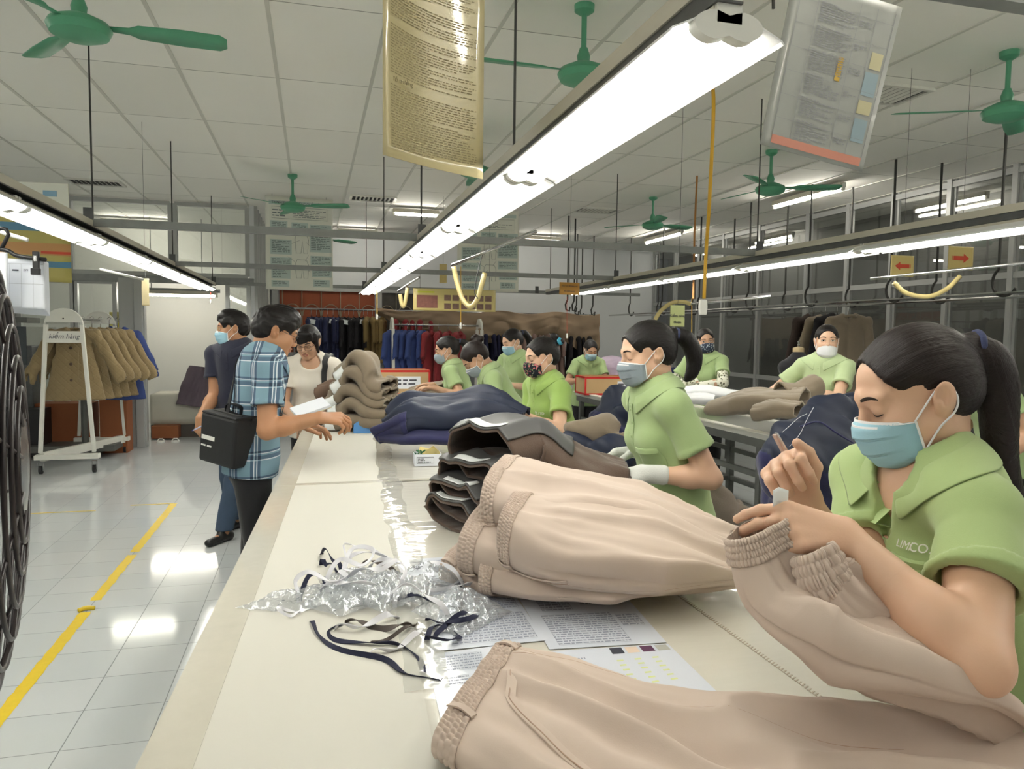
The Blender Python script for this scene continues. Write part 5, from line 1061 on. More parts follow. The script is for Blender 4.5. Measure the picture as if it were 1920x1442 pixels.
for i, (pth, w_, h_, lb) in enumerate(((L3((745, 752, 6.35), (800, 742, 6.35), (880, 752, 6.3)), [.3, .45, .4], [.1, .14, .1], 'taupe coat sleeve rolled on the far table left of the turned woman'), (L3((765, 768, 6.25), (830, 762, 6.22), (915, 772, 6.2)), [.3, .4, .4], [.09, .1, .09], 'taupe coat spread flat in front of the turned woman'), (L3((770, 738, 6.6), (800, 730, 6.6), (832, 728, 6.4)), [.2, .25, .15], [.08, .1, .05], 'taupe coat corner lifted by the turned woman'))):
    T = Tube(pth, (0, 1, 0), w_, h_, 80 + i, .008, 8, .014, 5, .65, TZ + .003); t = empty('coat', T.C[0], lb, 'coat', 'taupe coats on the far table'); T.shell('shell', TAUPE, t, 0, 1, 40, 56, th=.01)
# ------------------------------------------------------------------ heaps on stands between the tables
def heap(label, prims, m, m2, seed, stand, cat='jacket', amp=.03, name='draped_jacket', h=.011, band=None):
    s = SDF()
    for a, b, ra, rb, sq in prims: s.cap(a, b, ra, rb, k=.07, sq=sq)
    s.disp = lambda P: amp * .35 * (1 - 2 * np.abs(vnoise((np.asarray(P) @ roty(-.6)) * [16, 16, 5], seed + 5))) + amp * (1 - 2 * np.abs(vnoise((np.asarray(P) @ roty(.35)) * [7, 7, 2.2], seed))) + amp * .8 * vnoise((np.asarray(P) @ roty(.6)) * [6, 6, 15], seed + 1)
    t = empty(name, prims[0][0], label, cat); v, f = s.mesh(h); fm = None
    if band is not None: c = v[f].mean(1); fm = ((c - V(band[0])) @ unit(band[1]) > .03 * vnoise(c * 6, 3)).astype(int)
    link_mesh('cloth', v, f, None, t, True, mats=[m, m2 or m], fm=fm); return t, s
def stand(label, x, y, zt, w_, d_):
    t = empty('garment_stand', (x, y, 0), label, 'stand')
    for sx in (-1, 1):
        for sy in (-1, 1): MB().bar((x + sx * w_ / 2, y + sy * d_ / 2, 0), (x + sx * w_ / 2, y + sy * d_ / 2, zt), .03, .03, (0, 1, 0)).build('leg', LEGM, t)
    for z in (.25, zt):
        for sx in (-1, 1): MB().bar((x + sx * w_ / 2, y - d_ / 2, z), (x + sx * w_ / 2, y + d_ / 2, z), .025, .025).build('side_rail', LEGM, t)
        MB().box((x, y, z), (w_, d_, .015)).build('shelf', WPAINT if z > .3 else LEGM, t)
    return t
stand('low metal stand under the big navy jacket, behind the nearest woman', 1.72, 1.98, .78, .42, .5)
t, s = heap('large navy jacket draped over the stand behind the nearest woman', [(ond(1535, 785, 2.3), ond(1640, 790, 2.35), .075, .08, None), (ond(1500, 850, 2.25), ond(1620, 860, 2.35), .13, .15, None), (ond(1490, 935, 2.3), ond(1620, 950, 2.4), .14, .16, None), (ond(1462, 850, 2.2), ond(1455, 900, 2.2), .06, .06, None)], NAVYL, NAVYC, 5, None, band=(ond(1500, 890, 2.3), (-.5, -.1, -1)), h=.009, amp=.03)
vd = unit(ond(1500, 800, 2.3) - CAM)
for q_ in ([(1530, 757), (1512, 790), (1500, 815), (1478, 842)], [(1515, 772), (1496, 782), (1476, 800), (1462, 812)]):
    pts = s.hit([ond(x_, y_, 1.9) for x_, y_, _ in curve([(a_, b_, 0) for a_, b_ in q_], 16)], vd); MB().tube(pts - vd * .003, .0007, 5).build('loose_thread', STRAPW, t, smooth=True)
pts = s.hit([ond(x_, y_, 1.9) for x_, y_, _ in curve([(1500, 800, 0), (1540, 790, 0), (1580, 815, 0), (1640, 850, 0)], 16)], vd); MB().tube(pts, .003, 6).build('seam', NAVYC, t, smooth=True)
t2, s2 = heap('navy jacket draped between the second woman and the red edged box', [(ond(1165, 745, 4.35), ond(1190, 745, 4.4), .08, .08, None), (ond(1150, 790, 4.3), ond(1205, 800, 4.4), .13, .14, None), (ond(1135, 815, 4.3), ond(1200, 830, 4.4), .12, .13, None)], NAVYL, NAVYC, 9, None, band=(ond(1150, 790, 4.3), (-.5, -.1, -1)), amp=.03)
heap('taupe coat lying on the stand right of the woman with the blue clip', [(ond(1070, 800, 3.85), ond(1130, 806, 3.8), .07, .09, ((0, 0, 1), .8)), (ond(1130, 812, 3.8), ond(1185, 825, 3.75), .08, .05, None)], TAUPE, None, 12, None, 'coat', name='draped_coat')
heap('dark navy garment under the taupe coat on the stand by the blue clip woman', [(ond(1075, 840, 3.85), ond(1180, 846, 3.75), .09, .1, None)], NAVYL, None, 15, None, 'garment', name='draped_garment')
stand('metal stand with white shelf between the blue clip woman and the right table', 1.78, 3.95, .76, .62, .6)
heap('taupe coats slumped behind the second woman, under the right table edge', [(ond(1320, 905, 3.1), ond(1335, 960, 3.1), .05, .13, None), (ond(1300, 975, 3.1), ond(1370, 985, 3.15), .13, .11, None)], mat('grey taupe wool', (112, 102, 92), .9, 0, .07, 30, bump=.25, bscale=250), None, 17, None, 'coat', name='draped_coat')
stand('low metal stand behind the second woman, holding slumped taupe coats', 1.78, 2.78, .58, .4, .5)
cr_ = empty('plastic_crate', (2.02, 2.45, 0), 'yellow plastic crate on the floor beside the big navy jacket', 'crate')
mb = MB(); YEL = mat('yellow plastic', (214, 156, 30), .4)
cx_, cy_ = 2.1, 2.62
for s_ in (-1, 1): mb.box((cx_ + s_ * .2, cy_, .3), (.02, .4, .6)); mb.box((cx_, cy_ + s_ * .2, .3), (.4, .02, .6))
mb.box((cx_, cy_, .01), (.4, .4, .02)); mb.build('bin', YEL, cr_)
MB().tube([(cx_ - .21, cy_ - .21, .6), (cx_ + .21, cy_ - .21, .6), (cx_ + .21, cy_ + .21, .6), (cx_ - .21, cy_ + .21, .6)], .015, 8, closed=True).build('rim', YEL, cr_)
# ------------------------------------------------------------------ cloth on the right table
for i, (pth, w_, h_, m, lb) in enumerate(((L3((1270, 738, 6.3), (1320, 735, 6.2), (1385, 742, 6.0)), [.36, .4, .34], [.05, .07, .05], WHITEC, 'white folded cloth under the hands of the flower mask woman'), (L3((1268, 748, 5.9), (1300, 747, 5.85), (1340, 750, 5.8)), [.2, .24, .22], [.04, .05, .05], WHITEC, 'white rolled cloth in front of the folded one'),
    (L3((1345, 760, 5.3), (1400, 752, 5.1), (1460, 752, 4.9), (1510, 748, 4.8)), [.3, .4, .36, .3], [.06, .12, .13, .1], TAUPE, 'taupe coat lying on the right table before the older woman'), (L3((1420, 772, 4.75), (1455, 768, 4.65), (1500, 770, 4.55)), [.16, .2, .2], [.07, .09, .08], TAUPE, 'taupe coat sleeve bunched at the table edge'),
    (L3((1462, 738, 4.95), (1500, 736, 5.0), (1530, 722, 5.05)), [.13, .13, .15], [.13, .13, .14], TAUPE, 'taupe sleeve held open by the older woman'))):
    T = Tube(pth, (.3, 1, 0) if i != 4 else (.2, .9, .2), w_, h_, 90 + i, .006, 9, .012 if i != 4 else .004, 4, .65 if i != 4 else .95, TZ + .012, q=.8 if i != 4 else .95); t = empty('folded_cloth' if i < 2 else 'coat', T.C[0], lb, 'cloth' if i < 2 else 'coat', None); T.shell('shell', m, t, 0, 1, 40, 50, th=.012)
# ------------------------------------------------------------------ small things on the table
t = empty('tape_holder', ond(705, 792, 4.2), 'light blue plastic tape holder left of the navy jackets', 'holder'); BLU = mat('light blue plastic', (84, 140, 200), .35, 0, .03)
c = onz(692, 811, TZ + .002); mb = MB()
out = [(-.1, 0), (.12, 0), (.12, .055), (.05, .085), (-.06, .085), (-.1, .06)]
for s_ in (-.035, .03): mb.prism([c + V(a, s_, b) for a, b in out], (0, .006, 0))
mb.box(c + V(.01, 0, .006), (.22, .06, .01)); mb.build('body', BLU, t, bev=.002); MB().lathe(c + V(.0, -.028, .045), [(.012, 0), (.033, .0), (.033, .05), (.012, .05)], 20, (0, 1, 0)).build('tape_roll', BLACKP, t, smooth='auto')
t = empty('paper_box', onz(802, 872, TZ), 'small white open box of tags and yellow slips, between boards and brown jackets', 'box'); c = onz(800, 874, TZ + .002) + V(.01, .05, 0); mb = MB()
w_, d_, h_ = .13, .1, .058; R = rotz(-.06); F = lambda x, y, z: c + R @ V(x, y, z)
for s_ in (-1, 1): mb.box(F(0, s_ * d_ / 2, h_ / 2), (w_, .003, h_), R); mb.box(F(s_ * w_ / 2, 0, h_ / 2), (.003, d_, h_), R)
mb.box(F(0, 0, .002), (w_, d_, .003), R); mb.build('carton', PAPER, t)
mb = MB(); mb.ribbon([F(x, -d_ / 2 - .003, z) for x, z in ((-.055, .014), (.028, .014), (.028, .044), (-.055, .044), (-.055, .014))], .0018, R @ V(0, -1, 0), .0006); words_on(mb, F(-.05, -d_ / 2 - .003, .04), R @ V(1, 0, 0), (0, 0, 1), .07, 3, .024, 5); mb.build('print', INK, t)
for i, (x, y, a, b_) in enumerate(((.015, -.01, .5, .3), (.04, .01, -.4, .5), (-.01, .02, .2, -.4))):
    o = MB().box(F(x, y, h_ + .005), (.06, .0015, .035), R @ rotz(a) @ rotx(b_) @ roty(.5 - a)).build('paper_slip', mat('pale yellow slip', (222, 206, 140), .7)); tag(o, ('front', 'right', 'rear')[i] + ' pale yellow slip sticking out of the small white box', 'slip', 'yellow slips in the white box')
mb = MB(); rg = random.Random(3)
for k in range(10): p_ = F(-.035 + rg.uniform(-.02, .02), rg.uniform(-.03, .03), h_ - .004 + rg.uniform(-.01, .012)); mb.tube([p_, p_ + V(rg.uniform(-.02, .02), rg.uniform(-.02, .02), rg.uniform(.0, .015))], .004, 6)
tag(mb.build('plastic_tag_pins', mat('green plastic', (50, 110, 70), .4)), 'tangle of small green tag pins in the white box', 'pins', kind='stuff')
# drawstrings and bags
FOIL = mat('crinkled clear plastic', (214, 220, 226), .1, .35, .06, 30, bump=1., bscale=55, alpha=.5, coat=.8)
def bag(label, c, u, v, seed, h_=.03, z0=0, lab=False, group='clear plastic bags of tape'):
    q = onz(*c, TZ + .004); a = onz(*u, TZ + .004) - q; b_ = onz(*v, TZ + .004) - q; n = 44; P = np.zeros((n, n, 3))
    for i, s_ in enumerate(np.linspace(0, 1, n)):
        for j, t_ in enumerate(np.linspace(0, 1, n)):
            p_ = q + a * s_ + b_ * t_; e = (math.sin(s_ * PI) * math.sin(t_ * PI)) ** .5; P[i, j] = p_ + V(0, 0, z0 + h_ * e + (.012 * abs(vnoise(p_ * 48, seed)) + .007 * abs(vnoise(p_ * 110, seed + 1))) * (.25 + e))
    o = MB().grid(P).build('plastic_bag', FOIL, smooth='auto'); tag(o, label, 'bag', group)
    if lab:
        Q = P[15:28, 10:25] + V(0, 0, .002); l0 = MB().grid(Q).build('label', PAPER, o, smooth=True); mb = MB(); d1 = unit(Q[-1, 0] - Q[0, 0]); d2 = unit(Q[0, -1] - Q[0, 0]); o1 = Q[0, 0] + V(0, 0, .006)
        text('40', 'lettering', INK, l0, Q[7, 6] + V(0, 0, .006), d2, -d1, .02, 'CENTER', .0002); words_on(mb, o1 + d1 * .004 + d2 * .004, d2, -d1, .045, 2, .014, 4, n=(0, 0, 1)); mb.build('print', INK, l0)
    return o
bag('long clear plastic bag pointing left at the tip of the strap pile', (440, 1142), (560, 1150), (590, 1100), 1, .018)
bag('clear plastic bag at the back of the strap pile with a small label', (595, 1085), (625, 1145), (720, 1072), 2, .03)
bag('silvery crinkled bag at the left middle of the strap pile', (560, 1140), (640, 1160), (690, 1100), 3, .04, .004)
bag('silvery bag under white loops in the middle of the strap pile', (640, 1130), (720, 1160), (730, 1095), 4, .045, .01)
bag('clear bag with a printed size label, top right of the strap pile', (720, 1120), (790, 1150), (800, 1080), 5, .045, .016, True)
bag('silvery bag at the right end of the strap pile under navy loops', (770, 1150), (850, 1185), (860, 1110), 6, .03, .004)
bag('clear bag flat beneath navy straps at the lower right of the pile', (800, 1180), (870, 1195), (895, 1135), 7, .016)
def strap(label, pts, m, wd=.0115, z0=.014, seed=0, lift=.014, grp='loose cotton tapes'):
    C_ = curve([onz(x, y, TZ + .003) for x, y in pts], 70); k = len(C_); rg = np.random.RandomState(seed); ph = rg.uniform(0, 6, 3); out = []; nn = []
    for i, p_ in enumerate(C_):
        t_ = i / (k - 1); e = math.sin(t_ * PI) ** .4; z_ = z0 * e * (1.5 if m is STRAPW else 1) + lift * e * (1 + math.sin(t_ * 9 + ph[0])) * .5; out.append(p_ + V(0, 0, .001 + z_)); a = 1.1 * math.sin(t_ * 7 + ph[1]) * e
        d = unit(C_[min(i + 1, k - 1)] - C_[max(i - 1, 0)]); sd_ = np.cross(d, V(0, 0, 1)); nn.append(V(0, 0, 1) * math.cos(a) + sd_ * math.sin(a))
    tag(MB().ribbon(out, wd, nn, .0015).build('cotton_tape', m, smooth='auto'), label, 'tape', grp)
strap('navy tape looping out to the lower right corner of the strap pile', [(585, 1165), (600, 1195), (640, 1222), (720, 1240), (760, 1265), (828, 1276)], STRAPN, seed=1, z0=.001, lift=.003)
strap('navy tape running under the white end and down to the right sheet', [(640, 1172), (615, 1185), (630, 1203), (700, 1210), (745, 1212), (785, 1235), (795, 1268)], STRAPN, seed=2, z0=.001, lift=.004)
strap('navy tape loops knotted at the right of the strap pile', [(800, 1165), (830, 1180), (875, 1185), (895, 1165), (898, 1145)], STRAPN, seed=3)
strap('navy tape curled low on the printed sheet right of the pile', [(800, 1190), (805, 1205), (840, 1212), (862, 1196), (830, 1180), (810, 1185), (800, 1205)], STRAPN, seed=4, z0=.002)
strap('navy tape crossing upward right of the silvery bags', [(845, 1125), (870, 1120), (866, 1140), (875, 1165), (850, 1178), (815, 1195)], STRAPN, seed=5)
strap('navy tape short ends sticking up behind the pile, left one', [(603, 1040), (612, 1050), (628, 1062), (640, 1075)], STRAPN, seed=6, z0=.012, lift=.02)
strap('navy tape short ends sticking up behind the pile, lower one', [(602, 1060), (612, 1068), (632, 1078)], STRAPN, seed=7, z0=.012)
strap('navy tape loop at the far left of the silvery bags', [(562, 1128), (580, 1110), (597, 1098), (612, 1112)], STRAPN, seed=8, z0=.03)
strap('white tape loop arching highest at the back of the pile', [(650, 1060), (645, 1047), (668, 1044), (705, 1060), (730, 1082)], STRAPW, .006, .02, 9, .02)
strap('white tape long loop around the left silvery bag', [(560, 1130), (555, 1122), (580, 1120), (620, 1140), (650, 1120), (640, 1100), (700, 1100)], STRAPW, seed=10, z0=.035)
strap('white tape wave across the middle bags', [(610, 1110), (640, 1098), (680, 1115), (700, 1090), (660, 1080), (640, 1100)], STRAPW, seed=11, z0=.05)
strap('white tape second wave across the middle bags', [(650, 1110), (690, 1125), (720, 1130), (740, 1112), (690, 1095)], STRAPW, seed=12, z0=.055)
strap('white tape band along the front of the bags', [(720, 1143), (760, 1152), (800, 1165), (840, 1172)], STRAPW, seed=13, z0=.04)
strap('white tape bundle reaching right onto the stack, upper strand', [(805, 1095), (850, 1108), (890, 1095), (940, 1080), (1010, 1078)], STRAPW, .014, .01, 14)
strap('white tape bundle reaching right onto the stack, lower strand', [(800, 1110), (850, 1118), (885, 1108), (930, 1092), (1000, 1082)], STRAPW, .012, .008, 15)
strap('white tape end drooping forward left of the navy loops', [(630, 1180), (670, 1185), (720, 1172), (745, 1160)], STRAPW, .014, .006, 16)
strap('white tape end lying flat below the pile centre', [(695, 1225), (740, 1222), (775, 1205), (790, 1180)], STRAPW, .012, .002, 17)
strap('white tape small loop at the left tip of the pile', [(560, 1150), (530, 1150), (522, 1158), (545, 1160), (562, 1150)], STRAPW, .007, .004, 18)
strap('grey brown tape curved beneath the pile', [(650, 1168), (690, 1178), (740, 1185), (770, 1175)], STRAPG, .014, .003, 19)
strap('grey brown tape under the white end at the lower right', [(695, 1205), (740, 1200), (775, 1180), (780, 1170)], STRAPG, .008, .002, 20)

for k_, (pts_, m_, z_) in enumerate((([(640, 1100), (660, 1078), (700, 1082), (745, 1100), (775, 1128)], STRAPW, .04), ([(600, 1120), (640, 1135), (690, 1140), (740, 1135)], STRAPW, .038), ([(690, 1085), (720, 1095), (760, 1118), (740, 1140)], STRAPW, .045), ([(770, 1100), (800, 1085), (840, 1096), (870, 1112)], STRAPW, .03), ([(740, 1135), (770, 1140), (800, 1150), (850, 1160), (880, 1168)], STRAPN, .03), ([(660, 1092), (690, 1078), (725, 1086), (750, 1100)], STRAPG, .036), ([(810, 1100), (850, 1112), (880, 1100), (905, 1092)], STRAPN, .012))):
    strap(('white tape arc over the silvery middle bags, right of the centre', 'white tape line along the front of the left silvery bag', 'white tape short curl left of the size label', 'white tape wave behind the right bags', 'navy tape along the front right edge of the bags', 'grey brown tape peeking between the middle bags', 'navy tape under the white bundle at the right')[k_], pts_, m_, .0115, z_, 40 + k_, .006)
# ------------------------------------------------------------------ hanging coats
def quilt(name, col):
    m = mat(name, col, .85, 0, .05, 5, sheen=.15); N, L, P = nodes_of(m); tc = N.new('ShaderNodeTexCoord'); sep = N.new('ShaderNodeSeparateXYZ'); L.new(tc.outputs['Object'], sep.inputs[0]); hs_ = []
    for op in ('ADD', 'SUBTRACT'):
        k = N.new('ShaderNodeMath'); k.operation = op; L.new(sep.outputs[0], k.inputs[0]); L.new(sep.outputs[2], k.inputs[1])
        q = chain_n(N, L, k.outputs[0], [('MULTIPLY', 12.5), ('FRACT', 0), ('SUBTRACT', .5), ('ABSOLUTE', 0), ('MULTIPLY', 2), ('POWER', 6)]); hs_.append(q)
    mx = N.new('ShaderNodeMath'); mx.operation = 'MAXIMUM'; L.new(hs_[0], mx.inputs[0]); L.new(hs_[1], mx.inputs[1])
    b = N.new('ShaderNodeBump'); b.invert = True; b.inputs['Strength'].default_value = .35; b.inputs['Distance'].default_value = .008; L.new(mx.outputs[0], b.inputs['Height']); L.new(b.outputs[0], P.inputs['Normal']); return m
def chain_n(N, L, sock, ops):
    for op, a in ops:
        k = N.new('ShaderNodeMath'); k.operation = op; L.new(sock, k.inputs[0]); k.inputs[1].default_value = a; sock = k.outputs[0]
    return sock
TAN = quilt('tan quilted cloth', (134, 116, 82)); NAVYW = mat('navy wool', (32, 38, 72), .9, 0, .06, 20, bump=.2, bscale=200, sheen=.05); BLUEW = mat('blue coat cloth', (48, 66, 122), .85, 0, .06, 12, sheen=.05); BLACKW = mat('black coat cloth', (24, 22, 26), .9, 0, .1); TANP = mat('tan coat cloth', (122, 102, 62), .9, 0, .06, 12); REDW = mat('dark red cloth', (130, 36, 42), .85, 0, .07, 12, sheen=.05)
BRNW = mat('dark brown coat cloth', (52, 40, 36), .9, 0, .1); PURW = mat('dusty rose cloth', (136, 112, 104), .9, 0, .06); LAV = mat('lavender cloth', (176, 160, 178), .85, 0, .05, 8); INDW = mat('deep indigo cloth', (24, 26, 58), .9, 0, .1); GREYP = mat('purple grey wool', (98, 86, 96), .9, 0, .06, 20)
HORN = mat('brown horn button', (70, 50, 34), .35)
def coat(name, m, L=.8, sw=.2, hem=.29, sl=(.37, -.62), dep=.22, h=.014, seed=0, buttons=0, cr=.05, front=-1):
    t = empty(name, (0, 0, 0)); s = SDF(); yy = (0, 1, 0)
    s.cap((-sw + .03, 0, -.165), (sw - .03, 0, -.165), .045, k=.05); s.cap((-.06, 0, -.10), (-sw, 0, -.165), .035, .045, k=.04); s.cap((.06, 0, -.10), (sw, 0, -.165), .035, .045, k=.04)
    s.cap((0, 0, -.3), (0, 0, -L - .1), sw * .88, hem, k=.04, sq=(yy, dep), clip=[((0, 0, -L), (0, 0, -1))])
    for g in (-1, 1): a = V(g * sw, 0, -.17); b = V(g * sl[0], .015 * g, sl[1]); u = unit(b - a); s.cap(a, b + u * .1, .06, .07, k=.03, sq=(yy, .62), clip=[(b, u)]); s.cap(b - u * .05, b + u * .1, .055, .058, k=.004, op='s', sq=(yy, .55))
    s.cap((0, front * .02, -.06), (0, front * .05, -.16), .06, .03, k=.01, op='s')
    s.disp = lambda P: .009 * (1 - 2 * np.abs(vnoise(np.asarray(P) * [13, 13, 1.3], seed))) + .004 * vnoise(np.asarray(P) * [8, 8, 14], seed + 1); s.build('shell', m, t, h)
    g = MB(); c = [(math.sin(a) * .07, -front * math.cos(a) * .05 - .0, -.10 - .035 * (1 - math.cos(a)) / 2) for a in np.linspace(-2.6, 2.6, 17)]; g.tube(c, .016, 8); g.build('collar', m, t, smooth=True)
    MB().tube([(0, 0, -.12), (0, 0, -.03), (0, .0, .0), (.02, 0, .022), (0.0, 0, .038), (-.02, 0, .02)], .0035, 6).build('hanger_hook', CHROME, t, smooth=True)
    if buttons:
        for k in range(buttons):
            z = -.3 - k * .17; p_ = s.hit([V(-.02, front * .4, z)], (0, -front, 0))[0]; MB().lathe(p_ + V(0, front * .001, 0), [(.017, 0), (.017, .004), (.012, .006)], 14, (0, front, 0)).build('button', HORN, t, smooth='auto')
        P = s.hit([V(.05, front * .4, z) for z in np.linspace(-.17, -L + .02, 24)], (0, -front, 0)) + V(0, front * .001, 0); MB().ribbon(P, .006, (0, front, 0), .004).build('front_edge', m, t, smooth='auto')
        for g in (-1, 1): P = s.hit([V(g * .16 + g * .03 * u, front * .4, -.5 - .14 * u) for u in np.linspace(0, 1, 6)], (0, -front, 0)); MB().ribbon(P, .009, (0, front, 0), .004).build('pocket', m, t, smooth='auto')
    return t
def put(src, loc, rz, label, group, first=False, cat='coat', sc_=1, m=None):
    o = src if first else copy_tree(src); o.location = tuple(float(q) for q in loc); o.rotation_euler = (0, 0, rz); o.scale = (sc_,) * 3
    return tag(o, label, cat, group)
ORD = ['first', 'second', 'third', 'fourth', 'fifth', 'sixth', 'seventh', 'eighth', 'ninth', 'tenth']
# white rolling rack at the left
def rack(label, ends, axis, text_='', zt=1.71, rail=True):
    """ends: base centres of the two A-frames; axis: width direction of a frame"""
    c0 = V(ends[0]); c1 = V(ends[1]); ax = unit(axis); t = empty('garment_rack', c0, label, 'rack', 'white rolling racks'); dn = unit(c1 - c0)
    for i, c in enumerate((c0, c1)):
        F = lambda u, z, d=0.: c + ax * u + V(0, 0, z) + dn * d
        r = .165; g = MB()
        for s_ in (-1, 1): g.bar(F(s_ * .25, .22), F(s_ * r, zt - r), .032, .045, dn)
        g.build('leg', WPAINT, t); o = [F(r * math.cos(a) * 1.09, zt - r + r * math.sin(a) * 1.05, -.018) for a in np.linspace(0, PI, 20)] + [F(-r, zt - .14, -.018), F(r, zt - .14, -.018)]
        MB().prism(o, dn * .036).build('arch_plate', WPAINT, t, bev=.004)
        pl = MB().prism([F(-.17, zt - .23, -.012), F(.17, zt - .23, -.012), F(.18, zt - .35, -.012), F(-.18, zt - .35, -.012)], dn * .024).build('name_plate', WPAINT, t)
        if i == 0 and text_: text(text_, 'lettering', INK, pl, F(-.0, zt - .285, -.0135), ax, (0, 0, 1), .068, 'CENTER', .0004, .25)
        MB().lathe(F(0, zt - .1, -.02), [(.008, 0), (.008, .004)], 10, dn).build('bolt', STEELD, t)
        MB().bar(F(-.3, .175), F(.3, .175), .05, .1, dn).build('base_bar', WPAINT, t, bev=.004)
        for s_ in (-1, 1):
            q = F(s_ * .25, 0); w0 = MB().lathe(q + ax * -.014 + V(0, 0, .042), [(.012, 0), (.042, 0), (.042, .028), (.012, .028)], 18, ax).build('caster', BLACKP, t, smooth='auto')
            g = MB()
            for k in (-.022, .022): g.box(q + ax * k + V(0, 0, .075), (.004, .03, .09), np.array([ax, np.cross((0, 0, 1), ax), (0, 0, 1)]).T)
            g.box(q + V(0, 0, .122), (.05, .03, .006), np.array([ax, np.cross((0, 0, 1), ax), (0, 0, 1)]).T); g.build('fork', CHROME, w0)
    MB().bar(c0 - ax * .24 + V(0, 0, .175), c1 + ax * .24 + V(0, 0, .175), .05, .09).build('diagonal_beam', WPAINT, t)
    MB().tube([c0 + V(0, 0, zt - .1), c1 + V(0, 0, zt - .1)], .014, 10).build('top_rail', CHROME, t, smooth=True); return t
rack('white rolling rack lettered by hand, holding tan quilted coats on the left', ((-2.48, 8.6, 0), (-2.48, 9.92, 0)), (1, 0, 0), 'kiểm hàng')
c0 = coat('quilted_coat', TAN, .86, .21, .33, (.45, -.66), .22, .012, 3, 3)
for i, y in enumerate((8.78, 8.92, 9.06, 9.2, 9.36)): put(c0, (-2.44 + .05 * i, y, 1.605), (.0, .06, -.04, .08, .02)[i], ORD[i] + ' tan quilted coat from the front on the white rack at left', 'tan quilted coats on the left rack', i == 0)
cb = coat('coat', BLUEW, .92, .2, .32, (.4, -.66), .25, .016, 5); put(cb, (-2.2, 9.55, 1.605), .05, 'blue coat hanging last behind the tan quilted coats on the left rack', None, True)
# coats on the steel rail at the right
lt = coat('long_coat', TAUPE, 1.22, .2, .29, (.33, -.70), .34, .012, 7, front=1); put(lt, (5.2, 6.35, 1.83), -.1, 'long taupe coat seen from the back, nearest on the window rail', 'long coats on the window rail', True)
lb_ = coat('long_coat', BLACKW, 1.25, .2, .27, (.32, -.72), .3, .016, 8, front=1); put(lb_, (5.2, 6.52, 1.83), -.05, 'long black coat behind the taupe one on the window rail', 'long coats on the window rail', True)
ln = coat('long_coat', BRNW, 1.2, .2, .27, (.33, -.70), .3, .016, 9, front=1); put(ln, (5.2, 6.9, 1.83), .06, 'long dark brown coat farthest of the three on the window rail', 'long coats on the window rail', True)
l2 = copy_tree(lt); put(l2, (5.2, 6.7, 1.83), .05, 'second long taupe coat behind the black coat on the window rail', 'long coats on the window rail', True)
ll = coat('long_coat', LAV, 1.1, .2, .27, (.33, -.70), .3, .016, 10, front=1); put(ll, (5.2, 3.7, 1.83), .3, 'lavender coat hanging at the right edge by the windows', None, True)
put(lb_, (5.2, 4.02, 1.83), .2, 'black coat hanging at the right edge behind the lavender one', None)
# coats along the back rail
tag(MB().tube([(-.6, 12.35, 1.875), (4.85, 12.35, 1.86)], .016, 8).build('hanging_rail', CHROME, smooth=True), 'long steel rail in front of the back wall carrying dark garments', 'rail')
for x in (-.55, 2.2, 4.8): tag(MB().tube([(x, 12.35, 0), (x, 12.35, 1.9)], .02, 8).build('rail_post', GALV, smooth=True), {-.55: 'left', 2.2: 'middle', 4.8: 'right'}[x] + ' steel post under the back rail', 'post', 'posts of the back rail')
def row(m, px0, px1, n, y, z, L, nm, seed, rz=1.45, hw_=.2, name='coat', where='on the back rail', grp=None, label_tag=False):
    x0, x1 = ony(px0, 590, y)[0], ony(px1, 590, y)[0]; src = coat(name, m, L, .19, .25, (.26, -.58), .34, .022, seed)
    for i in range(n):
        o = put(src, (x0 + (x1 - x0) * (i + .5) / n, y + .03 * ((i * 7) % 3 - 1), z), rz + .12 * ((i * 5) % 3 - 1), ORD[i] + f' {nm} from the left ' + where, grp or f'{nm}s ' + where, i == 0)
        if label_tag and i % 2 == 0:
            p_ = V(o.location) + V(.0, -.2, -.16); tg = MB().box(p_, (.13, .006, .07), roty(.2)).build('size_tag', LABELW); tag(tg, f'white tag on the {ORD[i]} {nm} from the left ' + where, 'tag', 'white tags on the back rail')
row(NAVYW, 578, 640, 6, 12.3, 1.83, .85, 'navy coat', 21, label_tag=True); row(BLACKW, 640, 686, 5, 12.3, 1.83, .85, 'black coat', 22, label_tag=True); row(TANP, 684, 722, 4, 12.3, 1.83, .82, 'tan coat', 23)
row(REDW, 735, 812, 5, 12.3, 1.83, .8, 'dark red coat', 24); row(BRNW, 815, 905, 6, 12.3, 1.62, .75, 'dark brown coat', 25, where='under the draped cloth'); row(INDW, 905, 950, 4, 12.3, 1.62, .85, 'indigo coat', 26, where='under the draped cloth'); row(PURW, 975, 1060, 6, 12.3, 1.62, .85, 'dusty rose coat', 27, where='under the draped cloth'); row(BLACKW, 1062, 1108, 4, 12.3, 1.6, .85, 'black coat', 28, where='at the right end under the cloth')
row(INDW, 590, 680, 7, 12.75, 1.25, .75, 'indigo garment', 29, where='low behind the navy coats'); row(BLACKW, 735, 1000, 9, 12.8, 1.45, .9, 'black garment', 30, where='deep behind the red coats')
rack('white rolling rack at the back holding blue and red coats', ((1.15, 11.3, 0), (2.5, 11.3, 0)), (0, -1, 0), '', 1.73)
row(BLUEW, 728, 800, 5, 11.3, 1.62, .92, 'blue coat', 31, rz=1.0, where='on the white rack at the back'); row(REDW, 795, 868, 4, 11.3, 1.62, .95, 'red coat', 32, rz=1.1, where='on the white rack at the back')
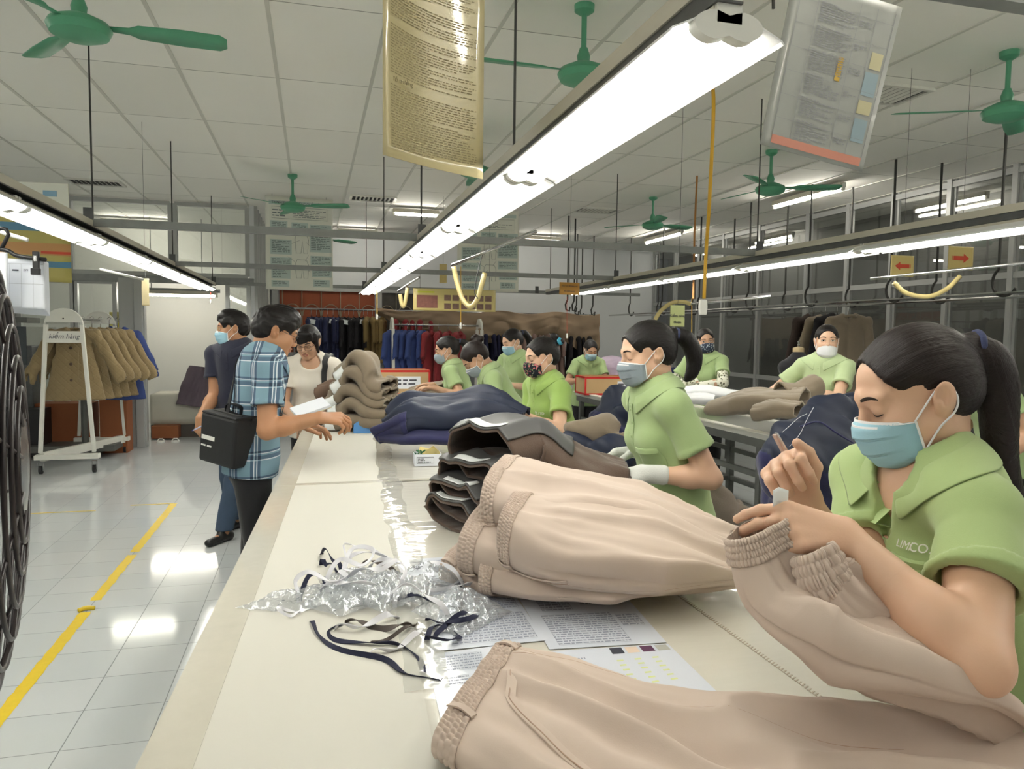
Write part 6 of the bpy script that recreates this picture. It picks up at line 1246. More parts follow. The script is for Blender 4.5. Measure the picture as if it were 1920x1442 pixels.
for y, z, x0, x1, lb in ((12.75, 1.29, -.3, 1.0, 'low rail behind the navy coats at the back'), (12.8, 1.49, .95, 3.7, 'rail deep behind the red coats at the back'), (12.3, 1.665, 1.6, 4.75, 'rail under the draped cloth at the back')): tag(MB().tube([(x0, y, z), (x1, y, z)], .012, 6).tube([(x0, y, 0), (x0, y, z)], .014, 6).tube([(x1, y, 0), (x1, y, z)], .014, 6).build('garment_rail', GALV, smooth=True), lb, 'rail')
# draped cloth over the back rail
P = []; xs_ = np.linspace(1.0, 4.82, 190)
for v_ in np.linspace(0, 1, 36):
    r = []
    for x in xs_:
        sag = np.interp(x, [1.0, 1.5, 2.4, 3.4, 3.9, 4.5, 4.82], [.1, .26, .55, .5, .36, .62, .75]); top = 1.9 - .05 * math.sin((x - 1) * 3.1) ** 2
        f_ = .03 * math.sin(x * 9 + 5 * v_ * math.sin(x * 1.7)) + .07 * (1 - 2 * abs(vnoise(np.array([x * 3.2 + v_ * 2.2 * math.sin(x * 1.6), v_ * 1.6, 7.])))) + .03 * vnoise(np.array([x * 5., v_ * 7. + x * 2, 3.]))
        r.append((x, 12.12 - .05 * math.sin(v_ * PI) + f_ * v_ ** .6, top - sag * v_ + .02 * math.sin(v_ * 17 + 2.4 * math.sin(x * 2.1)) * v_))
    P.append(r)
tag(MB().grid(np.array(P)).build('draped_cloth', mat('brown dust cloth', (146, 126, 104), .9, 0, .06, 6), smooth=True, solid=.004), 'long brown dust cloth draped in swags over the back rail', 'cloth')
heap('lavender garments heaped behind the red edged box and the masked woman', [(ond(1145, 690, 9.1), ond(1180, 700, 9.0), .18, .16, None), (ond(1140, 715, 9.1), ond(1190, 720, 9.0), .2, .2, None)], LAV, None, 41, None, 'garment', name='garment_heap', h=.02)
heap('dark garment heap left of the flower mask woman', [(ond(1245, 705, 8.6), ond(1290, 712, 8.4), .14, .1, None), (ond(1250, 725, 8.6), ond(1295, 728, 8.4), .12, .12, None)], NAVYW, None, 43, None, 'garment', name='garment_heap', h=.02)
MBt = steel_table('low table at the back holding lavender and dark garments', 3.6, 5.0, 7.95, 9.4, .8, GVIN, (8.1, 9.3))
# mannequin
t = empty('mannequin', ond(1497, 740, 6.4) * V(1, 1, 0), 'black tailor mannequin torso between the coats and the older woman', 'mannequin'); c = ond(1497, 660, 6.4); s = SDF(); z0_ = c[2]
s.cap(c + V(0, 0, -.02), c + V(0, 0, -.06), .05, .055, k=.03); s.cap(c + V(-.13, 0, -.13), c + V(.13, 0, -.13), .055, k=.08); s.cap(c + V(0, 0, -.18), c + V(0, 0, -.42), .15, .115, sq=((0, 1, 0), .7), k=.05); s.cap(c + V(0, 0, -.42), c + V(0, 0, -.64), .115, .16, sq=((0, 1, 0), .75), k=.05)
for g in (-1, 1): s.ell(c + V(g * .07, -.09, -.25), (.06, .05, .06), None, .04)
s.clips = [(c + V(0, 0, .0), (0, 0, 1)), (c + V(0, 0, -.7), (0, 0, -1))]; s.build('torso', mat('black jersey', (34, 34, 40), .8, 0, .05, sheen=.2), t, .012)
MB().lathe(c, [(.047, 0), (.047, .035), (.02, .045)], 18).build('neck_cap', mat('pale wood', (190, 168, 130), .5), t, smooth='auto'); MB().lathe(c + V(0, 0, .045), [(.01, 0), (.014, .015), (.006, .03), (.01, .045), (.003, .055)], 12).build('finial', CHROME, t, smooth='auto')
MB().tube([c + V(0, 0, -.7), (c[0], c[1], .03)], .018, 8).lathe((c[0], c[1], 0), [(.2, 0), (.2, .015), (.03, .04)], 20).build('stand', STEELD, t, smooth='auto')
# ------------------------------------------------------------------ posters and signs
def poster(name, label, tl_, tr_, bl_, m, cat='poster', bulge=0., sk=V(0, 0, 0)):
    o_, r_, d_ = V(tl_), V(tr_) - V(tl_), V(bl_) - V(tl_); n_ = unit(np.cross(r_, -d_)); n_ = n_
    P = np.array([[o_ + r_ * u + d_ * v_ + sk * (u * v_) - n_ * bulge * math.sin(u * PI) * math.sin(v_ * PI * .8 + .3) for u in np.linspace(0, 1, 16)] for v_ in np.linspace(0, 1, 20)])
    o = MB().grid(P).build(name, m, smooth=True, solid=.002); tag(o, label, cat)
    pt = lambda u, v_, k=.002: o_ + r_ * u + d_ * v_ + sk * (u * v_) - n_ * bulge * math.sin(u * PI) * math.sin(v_ * PI * .8 + .3) + n_ * k
    return o, pt
def blk(o, pt, name, m, rects, k=.0022):
    for u0, v0, u1, v1 in rects:
        nu = 8; P = np.array([[pt(u0 + (u1 - u0) * i / nu, v0 + (v1 - v0) * j / nu, k) for i in range(nu + 1)] for j in range(nu + 1)]); MB().grid(P[::-1]).build(name, m, o, smooth=True)
def lines(mb, pt, u0, v0, u1, v1, n, seed, k=.003, full=False, wl=(.02, .09), fill=.42):
    rg = random.Random(seed)
    for i in range(n):
        v_ = v0 + (v1 - v0) * (i + .3) / n; hh_ = (v1 - v0) / n * fill; u = u0; end = u1 if full else u0 + (u1 - u0) * rg.choice([1, 1, .93, .97, .5, .8])
        while u < end - .004:
            L_ = min(end - u, rg.uniform(*wl)); mb.add([pt(u, v_, k), pt(u + L_, v_, k), pt(u + L_, v_ + hh_, k), pt(u, v_ + hh_, k)], [(3, 2, 1, 0)]); u += L_ + .012
bl_, br_ = ond(718, 290, 1.85), ond(905, 336, 2.12); up_ = V(0, 0, .62)
o, pt = poster('hanging_sheet', 'yellowed laminated text sheet hanging left of the nearest tube light', bl_ + up_, br_ + up_, bl_, YPAPER, 'sheet', .035); nodes_of(YPAPER)[2].inputs['Coat Roughness'].default_value = .06; nodes_of(YPAPER)[2].inputs['Coat Weight'].default_value = .9
mb = MB()
for a, b_, n, s_ in ((.08, .30, 20, 1), (.33, .43, 9, 2), (.46, .66, 18, 3), (.70, .96, 24, 4)): lines(mb, pt, .08, a, .93, b_, n, s_, wl=(.012, .05), fill=.34)
mb.build('print', INKF, o); text('Tổ trưởng', 'lettering', INKF, o, pt(.2, .68, .008), pt(1, .68) - pt(0, .68), (0, 0, 1), .016)
TLc, TRc, BLc, BRc = ond(1490, -50, 1.78), ond(1692, 14, 1.98), ond(1425, 270, 1.78), ond(1616, 322, 2.02)
o, pt = poster('hanging_sheet', 'white laminated sheet seen from behind, hanging tilted at the upper right', TLc, TRc, BLc, mat('translucent laminated sheet', (166, 169, 165), .35, 0, .03, 3, coat=.4), 'sheet', .006, BRc - (TRc + BLc - TLc))
mb = MB()
for i in range(6):
    v_ = .12 + .14 * i; mb.add([pt(.08, v_), pt(.95, v_), pt(.95, v_ + .002), pt(.08, v_ + .002)], [(3, 2, 1, 0)])
for u in (.08, .24, .62, .78, .95): mb.add([pt(u, .05), pt(u + .004, .05), pt(u + .004, .93), pt(u, .93)], [(3, 2, 1, 0)])
for i in range(6): lines(mb, pt, .27, .1 + .14 * i, .6, .22 + .14 * i, 9, 30 + i, wl=(.02, .05)); lines(mb, pt, .64, .14 + .14 * i, .76, .18 + .14 * i, 3, 50 + i, wl=(.02, .05))
mb.build('show_through_print', INKL, o); blk(o, pt, 'red_band', mat('pale red band', (206, 140, 122), .5), [(.08, .925, .95, .975)]); blk(o, pt, 'yellow_mark', mat('amber mark', (206, 170, 70), .5), [(.53, .38, .58, .52)])
blk(o, pt, 'photo', mat('pale blue photo', (150, 170, 180), .4), [(.8, .42, .93, .56), (.8, .7, .93, .84)]); blk(o, pt, 'photo', mat('pale yellow photo', (198, 192, 156), .4), [(.82, .3, .93, .4), (.8, .59, .93, .67)])
tag(MB().tube([(TLc + TRc) / 2 + V(0, 0, .0), (TLc + TRc) / 2 + V(0, 0, .35)], .002, 5).build('hanging_string', STEELD), 'thin string holding the tilted white sheet', 'string')
PSHEET = mat('poster sheet', (220, 222, 212), .5, 0, .03, 3); PBLUE = mat('pale blue green panel', (180, 196, 192), .6); PINK_ = mat('poster print', (116, 128, 128), .7)
def garment_poster(label, x0, y0, x1, y1, d, yaw, seed):
    tl_ = ond(x0, y0, d); wd = (x1 - x0) / FPX * d; hd = (y1 - y0) / FPX * d; r_ = V(math.cos(yaw), math.sin(yaw), 0); o, pt = poster('garment_poster', label, tl_, tl_ + r_ * wd / math.cos(yaw + .25) ** .0, tl_ - V(0, 0, hd), PSHEET)
    blk(o, pt, 'panel', PBLUE, [(.05, .045, .95, .09), (.07, .26, .32, .4), (.38, .27, .63, .35), (.65, .28, .98, .58), (.07, .46, .38, .62), (.07, .65, .38, .73), (.66, .62, .98, .72), (.08, .77, .36, .88), (.68, .76, .98, .85), (.08, .9, .34, .97), (.7, .88, .95, .96)])
    mb = MB()
    for u0, v0, u1, v1, n in ((.09, .27, .3, .39, 7), (.4, .28, .61, .34, 4), (.67, .29, .96, .56, 14), (.09, .47, .36, .6, 7), (.09, .66, .36, .72, 4), (.68, .63, .96, .71, 5), (.1, .78, .34, .87, 5), (.7, .77, .96, .84, 4), (.1, .91, .32, .96, 3), (.72, .89, .9, .95, 3), (.1, .13, .3, .22, 3), (.4, .13, .9, .22, 5)): lines(mb, pt, u0, v0, u1, v1, n, seed + int(u0 * 99 + v0 * 9), k=.004)
    mb.build('print', PINK_, o); mb = MB()
    for vz in (0, .28):
        Q = lambda u, v_: pt(u, v_ + vz, .005); out = [(.46, .39), (.6, .39), (.63, .45), (.62, .6), (.56, .6), (.54, .47), (.52, .6), (.45, .6), (.43, .45), (.46, .39)]
        mb.tube([Q(u, .39 + (v_ - .39) * (1 if vz == 0 else .95)) for u, v_ in out], .0022, 4)
        for (a, b_), (c_, d_) in (((.32, .36), (.44, .42)), ((.63, .34), (.58, .4)), ((.38, .5), (.5, .46)), ((.66, .52), (.6, .48))): mb.tube([Q(a, b_), Q(c_, d_)], .0015, 4)
    mb.tube([pt(.09, .11, .005), pt(.92, .11, .005), pt(.92, .235, .005), pt(.09, .235, .005)], .002, 4, closed=True); mb.build('trouser_drawing', PINK_, o)
    for u in (.1, .9): c_ = pt(u, 0, 0); MB().tube([c_, V(c_[0], c_[1], ZC)], .0015, 5).build('string', STEELD, o)
    return o, pt
o, pt = garment_poster('pale garment instruction poster behind the green fan, left of the middle beam', 497, 366, 621, 541, 8.9, .1, 100); text('TRÌNH TỰ THAO TÁC', 'lettering', INK, o, pt(.34, .068, .005), pt(1, .068) - pt(0, .068), (0, 0, 1), .04); text('QUẦN ÂU', 'lettering', INK, o, pt(.72, .068, .005), pt(1, .068) - pt(0, .068), (0, 0, 1), .04)
garment_poster('pale garment instruction poster partly behind the middle tube lights', 858, 392, 975, 545, 8.9, -.12, 200)
# wide yellow poster at the left
tl_ = ond(-90, 335, 6.2); o, pt = poster('striped_poster', 'large yellow poster with blue and orange stripes behind the left tube lights', tl_, ond(128, 345, 6.2), ond(-90, 520, 6.0), mat('olive yellow poster', (176, 166, 92), .5, 0, .05, 3))
blk(o, pt, 'blue_stripe', mat('poster blue', (76, 128, 160), .5), [(0, .42, 1, .5), (.5, .8, 1, .86)]); blk(o, pt, 'orange_stripe', mat('poster orange', (186, 138, 82), .5), [(0, .62, 1, .74)]); blk(o, pt, 'pale_head', PSHEET, [(0, .0, 1, .25)]); blk(o, pt, 'red_line', REDINK, [(.75, .7, 1, .725)], .003)
blk(o, pt, 'blue_photo', mat('poster photo blue', (130, 170, 196), .5), [(.78, .08, .9, .14)], .003)
# yellow photo board above the back rail
tl_ = ond(775, 540, 7.2); r_ = V(.83, .03, 0); o, pt = poster('photo_board', 'long yellow board of small brown photos hanging over the back rail', tl_, tl_ + r_, tl_ + V(0, 0, -.215), mat('yellow board', (196, 180, 112), .3, 0, .04, 4, coat=.6), 'board', .01)
SEPIA = mat('sepia photo', (120, 92, 78), .4, 0, .5, 60); blk(o, pt, 'machine_photo', mat('red brown photo', (140, 92, 82), .4, 0, .35, 40), [(.04, .3, .29, .88)]); blk(o, pt, 'small_photo', SEPIA, [(.37 + .1 * i, .27 + .38 * j, .45 + .1 * i, .53 + .38 * j) for i in range(6) for j in range(2)]); blk(o, pt, 'heading', mat('yellow green heading', (190, 190, 60), .5), [(.05, .12, .25, .2)])
for u in (.08, .92): c_ = pt(u, 0, 0); MB().tube([c_, V(c_[0], c_[1], ZC)], .0015, 5).build('string', STEELD, o)
# arrows and small signs
def sign(label, x0, y0, x1, y1, d, m, lines_=(), ts=.05, arrow=0, yaw=0.):
    tl_ = ond(x0, y0, d); wd = (x1 - x0) / FPX * d; hd = (y1 - y0) / FPX * d; r_ = V(math.cos(yaw), math.sin(yaw), 0); o, pt = poster('hanging_sign', label, tl_, tl_ + r_ * wd, tl_ - V(0, 0, hd), m, 'sign')
    for i, tx in enumerate(lines_): text(tx, 'lettering', INK, o, pt(.5, (i + .7) / (len(lines_) + .4), .004), r_, (0, 0, 1), ts)
    if arrow:
        A = [(-.3, -.09), (.1, -.09), (.1, -.2), (.33, 0), (.1, .2), (.1, .09), (-.3, .09)]; q = [pt(.5 + a * arrow, .5 + b_, .003) for a, b_ in A]; mb = MB(); mb.add(q if arrow < 0 else q[::-1], [tuple(range(7))])
        for k in (-.36, -.34): mb.add([pt(.5 + (k + e) * arrow, .5 + f_, .003) for e, f_ in ((0, -.09), (.012, -.09), (.012, .09), (0, .09))][::(1 if arrow < 0 else -1)], [(0, 1, 2, 3)])
        mb.build('arrow', REDINK, o)
    c_ = pt(.5, 0); tag(MB().tube([c_, V(c_[0], c_[1], ZC)], .0013, 5).build('sign_string', STEELD), 'thin string above the ' + label, 'string'); return o
YS = mat('yellow sign paper', (200, 180, 116), .35, 0, .05, 4, coat=.5); OS = mat('orange sign paper', (206, 152, 70), .5, 0, .04, 4); GS = mat('pale green sign paper', (184, 192, 130), .5, 0, .04, 4)
sign('yellow sign with red arrow pointing left', 1671, 478, 1723, 518, 4.6, YS, arrow=-1, yaw=.0); sign('yellow sign with red arrow pointing right', 1779, 461, 1837, 505, 4.6, YS, arrow=1)
sign('orange sign with two lines above the far right tube light', 1049, 529, 1089, 552, 7.6, OS, ('Khu vực để hàng sau', 'khi kiểm xong'), .02); sign('pale green sign reading checking stage, near the yellow cord', 1257, 572, 1287, 612, 4.6, GS, ('', 'Kiểm công', 'đoạn'), .024)
sign('narrow tan paper strip hanging before the store room', 265, 522, 278, 573, 6.0, mat('tan paper strip', (176, 164, 128), .6, 0, .1, 20)); sign('small tan paper strip hanging by the back wall', 824, 495, 838, 530, 9.0, YS)
# notices on the left glass
def notice(label, x0, y0, x1, y1, m, tx=(), ts=.08, extra=0):
    tl_ = ony(x0, y0, YP - .03); br = ony(x1, y1, YP - .03); o, pt = poster('notice', label, tl_, V(br[0], tl_[1], tl_[2]), V(tl_[0], tl_[1], br[2]), m, 'notice')
    for i, q in enumerate(tx): text(q, 'lettering', INK, o, pt(.55, (i + .6) / (len(tx) + .3), .004), (1, 0, 0), (0, 0, 1), ts)
    if extra: mb = MB(); lines(mb, pt, .1, .1, .9, .45, 5, 9, .004); mb.build('print', INKF, o); blk(o, pt, 'yellow_block', mat('bright yellow print', (214, 196, 60), .5), [(.3, .5, .8, .66)], .003)
    return o
notice('yellow notice on the glass door left of the aluminium column', 205, 585, 234, 627, mat('yellow notice', (204, 196, 120), .5), extra=1); notice('grey green notice lettered in capitals on the glass door', 209, 652, 236, 682, mat('grey green notice', (178, 188, 170), .5), ('RA VÀO', 'NG CỨ'), .075)
notice('white sheet on the glass door between the two notices', 205, 628, 234, 652, PAPER); notice('blue sheet low on the glass door', 213, 692, 237, 712, mat('dull blue notice', (84, 104, 134), .5))
# sheets on a clip hanger at the left edge
hc = ond(40, 470, 2.3); t = empty('clip_hanger', hc, 'black clip hanger holding white order sheets at the left edge', 'hanger')
a, b_ = ond(-60, 462, 2.3), ond(86, 487, 2.3); MB().tube(curve([a, ond(-20, 465, 2.3), ond(14, 470, 2.3), ond(34, 480, 2.3), b_], 20), .0065, 8).build('bar', BLACKP, t, smooth=True)
MB().tube([ond(2, 468, 2.3), ond(10, 452, 2.3), ond(16, 440, 2.3), ond(12, 430, 2.3), ond(2, 428, 2.3), ond(-6, 432, 2.3)], .006, 8).build('hook', BLACKP, t, smooth=True)
c = ond(68, 490, 2.285); cp = MB().bar(c + V(0, 0, .03), c + V(0, 0, -.035), .018, .014, (0, 1, 0)).box(c + V(0, -.006, -.032), (.026, .014, .02)).build('clip', BLACKP, t, bev=.002); MB().box(c + V(0, -.008, .008), (.008, .004, .016)).build('spring', CHROME, cp)
for i in range(7):
    d_ = 2.31 + .006 * i; tl_ = ond(8 + i * 1.0, 484 + i * .5, d_); o, pt = poster('order_sheet', ('front', 'second', 'third', 'fourth', 'fifth', 'sixth', 'rearmost')[i] + ' white order sheet hanging from the black clip hanger', tl_, ond(83 + i * 1.3, 487 + i, d_), ond(10 + i * 1.1, 577 + i * 1.6, d_), PAPER, 'sheet', .002); o['group'] = 'order sheets on the clip hanger'
    if i == 0:
        mb = MB()
        for u in (.13, .42, .72): mb.add([pt(u, .1, .003), pt(u + .006, .1, .003), pt(u + .006, .98, .003), pt(u, .98, .003)], [(3, 2, 1, 0)])
        for v_ in (.5, .1): mb.add([pt(.02, v_, .003), pt(.98, v_, .003), pt(.98, v_ + .006, .003), pt(.02, v_ + .006, .003)], [(3, 2, 1, 0)])
        mb.build('ruling', INKL, o); mb = MB(); mb.add([pt(.2, .22, .003), pt(.36, .22, .003), pt(.36, .25, .003), pt(.2, .25, .003)], [(3, 2, 1, 0)]); lines(mb, pt, .48, .2, .6, .27, 3, 4); mb.build('print', INK, o)
o, pt = poster('order_sheet', 'white crumpled sheet bundle left of the ruled order sheets', ond(-70, 466, 2.25), ond(14, 474, 2.25), ond(-70, 560, 2.25), PAPER, 'sheet', .01)
# ------------------------------------------------------------------ thin bars and bent plastic tubes
TUBEP = mat('yellowed clear hose', (188, 172, 118), .25, 0, .08, 10, coat=.6, alpha=.92)
def bar_(label, p, q, r=.008, m=CHROME): tag(MB().tube([p, q], r, 8).build('thin_bar', m, smooth=True), label, 'bar', 'thin hanging bars')
bar_('thin grey bar tilting upward right of the middle tube lights', ond(848, 497, 4.4), ond(1005, 434, 4.0), .011); bar_('small thin bar over the far hose left of the photo board', ond(747, 546, 6.6), ond(786, 520, 6.2), .011); bar_('long thin bar below the arrow signs', ond(1632, 523, 4.2), ond(1990, 486, 3.6), .008); bar_('thin bar behind the yellow cord at the right rails', ond(1290, 570, 4.7), ond(1445, 556, 4.5), .009); bar_('thin white bar hanging under the left tube lights', ond(188, 505, 4.6), ond(268, 524, 5.0), .008, WPLAS); bar_('short white bar at the left edge above the order sheets', ond(-10, 432, 3.0), ond(52, 450, 3.0), .008, WPLAS)
def hose(label, pts, r, d): tag(MB().tube(curve([ond(x, y, d + k) for x, y, k in pts], 40), r, 12, cap=False).build('plastic_hose', TUBEP, smooth=True, solid=.002), label, 'hose', 'bent yellowed hoses')
hose('large bent yellowed hose hanging in a V from the tilted bar', [(851, 500, .1), (857, 530, .1), (868, 562, .08), (882, 575, .05), (895, 562, .02), (903, 535, 0), (909, 512, 0)], .0135, 4.2); hose('small bent hose hanging left of the photo board', [(750, 552, 0), (753, 570, 0), (757, 574, 0), (761, 560, 0), (764, 540, 0)], .016, 6.4); hose('bent hose sagging below the arrow signs', [(1676, 530, 0), (1700, 550, 0), (1740, 556, 0), (1775, 542, 0), (1800, 518, 0)], .012, 4.1); hose('bent hose arching over the pale green sign', [(1228, 600, 0), (1240, 582, 0), (1260, 568, 0), (1280, 566, 0), (1295, 570, 0)], .012, 4.65)
tag(MB().tube(curve([ond(905, 478, 4.15), ond(898, 500, 4.15), ond(890, 545, 4.15), ond(896, 560, 4.15)], 12), .003, 6).build('black_string', BLACKP), 'black string tying the large hose to the tilted bar', 'string')
# pull cords and the yellow cable with its switch
def pull(label, x, y0, y1, d, m, knob=True, r=.0035):
    t = empty('pull_switch', ond(x, y0, d), label, 'switch', 'pull switches'); a = ond(x, y0, d); b_ = ond(x, y1, d); MB().tube([a, b_], r, 6).build('cord', m, t); MB().lathe(b_ - V(0, 0, .05), [(.006, 0), (.011, .006), (.011, .045), (.005, .055)], 10).build('switch_body', WPLAS, t, smooth='auto')
pull('pull switch on a yellow cord under the far middle tube light', 707, 538, 590, 7.6, YELW); pull('pull switch on a yellow cord hanging below the photo board', 864, 500, 606, 6.6, YELW); pull('pull switch on a thin red cord near the draped cloth', 1063, 556, 626, 8.2, REDINK, r=.002); pull('pull switch at the end of the left tube lights', 395, 548, 562, 8.6, REDINK); pull('small pull switch on a yellow cord right of the second woman', 1297, 560, 646, 5.6, YELW)
t = empty('inline_switch', ond(1320, 575, 3.4), 'white inline switch on the long yellow cable right of the middle light', 'switch'); cc_ = ond(1320, 576, 3.4)
MB().tube([V(ond(1332, 140, 3.1)[0], ond(1332, 140, 3.1)[1], ZC)] + curve([ond(1332, 140, 3.1), ond(1338, 200, 3.2), ond(1330, 380, 3.3), ond(1324, 470, 3.4), ond(1320, 560, 3.4)], 24), .008, 8).build('cable', YELW, t, smooth=True); MB().prism([cc_ + V(a, 0, b_) for a, b_ in ((-.016, -.035), (.016, -.035), (.02, 0), (.016, .035), (-.016, .035), (-.02, 0))], (0, .02, 0)).build('switch_body', WPLAS, t, bev=.004)
tag(MB().tube([ond(1307, 330, 6.6), ond(1302, 440, 6.6), ond(1300, 560, 6.5)], .009, 8).build('orange_cable', mat('orange cable', (176, 120, 60), .6)), 'orange brown cable hanging behind the yellow one', 'cable')
# ------------------------------------------------------------------ store room and left background
t = empty('bench', (-1.5, 11.6, 0), 'low bench under a pale grey cloth in the store room', 'bench'); CLG = mat('pale grey cloth', (186, 184, 172), .85, 0, .05, 5)
MB().box((-1.45, 11.6, .29), (1.5, .7, .58)).build('frame', mat('dark bench frame', (86, 80, 74), .7), t)
P = [[(x, 11.24 + .012 * math.sin(x * 16) * (1 - v_) - .0, .6 - .42 * v_) for x in np.linspace(-2.2, -.72, 40)] for v_ in np.linspace(0, 1, 6)]; P = [[(x, 11.95, .6) for x in np.linspace(-2.2, -.72, 40)]] + P; MB().grid(np.array(P)).build('cover', CLG, t, smooth='auto', solid=.006)
T = Tube([(-1.52, 11.35, .98), (-1.55, 11.3, .7), (-1.6, 11.25, .42)], (1, 0, 0), [.34, .5, .56], [.12, .2, .16], 95, .012, 8, .03, 6, .7); t = empty('coat', T.C[0], 'purple grey coat draped over the bench in the store room', 'coat'); T.shell('shell', GREYP, t, 0, 1, 40, 60, th=.01)
T = Tube([(-1.22, 11.4, .88), (-1.2, 11.3, .66), (-1.2, 11.25, .42)], (1, 0, 0), [.24, .34, .36], [.12, .2, .14], 96, .012, 8, .03, 5, .7); t = empty('coat', T.C[0], 'brown coat on the bench behind the navy shirt man', 'coat'); T.shell('shell', BRNW, t, 0, 1, 30, 50, th=.01)
MB_ = MB().box((-1.98, 11.18, .1), (.34, .28, .17)); tag(MB_.build('cardboard_box', CARDD), 'small brown cardboard box on the floor under the bench', 'box')
for i, x in enumerate((-1.98, -1.8)):
    t = empty('sandal', (x, 10.75, 0), ('left', 'right')[i] + ' white sandal of the pair on the floor by the bench', 'sandal', 'white sandals'); MB().lathe((x, 10.75, 0), [(.05, 0), (.052, .018), (.045, .02)], 14).build('sole', WPLAS, t, smooth='auto'); MB().tube([(x - .05, 10.75, .015), (x - .02, 10.75, .05), (x + .02, 10.75, .05), (x + .05, 10.75, .015)], .007, 6).build('strap', WPLAS, t, smooth=True)
tag(MB().box((-2.35, 10.05, .38), (.3, .3, .76)).build('cardboard_box', CARDD), 'tall brown cardboard box beside the aluminium column', 'box'); tag(MB().box((-2.95, 10.1, .36), (.7, .34, .5)).build('cardboard_box', CARDD), 'wide brown cardboard box behind the coat rack', 'box'); tag(MB().box((-3.3, 9.8, .3), (.55, .3, .55)).build('storage_box', BLACKP), 'black box left of the wide cardboard box behind the rack', 'box')
t = empty('low_bench', (-3.0, 9.6, 0), 'low grey bench behind the white rack of quilted coats', 'bench'); MB().box((-3.0, 9.75, .12), (1.5, .5, .07)).build('seat', LEGM, t)
for x in (-3.6, -2.5): MB().box((x, 9.75, .042), (.07, .4, .083)).build('leg', LEGM, t)
MB().tube([(-2.62, 9.75, .15), (-2.62, 9.75, 1.0)], .04, 8).build('post', LEGM, t)
t = empty('cabinet', (-3.9, 9.9, 0), 'grey cabinet behind the left glass, beside the order sheets', 'cabinet'); MB().box((-3.75, 10.1, .65), (1.1, .4, 1.3)).build('body', GALVD, t, bev=.01); MB().box((-3.75, 9.895, 1.3), (1.0, .01, .45)).build('door', mat('dark cabinet glass', (70, 76, 80), .15), t); MB().box((-3.75, 9.9, 1.6), (1.16, .44, .06)).build('top', LEGM, t)
tag(MB().box((-4.35, 9.5, .85), (.35, .3, .12)).build('fabric_stack', mat('blue folded cloth', (70, 120, 160), .8)), 'blue folded cloth at the left edge behind the fan cage', 'cloth')
MB_ = MB().box((-4.3, 9.6, .4), (.7, .5, .78)); tag(MB_.build('storage_cupboard', mat('dull grey cupboard', (120, 120, 112), .6)), 'grey cupboard under the blue cloth at the left edge', 'cupboard')
# ------------------------------------------------------------------ floor fan at the left edge
BRN = mat('dark brown enamel wire', (38, 30, 32), .35, 0, .1); ax = unit(V(.965, .26, 0)); cf = ond(50, 870, 1.0) - ax * .112; FS = 1.03; t = empty('floor_fan', cf * V(1, 1, 0), 'large dark wire cage floor fan at the left edge', 'fan'); sd_, u_, _ = frame(ax)
def ringp(r, off): return [cf + ax * off + r * FS * (math.cos(a) * sd_ + math.sin(a) * u_) for a in np.linspace(0, 2 * PI, 64, endpoint=False)]
cage = MB()
for k, (r, of) in enumerate([(.335, -.06), (.352, -.03), (.36, 0), (.356, .02), (.346, .036), (.33, .05), (.308, .063), (.282, .075), (.252, .085), (.218, .094), (.18, .1), (.14, .105), (.1, .108), (.3, -.085), (.25, -.1), (.18, -.11)]):
    MB().tube(ringp(r, of), .0034, 6, closed=True).build('cage_ring', BRN, t, smooth=True)
for k in range(8):
    a = 2 * PI * k / 8 + .3; e = (math.cos(a) * sd_ + math.sin(a) * u_) * FS; MB().tube([cf + ax * .11 + e * .06, cf + ax * .094 + e * .218, cf + ax * .05 + e * .33, cf + e * .36, cf - ax * .06 + e * .335, cf - ax * .11 + e * .1], .003, 6).build('cage_spoke', BRN, t, smooth=True)
MB().lathe(cf - ax * .25, [(.05, 0), (.085, .03), (.085, .15), (.05, .19)], 20, ax).build('motor', BLACKP, t, smooth='auto'); MB().lathe(cf + ax * .104, [(.07, 0), (.07, .006), (.03, .01)], 20, ax).build('badge', CHROME, t, smooth='auto')
for k in range(3):
    a = 2 * PI * k / 3 + .5; e = math.cos(a) * sd_ + math.sin(a) * u_; f_ = -math.sin(a) * sd_ + math.cos(a) * u_; P = np.array([[cf + e * r + f_ * wd * j + ax * (.02 - .05 * j) for j in (-.5, 0, .5)] for r, wd in ((.03, .06), (.1, .14), (.2, .2), (.28, .2), (.3, .1))]); MB().grid(P).build('blade', mat('grey fan blade', (96, 96, 98), .4, .5), t, smooth=True, solid=.003)
MB().tube([cf - ax * .16 - V(0, 0, .05), V(cf[0], cf[1], 0) - ax * .16 + V(0, 0, .03)], .02, 10).lathe(V(cf[0], cf[1], 0) - ax * .16, [(.24, 0), (.24, .02), (.05, .05)], 24).build('stand', BLACKP, t, smooth='auto')
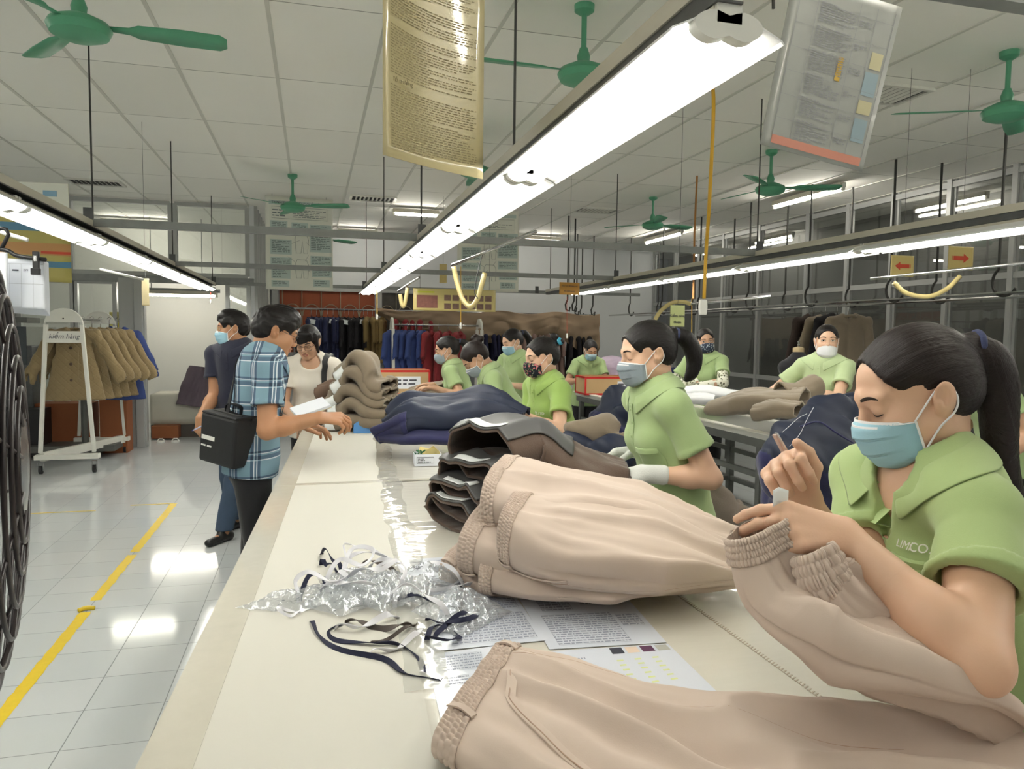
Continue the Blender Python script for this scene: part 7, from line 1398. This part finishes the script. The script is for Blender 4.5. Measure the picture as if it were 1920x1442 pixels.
# ------------------------------------------------------------------ floor marking and scraps
YT = mat('yellow floor tape', (222, 192, 40), .4, 0, .08, 30)
def tape(y0, y1, seed):
    rg = random.Random(seed); ys_ = np.linspace(y0, y1, max(4, int((y1 - y0) / .04))); P = [[(-1.205 + .004 * rg.uniform(-1, 1), y, .0012), (-1.148 + .004 * rg.uniform(-1, 1), y, .0012)] for y in ys_]; return MB().grid(np.array(P)).build('floor_tape', YT)
tag(tape(2.2, 4.3, 1), 'nearest length of yellow floor tape, below the gap', 'tape', 'yellow floor tape'); tag(tape(4.48, 5.35, 2), 'middle length of yellow floor tape beyond the gap', 'tape', 'yellow floor tape'); tag(tape(5.42, 6.9, 3), 'farthest length of yellow floor tape reaching the corner', 'tape', 'yellow floor tape')
tag(MB().box((-1.35, 6.9, .001), (.34, .018, .0012)).build('floor_tape', YT), 'thin cross strip of yellow tape at the far corner', 'tape', 'yellow floor tape'); tag(MB().box((-2.0, 6.75, .001), (.5, .018, .0012)).build('floor_tape', YT), 'thin yellow strip on the tiles left of the corner', 'tape', 'yellow floor tape')
tag(MB().tube(curve([(-1.215, 4.31, .008), (-1.18, 4.33, .014), (-1.14, 4.335, .008)], 8), .012, 8).build('tape_curl', YT, smooth=True), 'curled up end of the nearest yellow floor tape', 'tape')
for (x, y, lb) in ((-.62, 6.55, 'reddish scrap on the tiles beside the walking man\'s foot'), (-.9, 9.8, 'small reddish scrap on the tiles before the store room')): tag(MB().box((x, y, .002), (.06, .1, .003), rotz(.5)).build('cloth_scrap', mat('red brown scrap', (132, 74, 58), .8)), lb, 'scrap', 'reddish scraps on the floor')
# ------------------------------------------------------------------ what the visitors carry
t = empty('shoulder_bag', ond(432, 880, 3.7), 'black box shaped shoulder bag hanging at the plaid man\'s back', 'bag'); BB = mat('black nylon', (24, 25, 27), .6, 0, .1, 30, bump=.3, bscale=300); c = ond(436, 822, 3.62); R = rotz(-.75) @ roty(.12)
MB().box(c, (.24, .19, .24), R).build('case', BB, t, bev=.014); MB().box(c + R @ V(0, 0, .122), (.236, .186, .012), R).build('lid', BB, t, bev=.005)
MB().ribbon(curve([c + R @ V(-.05, 0, .125), c + R @ V(-.04, 0, .165), c + R @ V(.04, 0, .165), c + R @ V(.05, 0, .125)], 14), .03, R @ V(0, 0, 1), .004).build('handle', BB, t, smooth='auto')
mb = MB(); words_on(mb, c + R @ V(-.1, -.0985, .03), R @ V(1, 0, 0), R @ V(0, 0, 1), .1, 1, .05, 3); words_on(mb, c + R @ V(-.1, -.0985, -.025), R @ V(1, 0, 0), R @ V(0, 0, 1), .08, 1, .02, 4); mb.build('logo_print', WPLAS, t); MB().tube([c + R @ V(-.1, -.04, .13), c + R @ V(.1, -.04, .13)], .003, 6).build('zip', STEELD, t)
TT = pm['T']; q1 = [pm['w'](pm['NB'] + pm['Rc'] @ V(x, yb, z)) for x, yb, z in ((.11, -.12, -.32), (.07, -.12, -.2), (-.02, -.11, -.08), (-.075, -.07, .0), (-.09, -.01, .015))]
def push(p_): 
    for _ in range(12):
        d_ = float(TT.eval(p_[None])[0]); 
        if d_ > .003: break
        g = np.array([float(TT.eval((p_ + e)[None])[0]) for e in np.eye(3) * .01]) - d_; p_ = p_ + unit(g) * (.004 - d_)
    return p_
q2 = [pm['w'](pm['NB'] + pm['Rc'] @ V(x, yb, z)) for x, yb, z in ((-.085, .04, .0), (-.06, .11, -.08), (.0, .14, -.2), (.08, .13, -.32))]
pts = [c + R @ V(.12, 0, .1)] + [push(p_) for p_ in curve(q1 + q2, 40)] + [c + R @ V(.12, .04, .1)]; nn = []
for p_ in pts: d_ = float(TT.eval(p_[None])[0]); nn.append(unit(np.array([float(TT.eval((p_ + e)[None])[0]) for e in np.eye(3) * .01]) - d_))
MB().ribbon(pts, .035, nn, .003).build('strap', BB, t, smooth='auto')
t = empty('writing_pad', ond(580, 765, 4.3), 'pale writing pad held between the plaid man and the coat pile', 'pad'); c = ond(582, 764, 4.35); R = rotz(.25) @ roty(-.3) @ rotx(.25); MB().box(c, (.2, .15, .014), R).build('pages', PAPER, t); MB().box(c + R @ V(0, 0, -.009), (.205, .155, .004), R).build('cover', mat('cream card', (206, 196, 168), .6), t)
def pen(label, a, b_): 
    t = empty('pen', a, label, 'pen', 'ballpoint pens'); MB().tube([a, b_], .0045, 8).build('barrel', mat('white blue pen', (186, 190, 220), .3), t, smooth=True); MB().tube([b_, b_ + (b_ - a) * .12], .003, 8).build('tip', mat('blue pen tip', (60, 60, 150), .3), t, smooth=True)
pen('pen in the hanging hand of the man in navy', ond(382, 797, 5.25), ond(362, 807, 5.22)); pen('pen under the plaid man\'s far hand on the table', ond(575, 792, 4.6), ond(556, 795, 4.55))
bs = empty('backpack', gw['w'](gw['NB'] + V(0, -.2, -.25)), 'black backpack worn by the woman with glasses, one strap showing', 'backpack'); cb_ = gw['w'](gw['NB'] + gw['Rc'] @ V(0, -.19, -.2)); MB().box(cb_, (.28, .14, .38), gw['RC']).build('pack', BB, bs, bev=.03)
TT = gw['T']; pts = [push(gw['w'](gw['NB'] + gw['Rc'] @ V(x, yb, z))) for x, yb, z in curve([(-.1, -.12, -.08), (-.105, -.06, .0), (-.105, .02, .0), (-.1, .1, -.08), (-.105, .13, -.2), (-.13, .1, -.32), (-.16, .0, -.36)], 30)]; MB().ribbon(pts, .04, [unit(np.array([float(TT.eval((p_ + e)[None])[0]) for e in np.eye(3) * .01]) - float(TT.eval(p_[None])[0])) for p_ in pts], .006).build('strap', BB, bs, smooth='auto')
